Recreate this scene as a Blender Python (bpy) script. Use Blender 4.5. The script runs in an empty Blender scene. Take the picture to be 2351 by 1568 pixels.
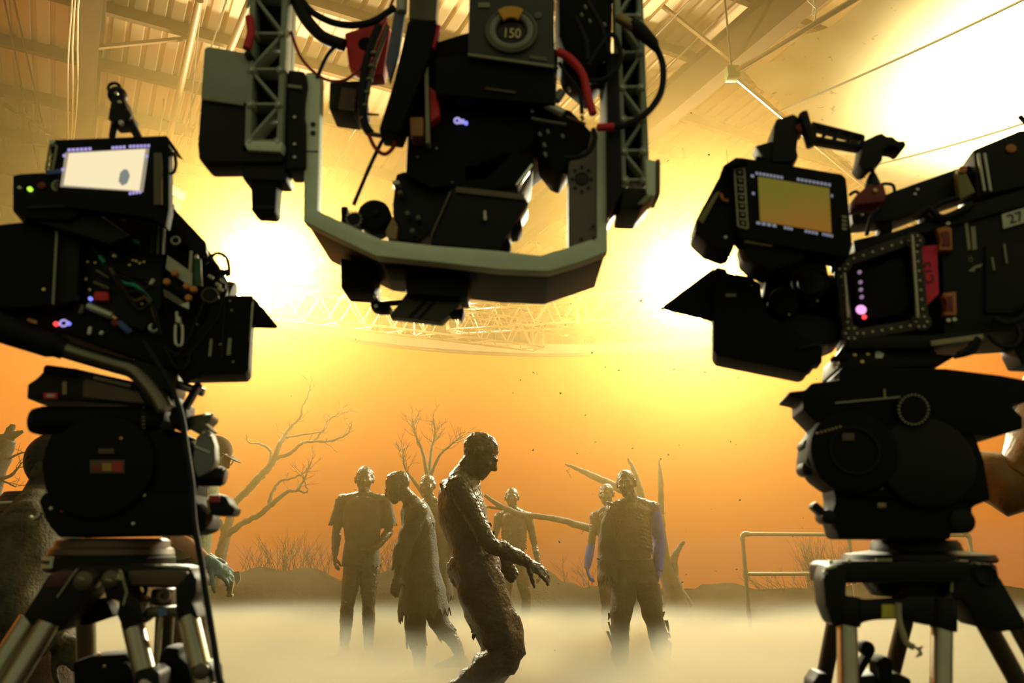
import bpy, bmesh, math, random
import numpy as np
from mathutils import Vector, Matrix, Quaternion, noise

SC = bpy.context.scene
COL = SC.collection
PI = math.pi
R = math.radians

# ------------------------------------------------------------------ camera
F, CX, CY, HC = 1640.0, 1175.5, 784.0, 1.0
PITCH = math.atan(466.0 / F)
CAM = Vector((0, 0, HC))
FW = Vector((0, math.cos(PITCH), math.sin(PITCH)))
UPV = Vector((0, -math.sin(PITCH), math.cos(PITCH)))
RT = Vector((1, 0, 0))
cd = bpy.data.cameras.new('camera')
cd.sensor_width = 36.0
cd.lens = 36.0 * F / 2351.0
cd.clip_start, cd.clip_end = 0.05, 200
cd.dof.use_dof = True
cd.dof.focus_distance = 7.0
cd.dof.aperture_fstop = 4.5
camo = bpy.data.objects.new('camera', cd)
COL.objects.link(camo)
camo.location = CAM
camo.rotation_euler = (PI / 2 + PITCH, 0, 0)
SC.camera = camo

# ------------------------------------------------------------------ world, view, exposure
SC.view_settings.view_transform = 'Standard'
SC.view_settings.look = 'None'
SC.view_settings.gamma = 1.0
SC.view_settings.use_curve_mapping = False
SC.view_settings.exposure = 0.0
wd = bpy.data.worlds.new('world')
SC.world = wd
wd.use_nodes = True
wbg = wd.node_tree.nodes['Background']
wbg.inputs[0].default_value = (0.62, 0.62, 0.36, 1)
wbg.inputs[1].default_value = 0.42  # ambient raised as front fill for the camera rigs, no source modelled
SC.cycles.use_denoising = True
SC.cycles.adaptive_threshold = 0.02
SC.cycles.max_bounces = 4
SC.cycles.diffuse_bounces = 2
SC.cycles.glossy_bounces = 2
SC.cycles.transmission_bounces = 4
SC.cycles.volume_bounces = 0
SC.cycles.transparent_max_bounces = 6
SC.cycles.volume_step_rate = 1.0
SC.cycles.volume_max_steps = 64
SC.cycles.sample_clamp_indirect = 3.0
SC.cycles.caustics_reflective = False
SC.cycles.caustics_refractive = False

# ------------------------------------------------------------------ pixel geometry
def ray(px, py):
    return FW + RT * ((px - CX) / F) + UPV * ((CY - py) / F)
def atY(px, py, Y):
    r = ray(px, py)
    return CAM + r * (Y / r.y)
def atZ(px, py, z=0.0):
    r = ray(px, py)
    return CAM + r * ((z - HC) / r.z)
def atD(px, py, d):
    return CAM + ray(px, py) * d

# ------------------------------------------------------------------ lights
def area(name, loc, target, size, power, color, shape='DISK', size_y=None, spread=None):
    ld = bpy.data.lights.new(name, 'AREA')
    ld.shape = shape
    ld.size = size
    if size_y: ld.size_y = size_y
    ld.energy = power
    ld.color = color
    if spread: ld.spread = spread
    o = bpy.data.objects.new(name, ld)
    COL.objects.link(o)
    o.location = loc
    o.rotation_euler = (Vector(target) - Vector(loc)).to_track_quat('-Z', 'Y').to_euler()
    return o
WARM = (1.0, 0.85, 0.50)
LAMP_L = atY(612, 612, 12.5)
LAMP_R = atY(1590, 640, 12.5)
area('lamp_glow_west', LAMP_L, (0.0, 5.0, 1.2), 1.5, 1950, WARM)
area('lamp_glow_east', LAMP_R, (1.0, 5.0, 1.2), 1.5, 2200, WARM)
SPX = Vector((2.43, 6.78, 6.0)) + Vector((.60, -.80, 0)) * (6.2 * .50) + Vector((.72, .69, 0)).normalized() * (6.2 * .46) + Vector((0, 0, 2.3))
sl = bpy.data.lights.new('silk_lamp_glow', 'SPOT'); sl.energy = 6500; sl.color = WARM; sl.spot_size = R(110); sl.spot_blend = 0.8; sl.shadow_soft_size = .25
so = bpy.data.objects.new('silk_lamp_glow', sl); COL.objects.link(so); so.location = SPX - Vector((0, 0, .12))

# ------------------------------------------------------------------ materials
MATS = {}
def mat(name, col, rough=0.5, metal=0.0, var=0.25, scale=30.0, bump=0.0, emit=None, es=1.0, spec=0.5, coords='Object'):
    if name in MATS: return MATS[name]
    m = bpy.data.materials.new(name)
    m.use_nodes = True
    nt = m.node_tree
    b = nt.nodes['Principled BSDF']
    b.inputs['Roughness'].default_value = rough
    b.inputs['Metallic'].default_value = metal
    b.inputs['Specular IOR Level'].default_value = spec
    tc = nt.nodes.new('ShaderNodeTexCoord')
    nz = nt.nodes.new('ShaderNodeTexNoise')
    nz.inputs['Scale'].default_value = scale
    nz.inputs['Detail'].default_value = 4
    nt.links.new(tc.outputs[coords], nz.inputs['Vector'])
    mx = nt.nodes.new('ShaderNodeMix'); mx.data_type = 'RGBA'
    mx.inputs['A'].default_value = tuple(c * (1 - var) for c in col) + (1,)
    mx.inputs['B'].default_value = tuple(min(1, c * (1 + var)) for c in col) + (1,)
    nt.links.new(nz.outputs['Fac'], mx.inputs['Factor'])
    nt.links.new(mx.outputs['Result'], b.inputs['Base Color'])
    if bump:
        bp = nt.nodes.new('ShaderNodeBump')
        bp.inputs['Strength'].default_value = bump
        bp.inputs['Distance'].default_value = 0.02
        nt.links.new(nz.outputs['Fac'], bp.inputs['Height'])
        nt.links.new(bp.outputs['Normal'], b.inputs['Normal'])
    if emit:
        b.inputs['Emission Color'].default_value = tuple(emit) + (1,)
        b.inputs['Emission Strength'].default_value = es
    MATS[name] = m
    return m

# ------------------------------------------------------------------ mesh builder
class MB:
    def __init__(s):
        s.v = []; s.f = []; s.smooth = 40
    def add(s, vs, fs):
        o = len(s.v)
        s.v += [Vector(p) for p in vs]
        s.f += [tuple(i + o for i in f) for f in fs]
        return s
    def bm(s, b):
        b.verts.ensure_lookup_table(); b.verts.index_update()
        s.add([v.co.copy() for v in b.verts], [[v.index for v in f.verts] for f in b.faces])
        b.free(); return s
    def hull_prism(s, front, back, bevel=0.0, seg=2):
        b = bmesh.new()
        n = len(front)
        a = [b.verts.new(p) for p in front]; c = [b.verts.new(p) for p in back]
        fc = [b.faces.new(a), b.faces.new(c[::-1])]
        for i in range(n):
            fc.append(b.faces.new((a[i], c[i], c[(i + 1) % n], a[(i + 1) % n])))
        bmesh.ops.recalc_face_normals(b, faces=b.faces)
        if bevel > 0:
            bmesh.ops.bevel(b, geom=list(b.edges), offset=bevel, offset_type='OFFSET', segments=seg, profile=0.6, affect='EDGES', clamp_overlap=True)
        return s.bm(b)
    def box(s, c, sx, sy, sz, rot=None, bevel=0.0):
        c = Vector(c); M = rot if rot is not None else Matrix.Identity(3)
        fr = [c + M @ Vector((x * sx / 2, -sy / 2, z * sz / 2)) for x, z in ((-1, -1), (1, -1), (1, 1), (-1, 1))]
        bk = [c + M @ Vector((x * sx / 2, sy / 2, z * sz / 2)) for x, z in ((-1, -1), (1, -1), (1, 1), (-1, 1))]
        return s.hull_prism(fr, bk, bevel)
    def bar(s, p0, p1, w, h=None, up=None, bevel=0.0):
        p0, p1 = Vector(p0), Vector(p1); h = h or w
        d = (p1 - p0).normalized()
        u = Vector(up) if up is not None else (Vector((0, 0, 1)) if abs(d.z) < 0.9 else Vector((0, 1, 0)))
        x = d.cross(u).normalized(); y = x.cross(d).normalized()
        q = [x * (a * w / 2) + y * (b_ * h / 2) for a, b_ in ((-1, -1), (1, -1), (1, 1), (-1, 1))]
        return s.hull_prism([p0 + k for k in q], [p1 + k for k in q], bevel)
    def lbar(s, p0, p1, w, h, n):
        p0, p1 = Vector(p0), Vector(p1); d = (p1 - p0).normalized(); x = d.cross(Vector((0, 0, 1))).normalized(); y = x.cross(d)
        q = [x * (a * w / 2) + y * (b_ * h / 2) for a, b_ in ((-1, -1), (1, -1), (1, 1), (-1, 1))]
        vs = [p0 + (p1 - p0) * (i / n) + k for i in range(n + 1) for k in q]
        fs = [(i * 4 + k, i * 4 + (k + 1) % 4, i * 4 + 4 + (k + 1) % 4, i * 4 + 4 + k) for i in range(n) for k in range(4)]
        return s.add(vs, fs + [(3, 2, 1, 0), (4 * n, 4 * n + 1, 4 * n + 2, 4 * n + 3)])
    def tube(s, pts, rad, seg=10, caps=True, flat=None):
        pts = [Vector(p) for p in pts]
        n = len(pts)
        rs = list(rad) if hasattr(rad, '__len__') else [rad] * n
        T = []
        for i in range(n):
            t = pts[min(i + 1, n - 1)] - pts[max(i - 1, 0)]
            T.append(t.normalized() if t.length > 1e-9 else Vector((0, 0, 1)))
        a = Vector((0, 0, 1)) if abs(T[0].z) < 0.9 else Vector((1, 0, 0))
        x = T[0].cross(a).normalized()
        vs = []; fs = []
        for i in range(n):
            if i:
                x = (x - T[i] * x.dot(T[i]))
                x = x.normalized() if x.length > 1e-6 else T[i].orthogonal().normalized()
            y = T[i].cross(x)
            for k in range(seg):
                an = 2 * PI * k / seg
                vs.append(pts[i] + (x * math.cos(an) + y * math.sin(an)) * rs[i])
        for i in range(n - 1):
            for k in range(seg):
                fs.append((i * seg + k, i * seg + (k + 1) % seg, (i + 1) * seg + (k + 1) % seg, (i + 1) * seg + k))
        if caps:
            fs.append(tuple(range(seg))[::-1]); fs.append(tuple((n - 1) * seg + k for k in range(seg)))
        return s.add(vs, fs)
    def cyl(s, p0, p1, r, r1=None, seg=20, bevel=0.0):
        p0, p1 = Vector(p0), Vector(p1); r1 = r if r1 is None else r1
        if bevel > 0:
            d = (p1 - p0); L = d.length; d = d / L; bevel = min(bevel, L * 0.4, r * .6)
            return s.tube([p0, p0 + d * bevel * .3, p0 + d * bevel, p1 - d * bevel, p1 - d * bevel * .3, p1], [r - bevel, r - bevel * .3, r, r1, r1 - bevel * .3, r1 - bevel], seg)
        return s.tube([p0, p1], [r, r1], seg)
    def lathe(s, p, axis, prof, seg=24, caps=True):
        p = Vector(p); a = Vector(axis).normalized(); x = a.orthogonal().normalized(); y = a.cross(x); n = len(prof)
        vs = [p + a * h + (x * math.cos(2 * PI * k / seg) + y * math.sin(2 * PI * k / seg)) * max(r, 1e-4) for h, r in prof for k in range(seg)]
        fs = [(i * seg + k, i * seg + (k + 1) % seg, (i + 1) * seg + (k + 1) % seg, (i + 1) * seg + k) for i in range(n - 1) for k in range(seg)]
        if caps: fs += [tuple(range(seg))[::-1], tuple((n - 1) * seg + k for k in range(seg))]
        return s.add(vs, fs)
    def ball(s, c, rx, ry=None, rz=None, rot=None, u=16, v=10):
        ry = ry or rx; rz = rz or rx; c = Vector(c); M = rot if rot is not None else Matrix.Identity(3)
        vs = [c + M @ Vector((0, 0, rz))]; fs = []
        for i in range(1, v):
            t = PI * i / v
            for k in range(u):
                a = 2 * PI * k / u
                vs.append(c + M @ Vector((rx * math.sin(t) * math.cos(a), ry * math.sin(t) * math.sin(a), rz * math.cos(t))))
        vs.append(c + M @ Vector((0, 0, -rz)))
        for k in range(u):
            fs.append((0, 1 + k, 1 + (k + 1) % u))
            for i in range(v - 2):
                fs.append((1 + i * u + k, 1 + (i + 1) * u + k, 1 + (i + 1) * u + (k + 1) % u, 1 + i * u + (k + 1) % u))
            fs.append((len(vs) - 1, 1 + (v - 2) * u + (k + 1) % u, 1 + (v - 2) * u + k))
        return s.add(vs, fs)
    def torus(s, c, n, r, t, seg=24, ts=8, a0=0, a1=2 * PI):
        c = Vector(c); n = Vector(n).normalized(); x = n.orthogonal().normalized(); y = n.cross(x)
        full = abs(a1 - a0 - 2 * PI) < 1e-4
        P = [c + (x * math.cos(a0 + (a1 - a0) * i / seg) + y * math.sin(a0 + (a1 - a0) * i / seg)) * r for i in range(seg + 1)]
        return s.tube(P, t, ts, caps=not full)
    # pixel-plane helpers: pl is a Plane standing at its own distance in the room
    def pris(s, pl, pts, off, th, bevel=0.0):
        fr = [pl.pt(x, y, off) for x, y in pts]
        return s.hull_prism(fr, [p + pl.n * th for p in fr], bevel)
    def rect(s, pl, x0, y0, x1, y1, off, th, bevel=0.0):
        return s.pris(pl, ((x0, y0), (x1, y0), (x1, y1), (x0, y1)), off, th, bevel)
    def disc(s, pl, x, y, r, off, th, bevel=0.0, seg=24, r1=None):
        c = pl.pt(x, y, off); q = pl.m(r)
        return s.cyl(c, c + pl.n * th, q, None if r1 is None else pl.m(r1), seg, bevel)
    def ptube(s, pl, pts, r, seg=8, smooth=True, off=0.0):
        P = [pl.pt(p[0], p[1], (p[2] if len(p) > 2 else off)) for p in pts]
        if smooth and len(P) > 2: P = crv(P, 6)
        if hasattr(r, '__len__'):
            r = [pl.m(r[0] + (r[1] - r[0]) * i / (len(P) - 1)) for i in range(len(P))]
        else: r = pl.m(r)
        return s.tube(P, r, seg)
    def pbar(s, pl, a, b, w, off, th, bevel=0.0):
        A = Vector(a); B = Vector(b); d = (B - A).normalized(); n = Vector((-d.y, d.x)) * w / 2
        return s.pris(pl, [tuple(A + n), tuple(B + n), tuple(B - n), tuple(A - n)], off, th, bevel)
    def build(s, name, m, parent=None, smooth=40, label=None):
        base = ROOTLOC.get(parent.name, Vector()) if parent is not None else Vector()
        me = bpy.data.meshes.new(name)
        me.from_pydata([tuple(v - base) for v in s.v], [], s.f)
        me.materials.append(m)
        if smooth:
            me.polygons.foreach_set('use_smooth', [True] * len(me.polygons))
            me.set_sharp_from_angle(angle=R(smooth))
        me.update()
        o = bpy.data.objects.new(name, me)
        COL.objects.link(o)
        if parent is not None:
            o.parent = parent
            ROOTLOC[o.name] = base
        if label: o['label'] = label
        return o
ROOTLOC = {}
def lsp(a, b, n): return [Vector(a).lerp(Vector(b), i / n) for i in range(n + 1)]
def crv(P, k=6):
    """Catmull-Rom through the points"""
    out = []
    n = len(P)
    for i in range(n - 1):
        p0, p1, p2, p3 = P[max(i - 1, 0)], P[i], P[i + 1], P[min(i + 2, n - 1)]
        for j in range(k):
            t = j / k
            out.append(0.5 * ((2 * p1) + (p2 - p0) * t + (2 * p0 - 5 * p1 + 4 * p2 - p3) * t * t + (3 * p1 - p0 - 3 * p2 + p3) * t ** 3))
    out.append(P[-1].copy())
    return out
class Plane:
    def __init__(s, px, py, d, yaw=0.0):
        s.o = atD(px, py, d); s.d = d
        s.n = Vector((-math.sin(R(yaw)), math.cos(R(yaw)), 0))
        s.x = Vector((math.cos(R(yaw)), math.sin(R(yaw)), 0))
        s.z = Vector((0, 0, 1))
    def pt(s, px, py, off=0.0):
        r = ray(px, py)
        return CAM + r * (((s.o - CAM).dot(s.n) + off) / r.dot(s.n))
    def m(s, px): return px * s.d / F

def thing(name, label, cat, loc, group=None):
    o = bpy.data.objects.new(name, None)
    COL.objects.link(o)
    o.location = loc
    o.empty_display_size = 0.1
    ROOTLOC[o.name] = Vector(loc)
    o['label'] = label; o['category'] = cat
    if group: o['group'] = group
    return o
def tag(o, label, cat=None, group=None, kind=None):
    o['label'] = label
    if cat: o['category'] = cat
    if group: o['group'] = group
    if kind: o['kind'] = kind
    return o
def struct(o, label=None):
    o['kind'] = 'structure'
    if label: o['label'] = label
    return o
def one(o, label, cat, group=None): return tag(o, label, cat, group)

# ------------------------------------------------------------------ palette
def palette():
    mat('black_metal', (0.008, 0.008, 0.006), 0.5, 0, 0.35, 40, spec=.2)
    mat('black_plastic', (0.006, 0.006, 0.0045), 0.65, 0, 0.3, 60, spec=.12)
    mat('rubber', (0.006, 0.006, 0.005), 0.65, 0, 0.2, 60, spec=.3)
    mat('grey_anodised', (0.74, 0.82, 0.58), 0.55, 0.0, 0.12, 25)
    mat('steel', (0.46, 0.42, 0.33), 0.28, 0.95, 0.1, 50)
    mat('tube_alloy', (0.40, 0.37, 0.27), 0.30, 0.9, 0.12, 30)
    mat('silver_paint', (0.55, 0.55, 0.42), 0.35, 0.6, 0.1, 40)
    mat('red_tape', (0.75, 0.02, 0.02), 0.55, 0, 0.15, 40)
    mat('pink_tape', (0.85, 0.015, 0.06), 0.6, 0, 0.15, 40)
    mat('orange_part', (0.75, 0.28, 0.05), 0.45, 0.2, 0.15, 40)
    mat('brass', (0.62, 0.43, 0.14), 0.3, 0.9, 0.15, 50)
    mat('yellow_tape', (0.62, 0.55, 0.05), 0.6, 0, 0.1, 40)
    mat('white_label', (0.62, 0.62, 0.45), 0.6, 0, 0.08, 40)
    mat('ink', (0.03, 0.025, 0.02), 0.7, 0, 0.1, 40)
    mat('blue_part', (0.05, 0.10, 0.28), 0.5, 0, 0.15, 40)
    mat('green_part', (0.02, 0.30, 0.16), 0.5, 0, 0.15, 40)
    mat('olive_label', (0.30, 0.30, 0.16), 0.6, 0, 0.1, 40)
    mat('rope', (0.42, 0.36, 0.20), 0.9, 0, 0.3, 90)
    mat('led_red', (0.5, 0.02, 0.02), 0.4, emit=(1, 0.05, 0.05), es=2.0)
    mat('led_blue', (0.1, 0.1, 0.6), 0.4, emit=(0.22, 0.25, 1.0), es=1.2)
    mat('led_violet', (0.5, 0.4, 0.9), 0.4, emit=(0.50, 0.42, 1.0), es=0.7)
    mat('led_green', (0.3, 0.7, 0.1), 0.4, emit=(0.55, 1.0, 0.05), es=1.2)
    mat('led_pink', (0.9, 0.4, 0.8), 0.4, emit=(1.0, 0.42, 0.85), es=1.1)
    mat('led_dim', (0.4, 0.3, 0.4), 0.4, emit=(0.55, 0.36, 0.6), es=0.35)
palette()

# ================================================================== the place: stage hall
BQ, BR = R(25.5), R(31.0)
QD = Vector((math.cos(BQ), math.sin(BQ), 0))        # along the purlins
RD = Vector((-math.sin(BR), math.cos(BR), 0))       # along the rafters, down to the far eave
NQ = Vector((-math.sin(BQ), math.cos(BQ), 0))
ROOF0, SLOPE = 9.5, 0.09
def roofz(p): return ROOF0 - SLOPE * Vector((p[0], p[1], 0)).dot(NQ)
def RP(u, w, dz=0.0):
    """u along purlins, w along rafters, on the roof plane"""
    p = QD * u + RD * w
    return Vector((p.x, p.y, roofz(p) + dz))

def node_ground(name):
    m = bpy.data.materials.new(name); m.use_nodes = True
    nt = m.node_tree; b = nt.nodes['Principled BSDF']; b.inputs['Roughness'].default_value = 0.95; b.inputs['Specular IOR Level'].default_value = 0.04
    tc = nt.nodes.new('ShaderNodeTexCoord'); n1 = nt.nodes.new('ShaderNodeTexNoise'); n1.inputs['Scale'].default_value = 1.6; n1.inputs['Detail'].default_value = 8
    cr = nt.nodes.new('ShaderNodeValToRGB')
    cr.color_ramp.elements[0].color = (0.012, 0.008, 0.0045, 1); cr.color_ramp.elements[1].color = (0.032, 0.022, 0.012, 1)
    cr.color_ramp.elements[0].position = 0.3; cr.color_ramp.elements[1].position = 0.7
    nt.links.new(tc.outputs['Object'], n1.inputs['Vector']); nt.links.new(n1.outputs['Fac'], cr.inputs[0]); nt.links.new(cr.outputs[0], b.inputs['Base Color'])
    n2 = nt.nodes.new('ShaderNodeTexNoise'); n2.inputs['Scale'].default_value = 30; n2.inputs['Detail'].default_value = 6
    bp = nt.nodes.new('ShaderNodeBump'); bp.inputs['Strength'].default_value = 0.6; bp.inputs['Distance'].default_value = 0.04
    nt.links.new(tc.outputs['Object'], n2.inputs['Vector']); nt.links.new(n2.outputs['Fac'], bp.inputs['Height']); nt.links.new(bp.outputs['Normal'], b.inputs['Normal'])
    return m
M_DIRT = node_ground('dirt')

def grid(name, m, x0, x1, y0, y1, nx, ny, zf, parent=None):
    b = MB()
    vs = [(x0 + (x1 - x0) * i / nx, y0 + (y1 - y0) * j / ny, zf(x0 + (x1 - x0) * i / nx, y0 + (y1 - y0) * j / ny)) for j in range(ny + 1) for i in range(nx + 1)]
    fs = [(j * (nx + 1) + i, j * (nx + 1) + i + 1, (j + 1) * (nx + 1) + i + 1, (j + 1) * (nx + 1) + i) for j in range(ny) for i in range(nx)]
    b.add(vs, fs)
    return b.build(name, m, parent, smooth=60)
def gz(x, y):
    a = min(1, max(0, (y - 2.2) / 2.0))
    return a * (0.03 * noise.noise((x * .7, y * .7, 0)) + 0.012 * noise.noise((x * 3, y * 3, 2)) - 0.02)
floor = struct(grid('floor', M_DIRT, -20, 22, -5, 26, 110, 90, gz), 'uneven brown dirt floor of the film set')

# ---- cyclorama (painted sky cloth with faint painted hills), a curved wall
CYC_C, CYC_R, CYC_H = Vector((1.2, 8.0, 0)), 10.2, 5.75
def cyc_mat():
    m = bpy.data.materials.new('painted_sky_cloth'); m.use_nodes = True
    nt = m.node_tree; b = nt.nodes['Principled BSDF']; b.inputs['Roughness'].default_value = 0.9; b.inputs['Specular IOR Level'].default_value = 0.1
    tc = nt.nodes.new('ShaderNodeTexCoord'); sx = nt.nodes.new('ShaderNodeSeparateXYZ'); nt.links.new(tc.outputs['Object'], sx.inputs[0])
    # painted hill outline: height over a slow noise around the curve
    cx = nt.nodes.new('ShaderNodeCombineXYZ'); nt.links.new(sx.outputs['X'], cx.inputs['X']); nt.links.new(sx.outputs['Y'], cx.inputs['Y'])
    nz = nt.nodes.new('ShaderNodeTexNoise'); nz.inputs['Scale'].default_value = 0.32; nz.inputs['Detail'].default_value = 5; nt.links.new(cx.outputs[0], nz.inputs['Vector'])
    ma = nt.nodes.new('ShaderNodeMath'); ma.operation = 'MULTIPLY_ADD'; nt.links.new(nz.outputs['Fac'], ma.inputs[0]); ma.inputs[1].default_value = 2.2; ma.inputs[2].default_value = 0.12
    sb = nt.nodes.new('ShaderNodeMath'); sb.operation = 'SUBTRACT'; nt.links.new(ma.outputs[0], sb.inputs[0]); nt.links.new(sx.outputs['Z'], sb.inputs[1])
    mr = nt.nodes.new('ShaderNodeMapRange'); mr.inputs['From Min'].default_value = -0.05; mr.inputs['From Max'].default_value = 0.25; nt.links.new(sb.outputs[0], mr.inputs['Value'])
    n2 = nt.nodes.new('ShaderNodeTexNoise'); n2.inputs['Scale'].default_value = 0.5; n2.inputs['Detail'].default_value = 3; nt.links.new(tc.outputs['Object'], n2.inputs['Vector'])
    c1 = nt.nodes.new('ShaderNodeMix'); c1.data_type = 'RGBA'; nt.links.new(n2.outputs['Fac'], c1.inputs['Factor'])
    c1.inputs['A'].default_value = (0.95, 0.27, 0.025, 1); c1.inputs['B'].default_value = (0.98, 0.33, 0.04, 1)
    c2 = nt.nodes.new('ShaderNodeMix'); c2.data_type = 'RGBA'; nt.links.new(mr.outputs['Result'], c2.inputs['Factor'])
    nt.links.new(c1.outputs['Result'], c2.inputs['A']); c2.inputs['B'].default_value = (0.90, 0.31, 0.105, 1)
    nt.links.new(c2.outputs['Result'], b.inputs['Base Color'])
    return m
def cyc():
    b = MB(); n = 96; a0, a1 = R(-22), R(202)
    inner = []; vs = []; fs = []
    rows = [0.0, 1.0, 2.0, 3.0, 4.0, 5.0, CYC_H]
    for rr in (CYC_R, CYC_R + 0.05):
        for z in rows:
            for i in range(n + 1):
                a = a0 + (a1 - a0) * i / n
                vs.append((CYC_C.x + rr * math.cos(a), CYC_C.y + rr * math.sin(a), z))
    k = n + 1; L = len(rows)
    for s_ in range(2):
        for j in range(L - 1):
            for i in range(n):
                q = s_ * L * k + j * k + i
                f = (q, q + 1, q + k + 1, q + k)
                fs.append(f if s_ else f[::-1])
    for i in range(n):
        fs.append(((L - 1) * k + i, (L - 1) * k + i + 1, (2 * L - 1) * k + i + 1, (2 * L - 1) * k + i)[::-1])
    b.add(vs, fs)
    o = b.build('wall_cyclorama', cyc_mat(), None, smooth=40)
    struct(o, 'curved painted orange sky backdrop around the set')
    # pipe batten and grey hem band along the top, tie cords
    bt = MB(); P = []
    for i in range(n + 1):
        a = a0 + (a1 - a0) * i / n
        P.append((CYC_C.x + (CYC_R - .02) * math.cos(a), CYC_C.y + (CYC_R - .02) * math.sin(a), CYC_H + .06))
    bt.tube(P, 0.03, 8)
    bt.build('batten_pipe', MATS['tube_alloy'], o)
    hb = MB(); vs = []; fs = []
    for z in (CYC_H - 0.0, CYC_H + 0.38):
        for i in range(n + 1):
            a = a0 + (a1 - a0) * i / n
            vs.append((CYC_C.x + (CYC_R + .1) * math.cos(a), CYC_C.y + (CYC_R + .1) * math.sin(a), z))
    fs = [(i, i + 1, k + i + 1, k + i)[::-1] for i in range(n)]
    hb.add(vs, fs); hb.build('hanging_border', mat('grey_border', (0.42, 0.36, 0.22), 0.9, 0, .15, 3), o)
    return o
CYC = cyc()

# ---- walls
M_WALL = mat('wall_sheet', (0.50, 0.42, 0.28), 0.6, 0, 0.12, 2)
def wall_sheet(name, p0, p1, z1, label):
    p0, p1 = Vector(p0), Vector(p1); d = (p1 - p0); L = d.length; d.normalize(); nrm = Vector((-d.y, d.x, 0))
    b = MB(); prof = []; x = 0.0
    while x < L:
        for dx, h in ((0, 0), (.30, 0), (.33, .04), (.39, .04), (.42, 0)):
            prof.append((x + dx, h))
        x += .42
    vs = []; NS = 6
    for j in range(NS + 1):
        vs += [tuple(p0 + d * x + nrm * h + Vector((0, 0, z1 * j / NS))) for x, h in prof]
    k = len(prof)
    b.add(vs, [(j * k + i, j * k + i + 1, (j + 1) * k + i + 1, (j + 1) * k + i) for j in range(NS) for i in range(k - 1)])
    return struct(b.build(name, M_WALL, None, smooth=0), label)
WN = 20.0
cB = NQ * WN
wall_sheet('wall_back', cB + QD * 24, cB - QD * 16, 7.7, 'corrugated metal wall at the far end of the hall')
cL = NQ * WN - QD * 16
wall_sheet('wall_left', cL, cL - NQ * 26, 9.6, 'corrugated metal wall along the side of the hall')

# ---- roof: corrugated sheets, purlins, rafters, braces, rods
ceil_root = bpy.data.objects.new('ceiling', None); COL.objects.link(ceil_root); ceil_root['kind'] = 'structure'; ceil_root['label'] = 'pitched metal hall roof with purlins and steel rafters'
ROOTLOC['ceiling'] = Vector()
M_SHEET = mat('roof_sheet_paint', (0.88, 0.63, 0.35), 0.6, 0.0, 0.10, 1.2)
M_PURL = mat('purlin_steel', (0.22, 0.135, 0.062), 0.8, 0.0, 0.15, 1.5, spec=.1)
M_RAFT = mat('rafter_steel', (0.10, 0.060, 0.032), 0.85, 0.0, 0.15, 1.5, spec=.08)
M_ROD = mat('rod_steel', (0.20, 0.15, 0.09), 0.6, 0.2, 0.15, 3)
U0, U1, W0, W1 = -16.0, 22.0, 0.5, 21.5
us = U0
sheet_me = None
SW = 1.0
while us < U1:
    b = MB(); prof = []
    for kx in range(4):
        x = us + kx * .25
        for dx, h in ((0, 0), (.16, 0), (.18, .035), (.23, .035), (.25, 0)):
            prof.append((x + dx, h))
    vs = []; NS = 24
    for j in range(NS + 1):
        vs += [tuple(RP(x, W0 + (W1 - W0) * j / NS, .12 + h)) for x, h in prof]
    k = len(prof)
    b.add(vs, [(j * k + i, j * k + i + 1, (j + 1) * k + i + 1, (j + 1) * k + i) for j in range(NS) for i in range(k - 1)])
    b.build('roof_sheet', M_SHEET, ceil_root, smooth=0)
    us += SW
w = 11.8 - 1.3 * 8
while w < W1:
    b = MB()
    for (dy, dz, sy, sz) in ((0, 0.0, .014, .24), (.04, .115, .09, .014), (-.04, -.115, .09, .014)):
        p0 = RP(U0, w, dz) + RD * dy; p1 = RP(U1, w, dz) + RD * dy
        b.lbar(p0, p1, sy if sy > .02 else .014, sz if sz > .02 else .014, 44)
    b.build('purlin', M_PURL, ceil_root, smooth=0)
    w += 1.3
def rafter(u, name='rafter'):
    b = MB(); d = -0.16
    p0 = RP(u, W0, d - .36); p1 = RP(u, W1, d - .30)
    b.lbar(p0, p1, .014, .66, 22)
    for dz in (.33, -.33):
        b.lbar(p0 + Vector((0, 0, dz)), p1 + Vector((0, 0, dz)), .26, .02, 22)
    r = b.build(name, M_RAFT, ceil_root, smooth=0)
    return r
for u in (-9.2, -0.72, 7.8, 16.3): rafter(u)
# diagonal flange braces, sag rods and conduits under the roof
for u, w, s_ in ((-0.72, 9.4, -1), (-0.72, 10.4, 1), (-0.72, 13.2, -1), (-0.72, 14.6, 1), (7.8, 9.2, -1), (7.8, 12.4, 1), (7.8, 15.0, 1), (7.8, 7.0, -1)):
    b = MB(); b.bar(RP(u, w, -.80), RP(u + s_ * 1.25, w + .1, -.12), .05, .05)
    b.build('flange_brace', M_PURL, ceil_root, smooth=0)
for pts in (((462, 0), (430, 330)), ((520, 0), (350, 520)), ((828, 278), (640, 590)), ((10, 0), (90, 400)), ((32, 0), (108, 330)), ((1690, 0), (1400, 290)), ((1585, 0), (1480, 110))):
    def onroof(px, py, dz):
        r = ray(px, py); t = (ROOF0 + dz - HC) / (r.z + SLOPE * NQ.dot(r)); return CAM + r * t
    b = MB(); b.tube(lsp(onroof(*pts[0], -.3), onroof(*pts[1], -.3), 12), 0.014, 5)
    b.build('tie_rod', M_ROD, ceil_root)
for a, c in (((458, 0), (375, 380)), ((575, 0), (440, 330))):
    b = MB(); b.tube(lsp(onroof(*a, -.35), onroof(*c, -.35), 12), 0.055, 10)
    b.build('conduit_pipe', mat('pipe_paint', (0.36, 0.25, 0.12), .5, 0, .1, 2), ceil_root)
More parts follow.
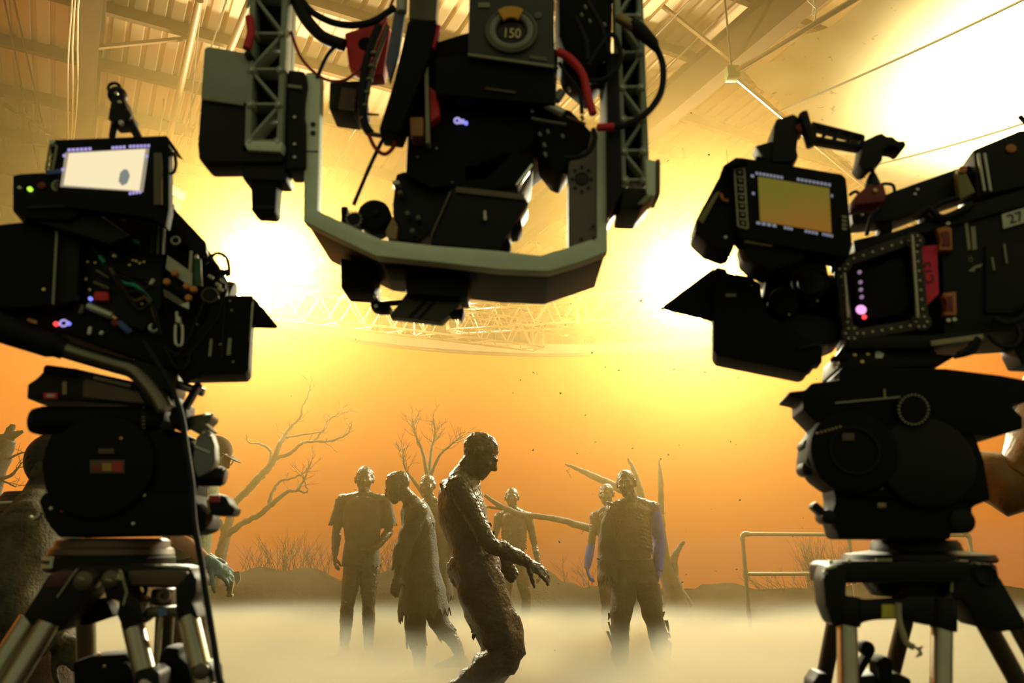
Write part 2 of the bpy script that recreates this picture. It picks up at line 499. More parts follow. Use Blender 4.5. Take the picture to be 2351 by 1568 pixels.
for k in range(3):
    b = MB(); P = [RP(-0.94 + .05 * k + .02 * math.sin(j * 1.3 + k), 8 + j * .8, -.84 + .02 * math.sin(j * 2.1)) for j in range(12)]
    b.tube(P, .012, 6); b.build('wiring', mat('wire_sheath', (0.7, 0.6, 0.38), .5, 0, .1, 4), ceil_root)

# ---- hanging high-bay dome lamp (switched off)
def highbay(px, py, Y, label):
    c = atY(px, py, Y); t = thing('dome_lamp', label, 'lamp', c)
    mm = mat('lamp_aluminium', (0.55, 0.46, 0.30), .4, .4, .1, 10)
    sc = Y / F * 1.0
    b = MB(); b.lathe(c + Vector((0, 0, .30 * 1)), (0, 0, -1), [(0, .10), (.02, .13), (.10, .22), (.22, .30), (.34, .33), (.36, .34), (.35, .31), (.2, .27), (.08, .18), (.03, .02)], 28, caps=False); b.build('shade', mm, t)
    b = MB(); b.cyl(c + Vector((0, 0, .30)), c + Vector((0, 0, .42)), .07); b.cyl(c + Vector((0, 0, .42)), c + Vector((0, 0, .68)), .16, .15, bevel=.02)
    for k in range(5): b.cyl(c + Vector((0, 0, .44 + k * .05)), c + Vector((0, 0, .455 + k * .05)), .19)
    b.build('ballast_housing', mm, t)
    b = MB(); b.tube([c + Vector((0, 0, .68)), (c.x, c.y, roofz(c) - .1)], .015, 8); b.build('hanging_stem', M_ROD, t)
    b = MB(); b.ball(c + Vector((0, 0, .12)), .07, .07, .12); b.build('bulb', mat('bulb_glass', (0.7, 0.65, 0.5), .2, 0, .05, 10), t)
    return t
highbay(485, 470, 13.6, 'grey dome lamp hanging under the roof, unlit')

# ---- overhead white silk in a pipe frame, with its lamp above
SILK_K = Vector((2.43, 6.78, 6.0)); E1 = Vector((.60, -.80, 0)).normalized(); E2 = Vector((.72, .69, 0)).normalized(); SL = 6.2
def silk_mat():
    m = bpy.data.materials.new('white_silk'); m.use_nodes = True; nt = m.node_tree
    for n in list(nt.nodes): nt.nodes.remove(n)
    out = nt.nodes.new('ShaderNodeOutputMaterial'); tr = nt.nodes.new('ShaderNodeBsdfTranslucent'); df = nt.nodes.new('ShaderNodeBsdfDiffuse'); mx = nt.nodes.new('ShaderNodeMixShader')
    tc = nt.nodes.new('ShaderNodeTexCoord'); nz = nt.nodes.new('ShaderNodeTexNoise'); nz.inputs['Scale'].default_value = 9; nz.inputs['Detail'].default_value = 8
    cr = nt.nodes.new('ShaderNodeValToRGB'); cr.color_ramp.elements[0].position = .28; cr.color_ramp.elements[0].color = (.50, .42, .24, 1); cr.color_ramp.elements[1].position = .36; cr.color_ramp.elements[1].color = (.80, .72, .46, 1)
    nt.links.new(tc.outputs['Object'], nz.inputs['Vector']); nt.links.new(nz.outputs['Fac'], cr.inputs[0])
    nt.links.new(cr.outputs[0], tr.inputs['Color']); nt.links.new(cr.outputs[0], df.inputs['Color'])
    mx.inputs[0].default_value = .25
    nt.links.new(tr.outputs[0], mx.inputs[1]); nt.links.new(df.outputs[0], mx.inputs[2]); nt.links.new(mx.outputs[0], out.inputs[0])
    return m
def silk():
    t = thing('silk_frame', 'large white diffusion silk laced into a pipe frame overhead', 'diffuser', SILK_K)
    b = MB(); n = 40
    vs = []
    for j in range(n + 1):
        for i in range(n + 1):
            a, c = i / n, j / n
            e = min(a, 1 - a, c, 1 - c)
            sag = -.35 * math.sin(PI * a) * math.sin(PI * c)
            # puckers towards the lacing eyes along the edges
            pk = .03 * math.exp(-e * 14) * (math.cos(a * 2 * PI * 9) if min(c, 1 - c) < min(a, 1 - a) else math.cos(c * 2 * PI * 9))
            ins = .10 + .05 * (1 - abs(math.cos(a * PI * 9))) if min(c, 1 - c) < .01 else .10
            aa = ins / SL + a * (1 - 2 * ins / SL); cc = ins / SL + c * (1 - 2 * ins / SL)
            vs.append(SILK_K + E1 * (aa * SL) + E2 * (cc * SL) + Vector((0, 0, sag + pk)))
    b.add(vs, [(j * (n + 1) + i, j * (n + 1) + i + 1, (j + 1) * (n + 1) + i + 1, (j + 1) * (n + 1) + i) for j in range(n) for i in range(n)])
    b.build('silk', silk_mat(), t, smooth=80)
    for k in (1 / 6, 1 / 2, 5 / 6):
        b = MB(); b.tube([SILK_K + E2 * (k * SL) + E1 * (a / 20 * SL) + Vector((0, 0, -.35 * math.sin(PI * a / 20) * math.sin(PI * k) - .012)) for a in range(21)], .012, 6)
        b.build('seam', mat('seam_thread', (.45, .40, .27), .9, 0, .1, 5), t)
    C4 = [SILK_K, SILK_K + E1 * SL, SILK_K + E1 * SL + E2 * SL, SILK_K + E2 * SL]
    for k in range(4):
        b = MB(); b.tube(lsp(C4[k], C4[(k + 1) % 4], 16), .03, 8); b.build('frame_pipe', MATS['tube_alloy'], t)
    for c in C4:
        b = MB(); b.box(c, .14, .14, .14, bevel=.02); b.build('corner_fitting', mat('green_fitting', (.16, .22, .06), .5, .3, .1, 20), t)
        b = MB(); b.tube([c, (c.x, c.y, roofz(c) - .1)], .012, 6); b.build('hanging_rope', M_ROD, t)
    for k in (0.16, 0.34, .55):
        p = SILK_K + E1 * (k * SL)
        b = MB(); b.tube([p + Vector((0, 0, .03)), p + Vector((.02, -.02, .16)), p + Vector((-.03, .03, .30)), p + Vector((.04, .0, .36)), p + Vector((.0, .03, .12))], .008, 6); b.build('tie_cord', mat('tie_cotton', (.7, .66, .5), .9, 0, .1, 20), t)
    p = SILK_K + E1 * (.27 * SL)
    b = MB(); b.tube([p, (p.x, p.y, roofz(p) - .1)], .012, 6); b.build('hanging_rope', M_ROD, t)
    return t
silk()
def lamp_housing(name, c, target, r, label, group, mm, hang=True):
    t = thing(name, label, 'lamp', c, group)
    d = (Vector(target) - Vector(c)).normalized()
    c = Vector(c)
    b = MB(); b.lathe(c + d * .10, -d, [(0, r * 1.02), (-.005, r * 1.07), (.02, r * 1.08), (.14, r * 1.06), (.30, r * .92), (.50, r * .6), (.62, r * .35), (.64, .01)], 28, caps=False)
    # hollow: inner reflector
    b.build('housing', mm, t)
    b = MB(); b.lathe(c - d * .05, d, [(0, .05), (.001, r * .96), (.16, r * 1.0), (.165, r * 1.03)], 28, caps=False); b.build('reflector', mat('reflector', (.8, .78, .7), .25, .8, .05, 10), t)
    x = d.cross(Vector((0, 0, 1))).normalized(); y = x.cross(d)
    b = MB(); b.tube([c + x * (r * 1.1), c + x * (r * 1.16) + Vector((0, 0, r * .6)), c + x * (r * .7) + Vector((0, 0, r * 1.3)), c + Vector((0, 0, r * 1.45)), c - x * (r * .7) + Vector((0, 0, r * 1.3)), c - x * (r * 1.16) + Vector((0, 0, r * .6)), c - x * (r * 1.1)], .025, 8); b.build('yoke', mm, t)
    if hang:
        b = MB(); b.tube([c + Vector((0, 0, r * 1.45)), (c.x, c.y, roofz(c) - .1)], .02, 8); b.build('hanging_pipe', M_ROD, t)
    return t
M_LAMP = mat('lamp_black', (.10, .085, .06), .5, .3, .2, 8)
lamp_housing('stage_lamp', LAMP_L, (0, 5, 1.2), .76, 'blazing round stage lamp hung above the left camera\'s matte box', 'lit stage lamps', M_LAMP)
lamp_housing('stage_lamp', LAMP_R, (1, 5, 1.2), .76, 'blazing round stage lamp hung beyond the right camera\'s matte box', 'lit stage lamps', M_LAMP)
SP = SILK_K + E1 * (SL * .50) + E2 * (SL * .46) + Vector((0, 0, 2.3))
lamp_housing('overhead_lamp', SP, SP - Vector((0, 0, 1)), .30, 'lamp hung above the white silk shining down through it', None, M_LAMP)

# ---- lighting trusses hung in front of the backdrop top
M_TRUSS = mat('truss_aluminium', (.78, .66, .42), .45, .3, .08, 6)
def truss(p0, p1, label, bays, hw=.20, hh=.28):
    p0, p1 = Vector(p0), Vector(p1); d = (p1 - p0).normalized(); x = d.cross(Vector((0, 0, 1))).normalized(); z = x.cross(d)
    t = thing('lighting_truss', label, 'truss', p0, 'lighting trusses')
    cs = [x * (a * hw) + z * (b_ * hh) for a, b_ in ((-1, -1), (1, -1), (1, 1), (-1, 1))]
    for c in cs:
        b = MB(); b.tube(lsp(p0 + c, p1 + c, 18), .025, 6); b.build('chord', M_TRUSS, t)
    L = (p1 - p0).length
    for i in range(bays):
        a, c = p0 + d * (L * i / bays), p0 + d * (L * (i + 1) / bays)
        for s_ in range(4):
            q0, q1 = cs[s_], cs[(s_ + 1) % 4]
            b = MB(); b.tube([a + (q0 if i % 2 else q1), c + (q1 if i % 2 else q0)], .014, 6); b.build('brace', M_TRUSS, t)
    for k in (0, bays // 2, bays):
        a = p0 + d * (L * k / bays)
        for s_ in range(4):
            b = MB(); b.tube([a + cs[s_], a + cs[(s_ + 1) % 4]], .022, 6); b.build('end_frame', M_TRUSS, t)
        b = MB(); b.tube([a + z * hh, (a.x, a.y, roofz(a) - .1)], .012, 6); b.build('hanging_cable', M_ROD, t)
    return t
truss(atY(620, 690, 11.8), atY(1235, 772, 15.0), 'pale box truss sloping away below the suspended camera', 18)
truss(atY(1040, 735, 15.6), atY(1700, 690, 12.6), 'pale box truss running towards the right stage lamp', 20)

# ---- unseen strip lights added inside the backdrop's top edge to light it
def added_cyc_lights():
    for k, a in enumerate((32, 52, 72, 90, 108, 128, 160)):
        a = R(a); rr = CYC_R - 2.6
        c = Vector((CYC_C.x + rr * math.cos(a), CYC_C.y + rr * math.sin(a), 6.7)); tgt = Vector((CYC_C.x + CYC_R * math.cos(a), CYC_C.y + CYC_R * math.sin(a), 2.3))
        d = (tgt - c).normalized(); x = d.cross(Vector((0, 0, 1))).normalized(); y = x.cross(d)
        M = Matrix((x, d, y)).transposed()
        t = thing('added_cyc_light', CYCL[k], 'lamp', c, 'added backdrop strip lights')
        b = MB(); b.box(c - d * .10, 1.1, .16, .34, M, .02); b.build('housing', M_LAMP, t)
        for s_ in (-1, 1):
            b = MB(); b.hull_prism([c + x * .55 * q + y * (s_ * .17) for q in (-1, 1)] + [c + x * .55 * q + y * (s_ * .24) + d * .16 for q in (1, -1)], [c + x * .55 * q + y * (s_ * .18) for q in (-1, 1)] + [c + x * .55 * q + y * (s_ * .25) + d * .16 for q in (1, -1)]); b.build('barn_door', M_LAMP, t)
        b = MB(); b.tube([c - d * .1, (c.x, c.y, roofz(c) - .1)], .014, 6); b.build('hanging_pipe', M_ROD, t)
        lo = area('added_cyc_lamp', c + d * .0, tgt, 1.0, CYC_W, CYC_COL, 'RECTANGLE', .25); lo.rotation_euler = Matrix((x, y, -d)).transposed().to_euler()
        lo.parent = t; lo.location = Vector(lo.location) - Vector(c)
CYCL = ['added backdrop strip light at the right end of the row', 'added backdrop strip light second from the right end', 'added backdrop strip light third from the right end', 'middle added backdrop strip light of the row', 'added backdrop strip light third from the left end', 'added backdrop strip light second from the left end', 'added backdrop strip light at the left end of the row']
CYC_W, CYC_COL = 95, (1.0, .66, .36)
added_cyc_lights()

# ---- dirt mounds in front of the backdrop
def ridge(name, X0, X1, Y, prof, depth, label, seed):
    b = MB(); nx, ny = 90, 16; vs = []
    for j in range(ny + 1):
        v = j / ny * 2 - 1
        for i in range(nx + 1):
            x = X0 + (X1 - X0) * i / nx
            # profile interpolation
            h = 0
            for (xa, za), (xb, zb) in zip(prof[:-1], prof[1:]):
                if xa <= x <= xb:
                    q = (x - xa) / (xb - xa); q = q * q * (3 - 2 * q); h = za + (zb - za) * q
            h *= max(0, 1 - v * v)
            h += .05 * noise.noise((x * 1.7 + seed, v * 2, seed)) * (1 - v * v) + .02 * noise.noise((x * 7, v * 8, seed)) * (1 - v * v)
            vs.append((x, Y + v * depth, h - .03))
    b.add(vs, [(j * (nx + 1) + i, j * (nx + 1) + i + 1, (j + 1) * (nx + 1) + i + 1, (j + 1) * (nx + 1) + i) for j in range(ny) for i in range(nx)])
    return one(b.build(name, M_DIRT, None, smooth=60), label, 'mound')
def zpx(pts, Y):
    out = []
    for px, py in pts:
        p = atY(px, py, Y); out.append((p.x, max(0, p.z)))
    return out
pr = zpx(((380, 1370), (500, 1335), (600, 1296), (650, 1305), (710, 1298), (780, 1330), (850, 1318), (930, 1290), (1010, 1290), (1100, 1300)), 11.0)
ridge('dirt_mound', pr[0][0], pr[-1][0], 11.0, pr, 1.8, 'rounded dirt mound behind the tree and the standing figure', 1)
pr = zpx(((1040, 1320), (1130, 1300), (1240, 1298), (1300, 1326), (1350, 1342), (1440, 1345), (1540, 1362)), 11.4)
ridge('dirt_mound', pr[0][0], pr[-1][0], 11.4, pr, 1.6, 'dirt mound between the walking figure and the fallen tree', 4)
pr = zpx(((1540, 1385), (1600, 1352), (1630, 1338), (1690, 1337), (1750, 1350), (1850, 1348), (2000, 1338), (2150, 1345), (2300, 1340), (2420, 1350)), 11.8)
ridge('dirt_mound', pr[0][0], pr[-1][0], 11.8, pr, 1.4, 'low dirt mound behind the pipe railing', 9)
pr = zpx(((-40, 1350), (10, 1335), (60, 1322), (220, 1325), (400, 1340), (480, 1365)), 10.4)
ridge('dirt_mound', pr[0][0], pr[-1][0], 10.4, pr, 1.0, 'low dirt mound behind the left tripod', 14)

# ---- haze filling the hall and the low ground fog
def volume_box(name, x0, x1, y0, y1, z0, z1, label):
    b = MB(); b.box(((x0 + x1) / 2, (y0 + y1) / 2, (z0 + z1) / 2), x1 - x0, y1 - y0, z1 - z0)
    m = bpy.data.materials.new(name); m.use_nodes = True; nt = m.node_tree
    nt.nodes.remove(nt.nodes['Principled BSDF'])
    sc = nt.nodes.new('ShaderNodeVolumeScatter'); nt.links.new(sc.outputs[0], nt.nodes['Material Output'].inputs['Volume'])
    o = b.build(name, m, None, smooth=0)
    tag(o, label, name, None, 'stuff')
    return o, nt, sc, m
HAZE_D, FOG_D = 0.028, 2.6
o, nt, sc, m = volume_box('haze', -19, 21, 3.1, 24, -0.3, 7.3, 'warm smoky haze filling the whole hall')
sc.inputs['Color'].default_value = (1.0, .63, .20, 1); sc.inputs['Density'].default_value = HAZE_D; sc.inputs['Anisotropy'].default_value = 0.75  # orange tint stands in for light bounced off the backdrop
o, nt, sc, m = volume_box('fog', -10, 11, 3.0, 9.9, -0.2, 0.45, 'low pale fog lying over the dirt floor')
sc.inputs['Color'].default_value = (1.0, .97, .86, 1); sc.inputs['Anisotropy'].default_value = 0.35
tc = nt.nodes.new('ShaderNodeTexCoord'); sx = nt.nodes.new('ShaderNodeSeparateXYZ'); nt.links.new(tc.outputs['Object'], sx.inputs[0])
mp = nt.nodes.new('ShaderNodeMapping'); mp.inputs['Scale'].default_value = (.45, .45, 1.3); nt.links.new(tc.outputs['Object'], mp.inputs[0])
nz = nt.nodes.new('ShaderNodeTexNoise'); nz.inputs['Scale'].default_value = 1.5; nz.inputs['Detail'].default_value = 2.5; nt.links.new(mp.outputs[0], nz.inputs['Vector'])
hf = nt.nodes.new('ShaderNodeMapRange'); hf.interpolation_type = 'SMOOTHSTEP'; hf.inputs['From Min'].default_value = .0; hf.inputs['From Max'].default_value = .44; hf.inputs['To Min'].default_value = 1; hf.inputs['To Max'].default_value = 0; nt.links.new(sx.outputs['Z'], hf.inputs['Value'])
nr = nt.nodes.new('ShaderNodeMapRange'); nr.inputs['From Min'].default_value = .32; nr.inputs['From Max'].default_value = .68; nr.inputs['To Min'].default_value = .15; nr.inputs['To Max'].default_value = 1.6; nt.links.new(nz.outputs['Fac'], nr.inputs['Value'])
mu = nt.nodes.new('ShaderNodeMath'); mu.operation = 'MULTIPLY'; nt.links.new(hf.outputs[0], mu.inputs[0]); nt.links.new(nr.outputs[0], mu.inputs[1])
yf = nt.nodes.new('ShaderNodeMapRange'); yf.interpolation_type = 'SMOOTHSTEP'; yf.inputs['From Min'].default_value = 7.6; yf.inputs['From Max'].default_value = 9.8; yf.inputs['To Min'].default_value = 1; yf.inputs['To Max'].default_value = 0; nt.links.new(sx.outputs['Y'], yf.inputs['Value'])
m3 = nt.nodes.new('ShaderNodeMath'); m3.operation = 'MULTIPLY'; nt.links.new(mu.outputs[0], m3.inputs[0]); nt.links.new(yf.outputs[0], m3.inputs[1])
m2 = nt.nodes.new('ShaderNodeMath'); m2.operation = 'MULTIPLY'; nt.links.new(m3.outputs[0], m2.inputs[0]); m2.inputs[1].default_value = FOG_D
nt.links.new(m2.outputs[0], sc.inputs['Density'])
ab = nt.nodes.new('ShaderNodeVolumeAbsorption'); ab.inputs['Color'].default_value = (1.0, .76, .24, 1); nt.links.new(m2.outputs[0], ab.inputs['Density'])
ash = nt.nodes.new('ShaderNodeAddShader'); nt.links.new(sc.outputs[0], ash.inputs[0]); nt.links.new(ab.outputs[0], ash.inputs[1]); nt.links.new(ash.outputs[0], nt.nodes['Material Output'].inputs['Volume'])
m.cycles.volume_step_rate = 1.0

# ================================================================== people
def skin_mat(name, c0, c1, rough=.55, scale=9.0, bump=.9, patch=None):
    m = bpy.data.materials.new(name); m.use_nodes = True; nt = m.node_tree; b = nt.nodes['Principled BSDF']
    b.inputs['Roughness'].default_value = rough
    tc = nt.nodes.new('ShaderNodeTexCoord'); n = nt.nodes.new('ShaderNodeTexNoise'); n.inputs['Scale'].default_value = scale; n.inputs['Detail'].default_value = 6
    cr = nt.nodes.new('ShaderNodeValToRGB'); cr.color_ramp.elements[0].position = .35; cr.color_ramp.elements[1].position = .68
    cr.color_ramp.elements[0].color = tuple(c0) + (1,); cr.color_ramp.elements[1].color = tuple(c1) + (1,)
    nt.links.new(tc.outputs['Object'], n.inputs['Vector']); nt.links.new(n.outputs['Fac'], cr.inputs[0]); nt.links.new(cr.outputs[0], b.inputs['Base Color'])
    v = nt.nodes.new('ShaderNodeTexNoise'); v.inputs['Scale'].default_value = scale * 5; v.inputs['Detail'].default_value = 4
    nt.links.new(tc.outputs['Object'], v.inputs['Vector'])
    bp = nt.nodes.new('ShaderNodeBump'); bp.inputs['Strength'].default_value = bump; bp.inputs['Distance'].default_value = .012
    nt.links.new(v.outputs['Fac'], bp.inputs['Height']); nt.links.new(bp.outputs['Normal'], b.inputs['Normal'])
    MATS[name] = m
    return m
M_MUD = skin_mat('mud_crust', (.018, .012, .006), (.06, .038, .019), .42)
M_RAG = skin_mat('muddy_rags', (.015, .011, .006), (.04, .028, .015), .75, 14)
M_BLUE = skin_mat('blue_sleeve', (.02, .05, .34), (.04, .08, .50), .8, 12, .4)
M_SKIN = skin_mat('warm_skin', (.42, .20, .10), (.52, .27, .14), .5, 6, .15)

class Body(MB):
    def loft(s, rings, seg=18):
        """rings: (centre, x axis * radius, y axis * radius)"""
        n = len(rings); vs = []; fs = []
        for c, ax, ay in rings:
            for k in range(seg):
                a = 2 * PI * k / seg
                vs.append(Vector(c) + ax * math.cos(a) + ay * math.sin(a))
        for i in range(n - 1):
            for k in range(seg):
                fs.append((i * seg + k, i * seg + (k + 1) % seg, (i + 1) * seg + (k + 1) % seg, (i + 1) * seg + k))
        fs.append(tuple(range(seg))[::-1]); fs.append(tuple((n - 1) * seg + k for k in range(seg)))
        return s.add(vs, fs)
    def limb(s, P, rr, k=5):
        Q = crv([Vector(p) for p in P], k); n = len(Q); m = len(rr) - 1; rad = []
        for i in range(n):
            t = i / (n - 1) * m; j = min(int(t), m - 1); q = t - j; rad.append(rr[j] + (rr[j + 1] - rr[j]) * q)
        s.tube(Q, rad, 14)
        s.ball(Q[0], rad[0], u=12, v=8); s.ball(Q[-1], rad[-1], u=12, v=8)
        return s
def frame(zdir, fwd):
    z = Vector(zdir).normalized(); f = Vector(fwd); f = (f - z * f.dot(z)).normalized(); l = z.cross(f)
    return l, f, z       # left, forward, up
def hand(b, wrist, hd, palm_n, size=1.0, curl=.5, side=1):
    """wrist point, direction to the fingers, palm normal; thumb leaves the side"""
    d = Vector(hd).normalized(); n = Vector(palm_n); n = (n - d * n.dot(d)).normalized(); w = d.cross(n) * side
    S = size
    M = Matrix((w, n, d)).transposed()
    b.ball(wrist + d * .045 * S, .038 * S, .017 * S, .058 * S, M, 14, 10)
    for k, (o, L) in enumerate(((.029, .072), (.010, .082), (-.010, .076), (-.028, .060))):
        p = wrist + d * .085 * S + w * o * S; P = [p - d * .02 * S, p]; a = 0
        for j in range(3):
            a += curl * (.55 if j == 0 else .75) + .06 * k
            p = p + (d * math.cos(a) + n * math.sin(a)) * (L * S * (.42, .33, .25)[j]); P.append(p)
        b.tube(P, [.0095 * S, .0098 * S, .0088 * S, .0080 * S, .0068 * S], 8)
        b.ball(P[-1], .0068 * S, u=8, v=6)
    p = wrist + d * .025 * S + w * .030 * S; P = [p]
    for j, (aa, L) in enumerate(((.75, .040), (.55, .032), (.35, .026))):
        p = p + (w * math.sin(aa) + d * math.cos(aa) * .9 + n * (.30 + .2 * j)).normalized() * (L * S); P.append(p)
    b.tube(P, [.013 * S, .0115 * S, .010 * S, .008 * S], 8); b.ball(P[-1], .008 * S, u=8, v=6)
def head(b, c, up, fwd, S=1.0, gaunt=0.0):
    l, f, z = frame(up, fwd); M = Matrix((l, f, z)).transposed(); c = Vector(c)
    P = lambda x, y, q: c + (l * x + f * y + z * q) * S
    b.ball(P(0, -.018, .030), .076 * S, .096 * S, .088 * S, M, 22, 16)          # cranium
    b.ball(P(0, .022, -.018), .066 * S, .070 * S, .088 * S, M, 18, 12)         # face
    b.ball(P(0, .052, -.086), .034 * S, .032 * S, .030 * S, M, 14, 10)         # chin
    b.ball(P(0, .010, -.070), .052 * S, .055 * S, .040 * S, M, 14, 10)         # jaw
    b.ball(P(0, .074, .018), .048 * S, .018 * S, .013 * S, M, 14, 10)          # brow
    for s_ in (-1, 1):
        b.ball(P(.042 * s_, .062, -.024), .022 * S, .020 * S, .016 * S, M, 10, 8)       # cheek bones
        b.ball(P(.030 * s_, .074, .000), .012 * S, .010 * S, .010 * S, M, 10, 8)        # eyes
        b.ball(P(.078 * s_, -.010, -.008), .010 * S, .020 * S, .034 * S, M, 10, 8)      # ears
        b.ball(P(.084 * s_, -.018, .008), .010 * S, .012 * S, .018 * S, M, 10, 8)
    b.tube([P(0, .082, .012), P(0, .096, -.012), P(0, .104, -.030), P(0, .088, -.038)], [.008 * S, .010 * S, .015 * S, .012 * S], 10)   # nose
    b.ball(P(0, .082, -.056), .024 * S, .012 * S, .007 * S, M, 12, 8); b.ball(P(0, .079, -.067), .022 * S, .012 * S, .007 * S, M, 12, 8)  # lips
def foot(b, ankle, d, S=1.0, ground=None):
    d = Vector((d[0], d[1], 0)).normalized(); a = Vector(ankle); g = a.z - .085 * S if ground is None else ground; w = Vector((-d.y, d.x, 0))
    base = Vector((a.x, a.y, g))
    up = Vector((0, 0, 1))
    b.loft([(base - d * .07 * S + up * .035 * S, w * .018 * S, up * .02 * S), (base - d * .05 * S + up * .04 * S, w * .034 * S, up * .038 * S), (base + d * .02 * S + up * .045 * S, w * .038 * S, up * .045 * S), (base + d * .09 * S + up * .034 * S, w * .043 * S, up * .034 * S), (base + d * .15 * S + up * .022 * S, w * .046 * S, up * .022 * S), (base + d * .19 * S + up * .016 * S, w * .036 * S, up * .015 * S), (base + d * .205 * S + up * .012 * S, w * .016 * S, up * .008 * S)], 14)
    b.ball(base + up * .06 * S, .036 * S, .036 * S, .05 * S)

def remeshed(b, name, m, parent, voxel=.008, rough=.0, rs=14.0, smooth_it=2, seed=0, ragged=None):
    """fuse all pieces into one continuous skin"""
    base = ROOTLOC.get(parent.name, Vector()) if parent is not None else Vector()
    me = bpy.data.meshes.new(name); me.from_pydata([tuple(v - base) for v in b.v], [], b.f); me.update()
    tmp = bpy.data.objects.new('tmp_' + name, me); COL.objects.link(tmp)
    md = tmp.modifiers.new('r', 'REMESH'); md.mode = 'VOXEL'; md.voxel_size = voxel; md.use_smooth_shade = True
    sm = tmp.modifiers.new('s', 'SMOOTH'); sm.factor = .5; sm.iterations = smooth_it
    dg = bpy.context.evaluated_depsgraph_get(); dg.update()
    nm = bpy.data.meshes.new_from_object(tmp.evaluated_get(dg))
    bpy.data.objects.remove(tmp); bpy.data.meshes.remove(me)
    nm.name = name
    if rough > 0:
        n = len(nm.vertices); co = np.empty(n * 3); nm.vertices.foreach_get('co', co); co = co.reshape(-1, 3)
        no = np.empty(n * 3); nm.vertex_normals.foreach_get('vector', no); no = no.reshape(-1, 3)
        d = np.empty(n)
        for i in range(n):
            p = Vector(co[i])
            d[i] = .6 * noise.noise(p * rs + Vector((seed, 0, 0))) + .6 * abs(noise.noise(p * rs * 2.6 + Vector((0, seed, 0)))) + .4 * noise.noise(p * rs * 6 + Vector((seed, seed, 0)))
        co += no * (d * rough)[:, None]
        nm.vertices.foreach_set('co', co.ravel()); nm.update()
    nm.materials.clear(); nm.materials.append(m)
    nm.polygons.foreach_set('use_smooth', [True] * len(nm.polygons))
    o = bpy.data.objects.new(name, nm); COL.objects.link(o)
    if parent is not None:
        o.parent = parent; ROOTLOC[o.name] = base
    return o
def shell(rings, name, m, parent, th=.008, seg=40, rag_bottom=0.0, rag_top=0.0, seed=0, crumple=.006, freq=9.0):
    """open cloth sleeve around rings, with thickness and a torn hem at the last ring"""
    b = MB(); n = len(rings); vs = []; fs = []
    R2 = []
    for i in range(n - 1):
        for j in range(3):
            t = j / 3; R2.append(tuple(Vector(rings[i][q]).lerp(Vector(rings[i + 1][q]), t) for q in range(3)))
    R2.append(tuple(Vector(rings[-1][q]) for q in range(3)))
    n = len(R2)
    for side in (0, 1):
        for i, (c, ax, ay) in enumerate(R2):
            for k in range(seg):
                a = 2 * PI * k / seg
                p = c + ax * math.cos(a) + ay * math.sin(a)
                out = (ax.normalized() * math.cos(a) + ay.normalized() * math.sin(a))
                w = noise.noise((p * freq) + Vector((seed, seed, 0)))
                p = p + out * (w * crumple - side * th)
                if i >= n - 2 and rag_bottom:
                    dirv = (R2[-1][0] - R2[-2][0]).normalized()
                    q = noise.noise(Vector((k * 1.9, seed * 3.1, 0))) * .5 + .5 * (1 if (k * 7 + seed) % 5 < 2 else -.6)
                    p = p + dirv * (q * rag_bottom * (1 if i == n - 1 else .25))
                if i <= 1 and rag_top:
                    dirv = (R2[0][0] - R2[1][0]).normalized()
                    p = p + dirv * (noise.noise(Vector((k * 2.3, seed * 1.7, 5))) * rag_top)
                vs.append(p)
    N = n * seg
    for i in range(n - 1):
        for k in range(seg):
            a, b_, c, d = i * seg + k, i * seg + (k + 1) % seg, (i + 1) * seg + (k + 1) % seg, (i + 1) * seg + k
            fs.append((a, b_, c, d)); fs.append((N + d, N + c, N + b_, N + a))
    for k in range(seg):
        k2 = (k + 1) % seg
        fs.append((k, N + k, N + k2, k2)); q = (n - 1) * seg
        fs.append((q + k, q + k2, N + q + k2, N + q + k))
    b.add(vs, fs)
    return b.build(name, m, parent, smooth=70)
def limb_rings(P, rr, fw=(0, -1, 0), k=3, squash=1.0):
    Q = crv([Vector(p) for p in P], k); n = len(Q); m = len(rr) - 1; out = []
    for i, q in enumerate(Q):
        t = (Q[min(i + 1, n - 1)] - Q[max(i - 1, 0)]).normalized()
        x = t.cross(Vector(fw)); x = x.normalized() if x.length > 1e-3 else t.orthogonal().normalized(); y = t.cross(x)
        u = i / (n - 1) * m; j = min(int(u), m - 1); r = rr[j] + (rr[j + 1] - rr[j]) * (u - j)
        out.append((q, x * r, y * r * squash))
    return out

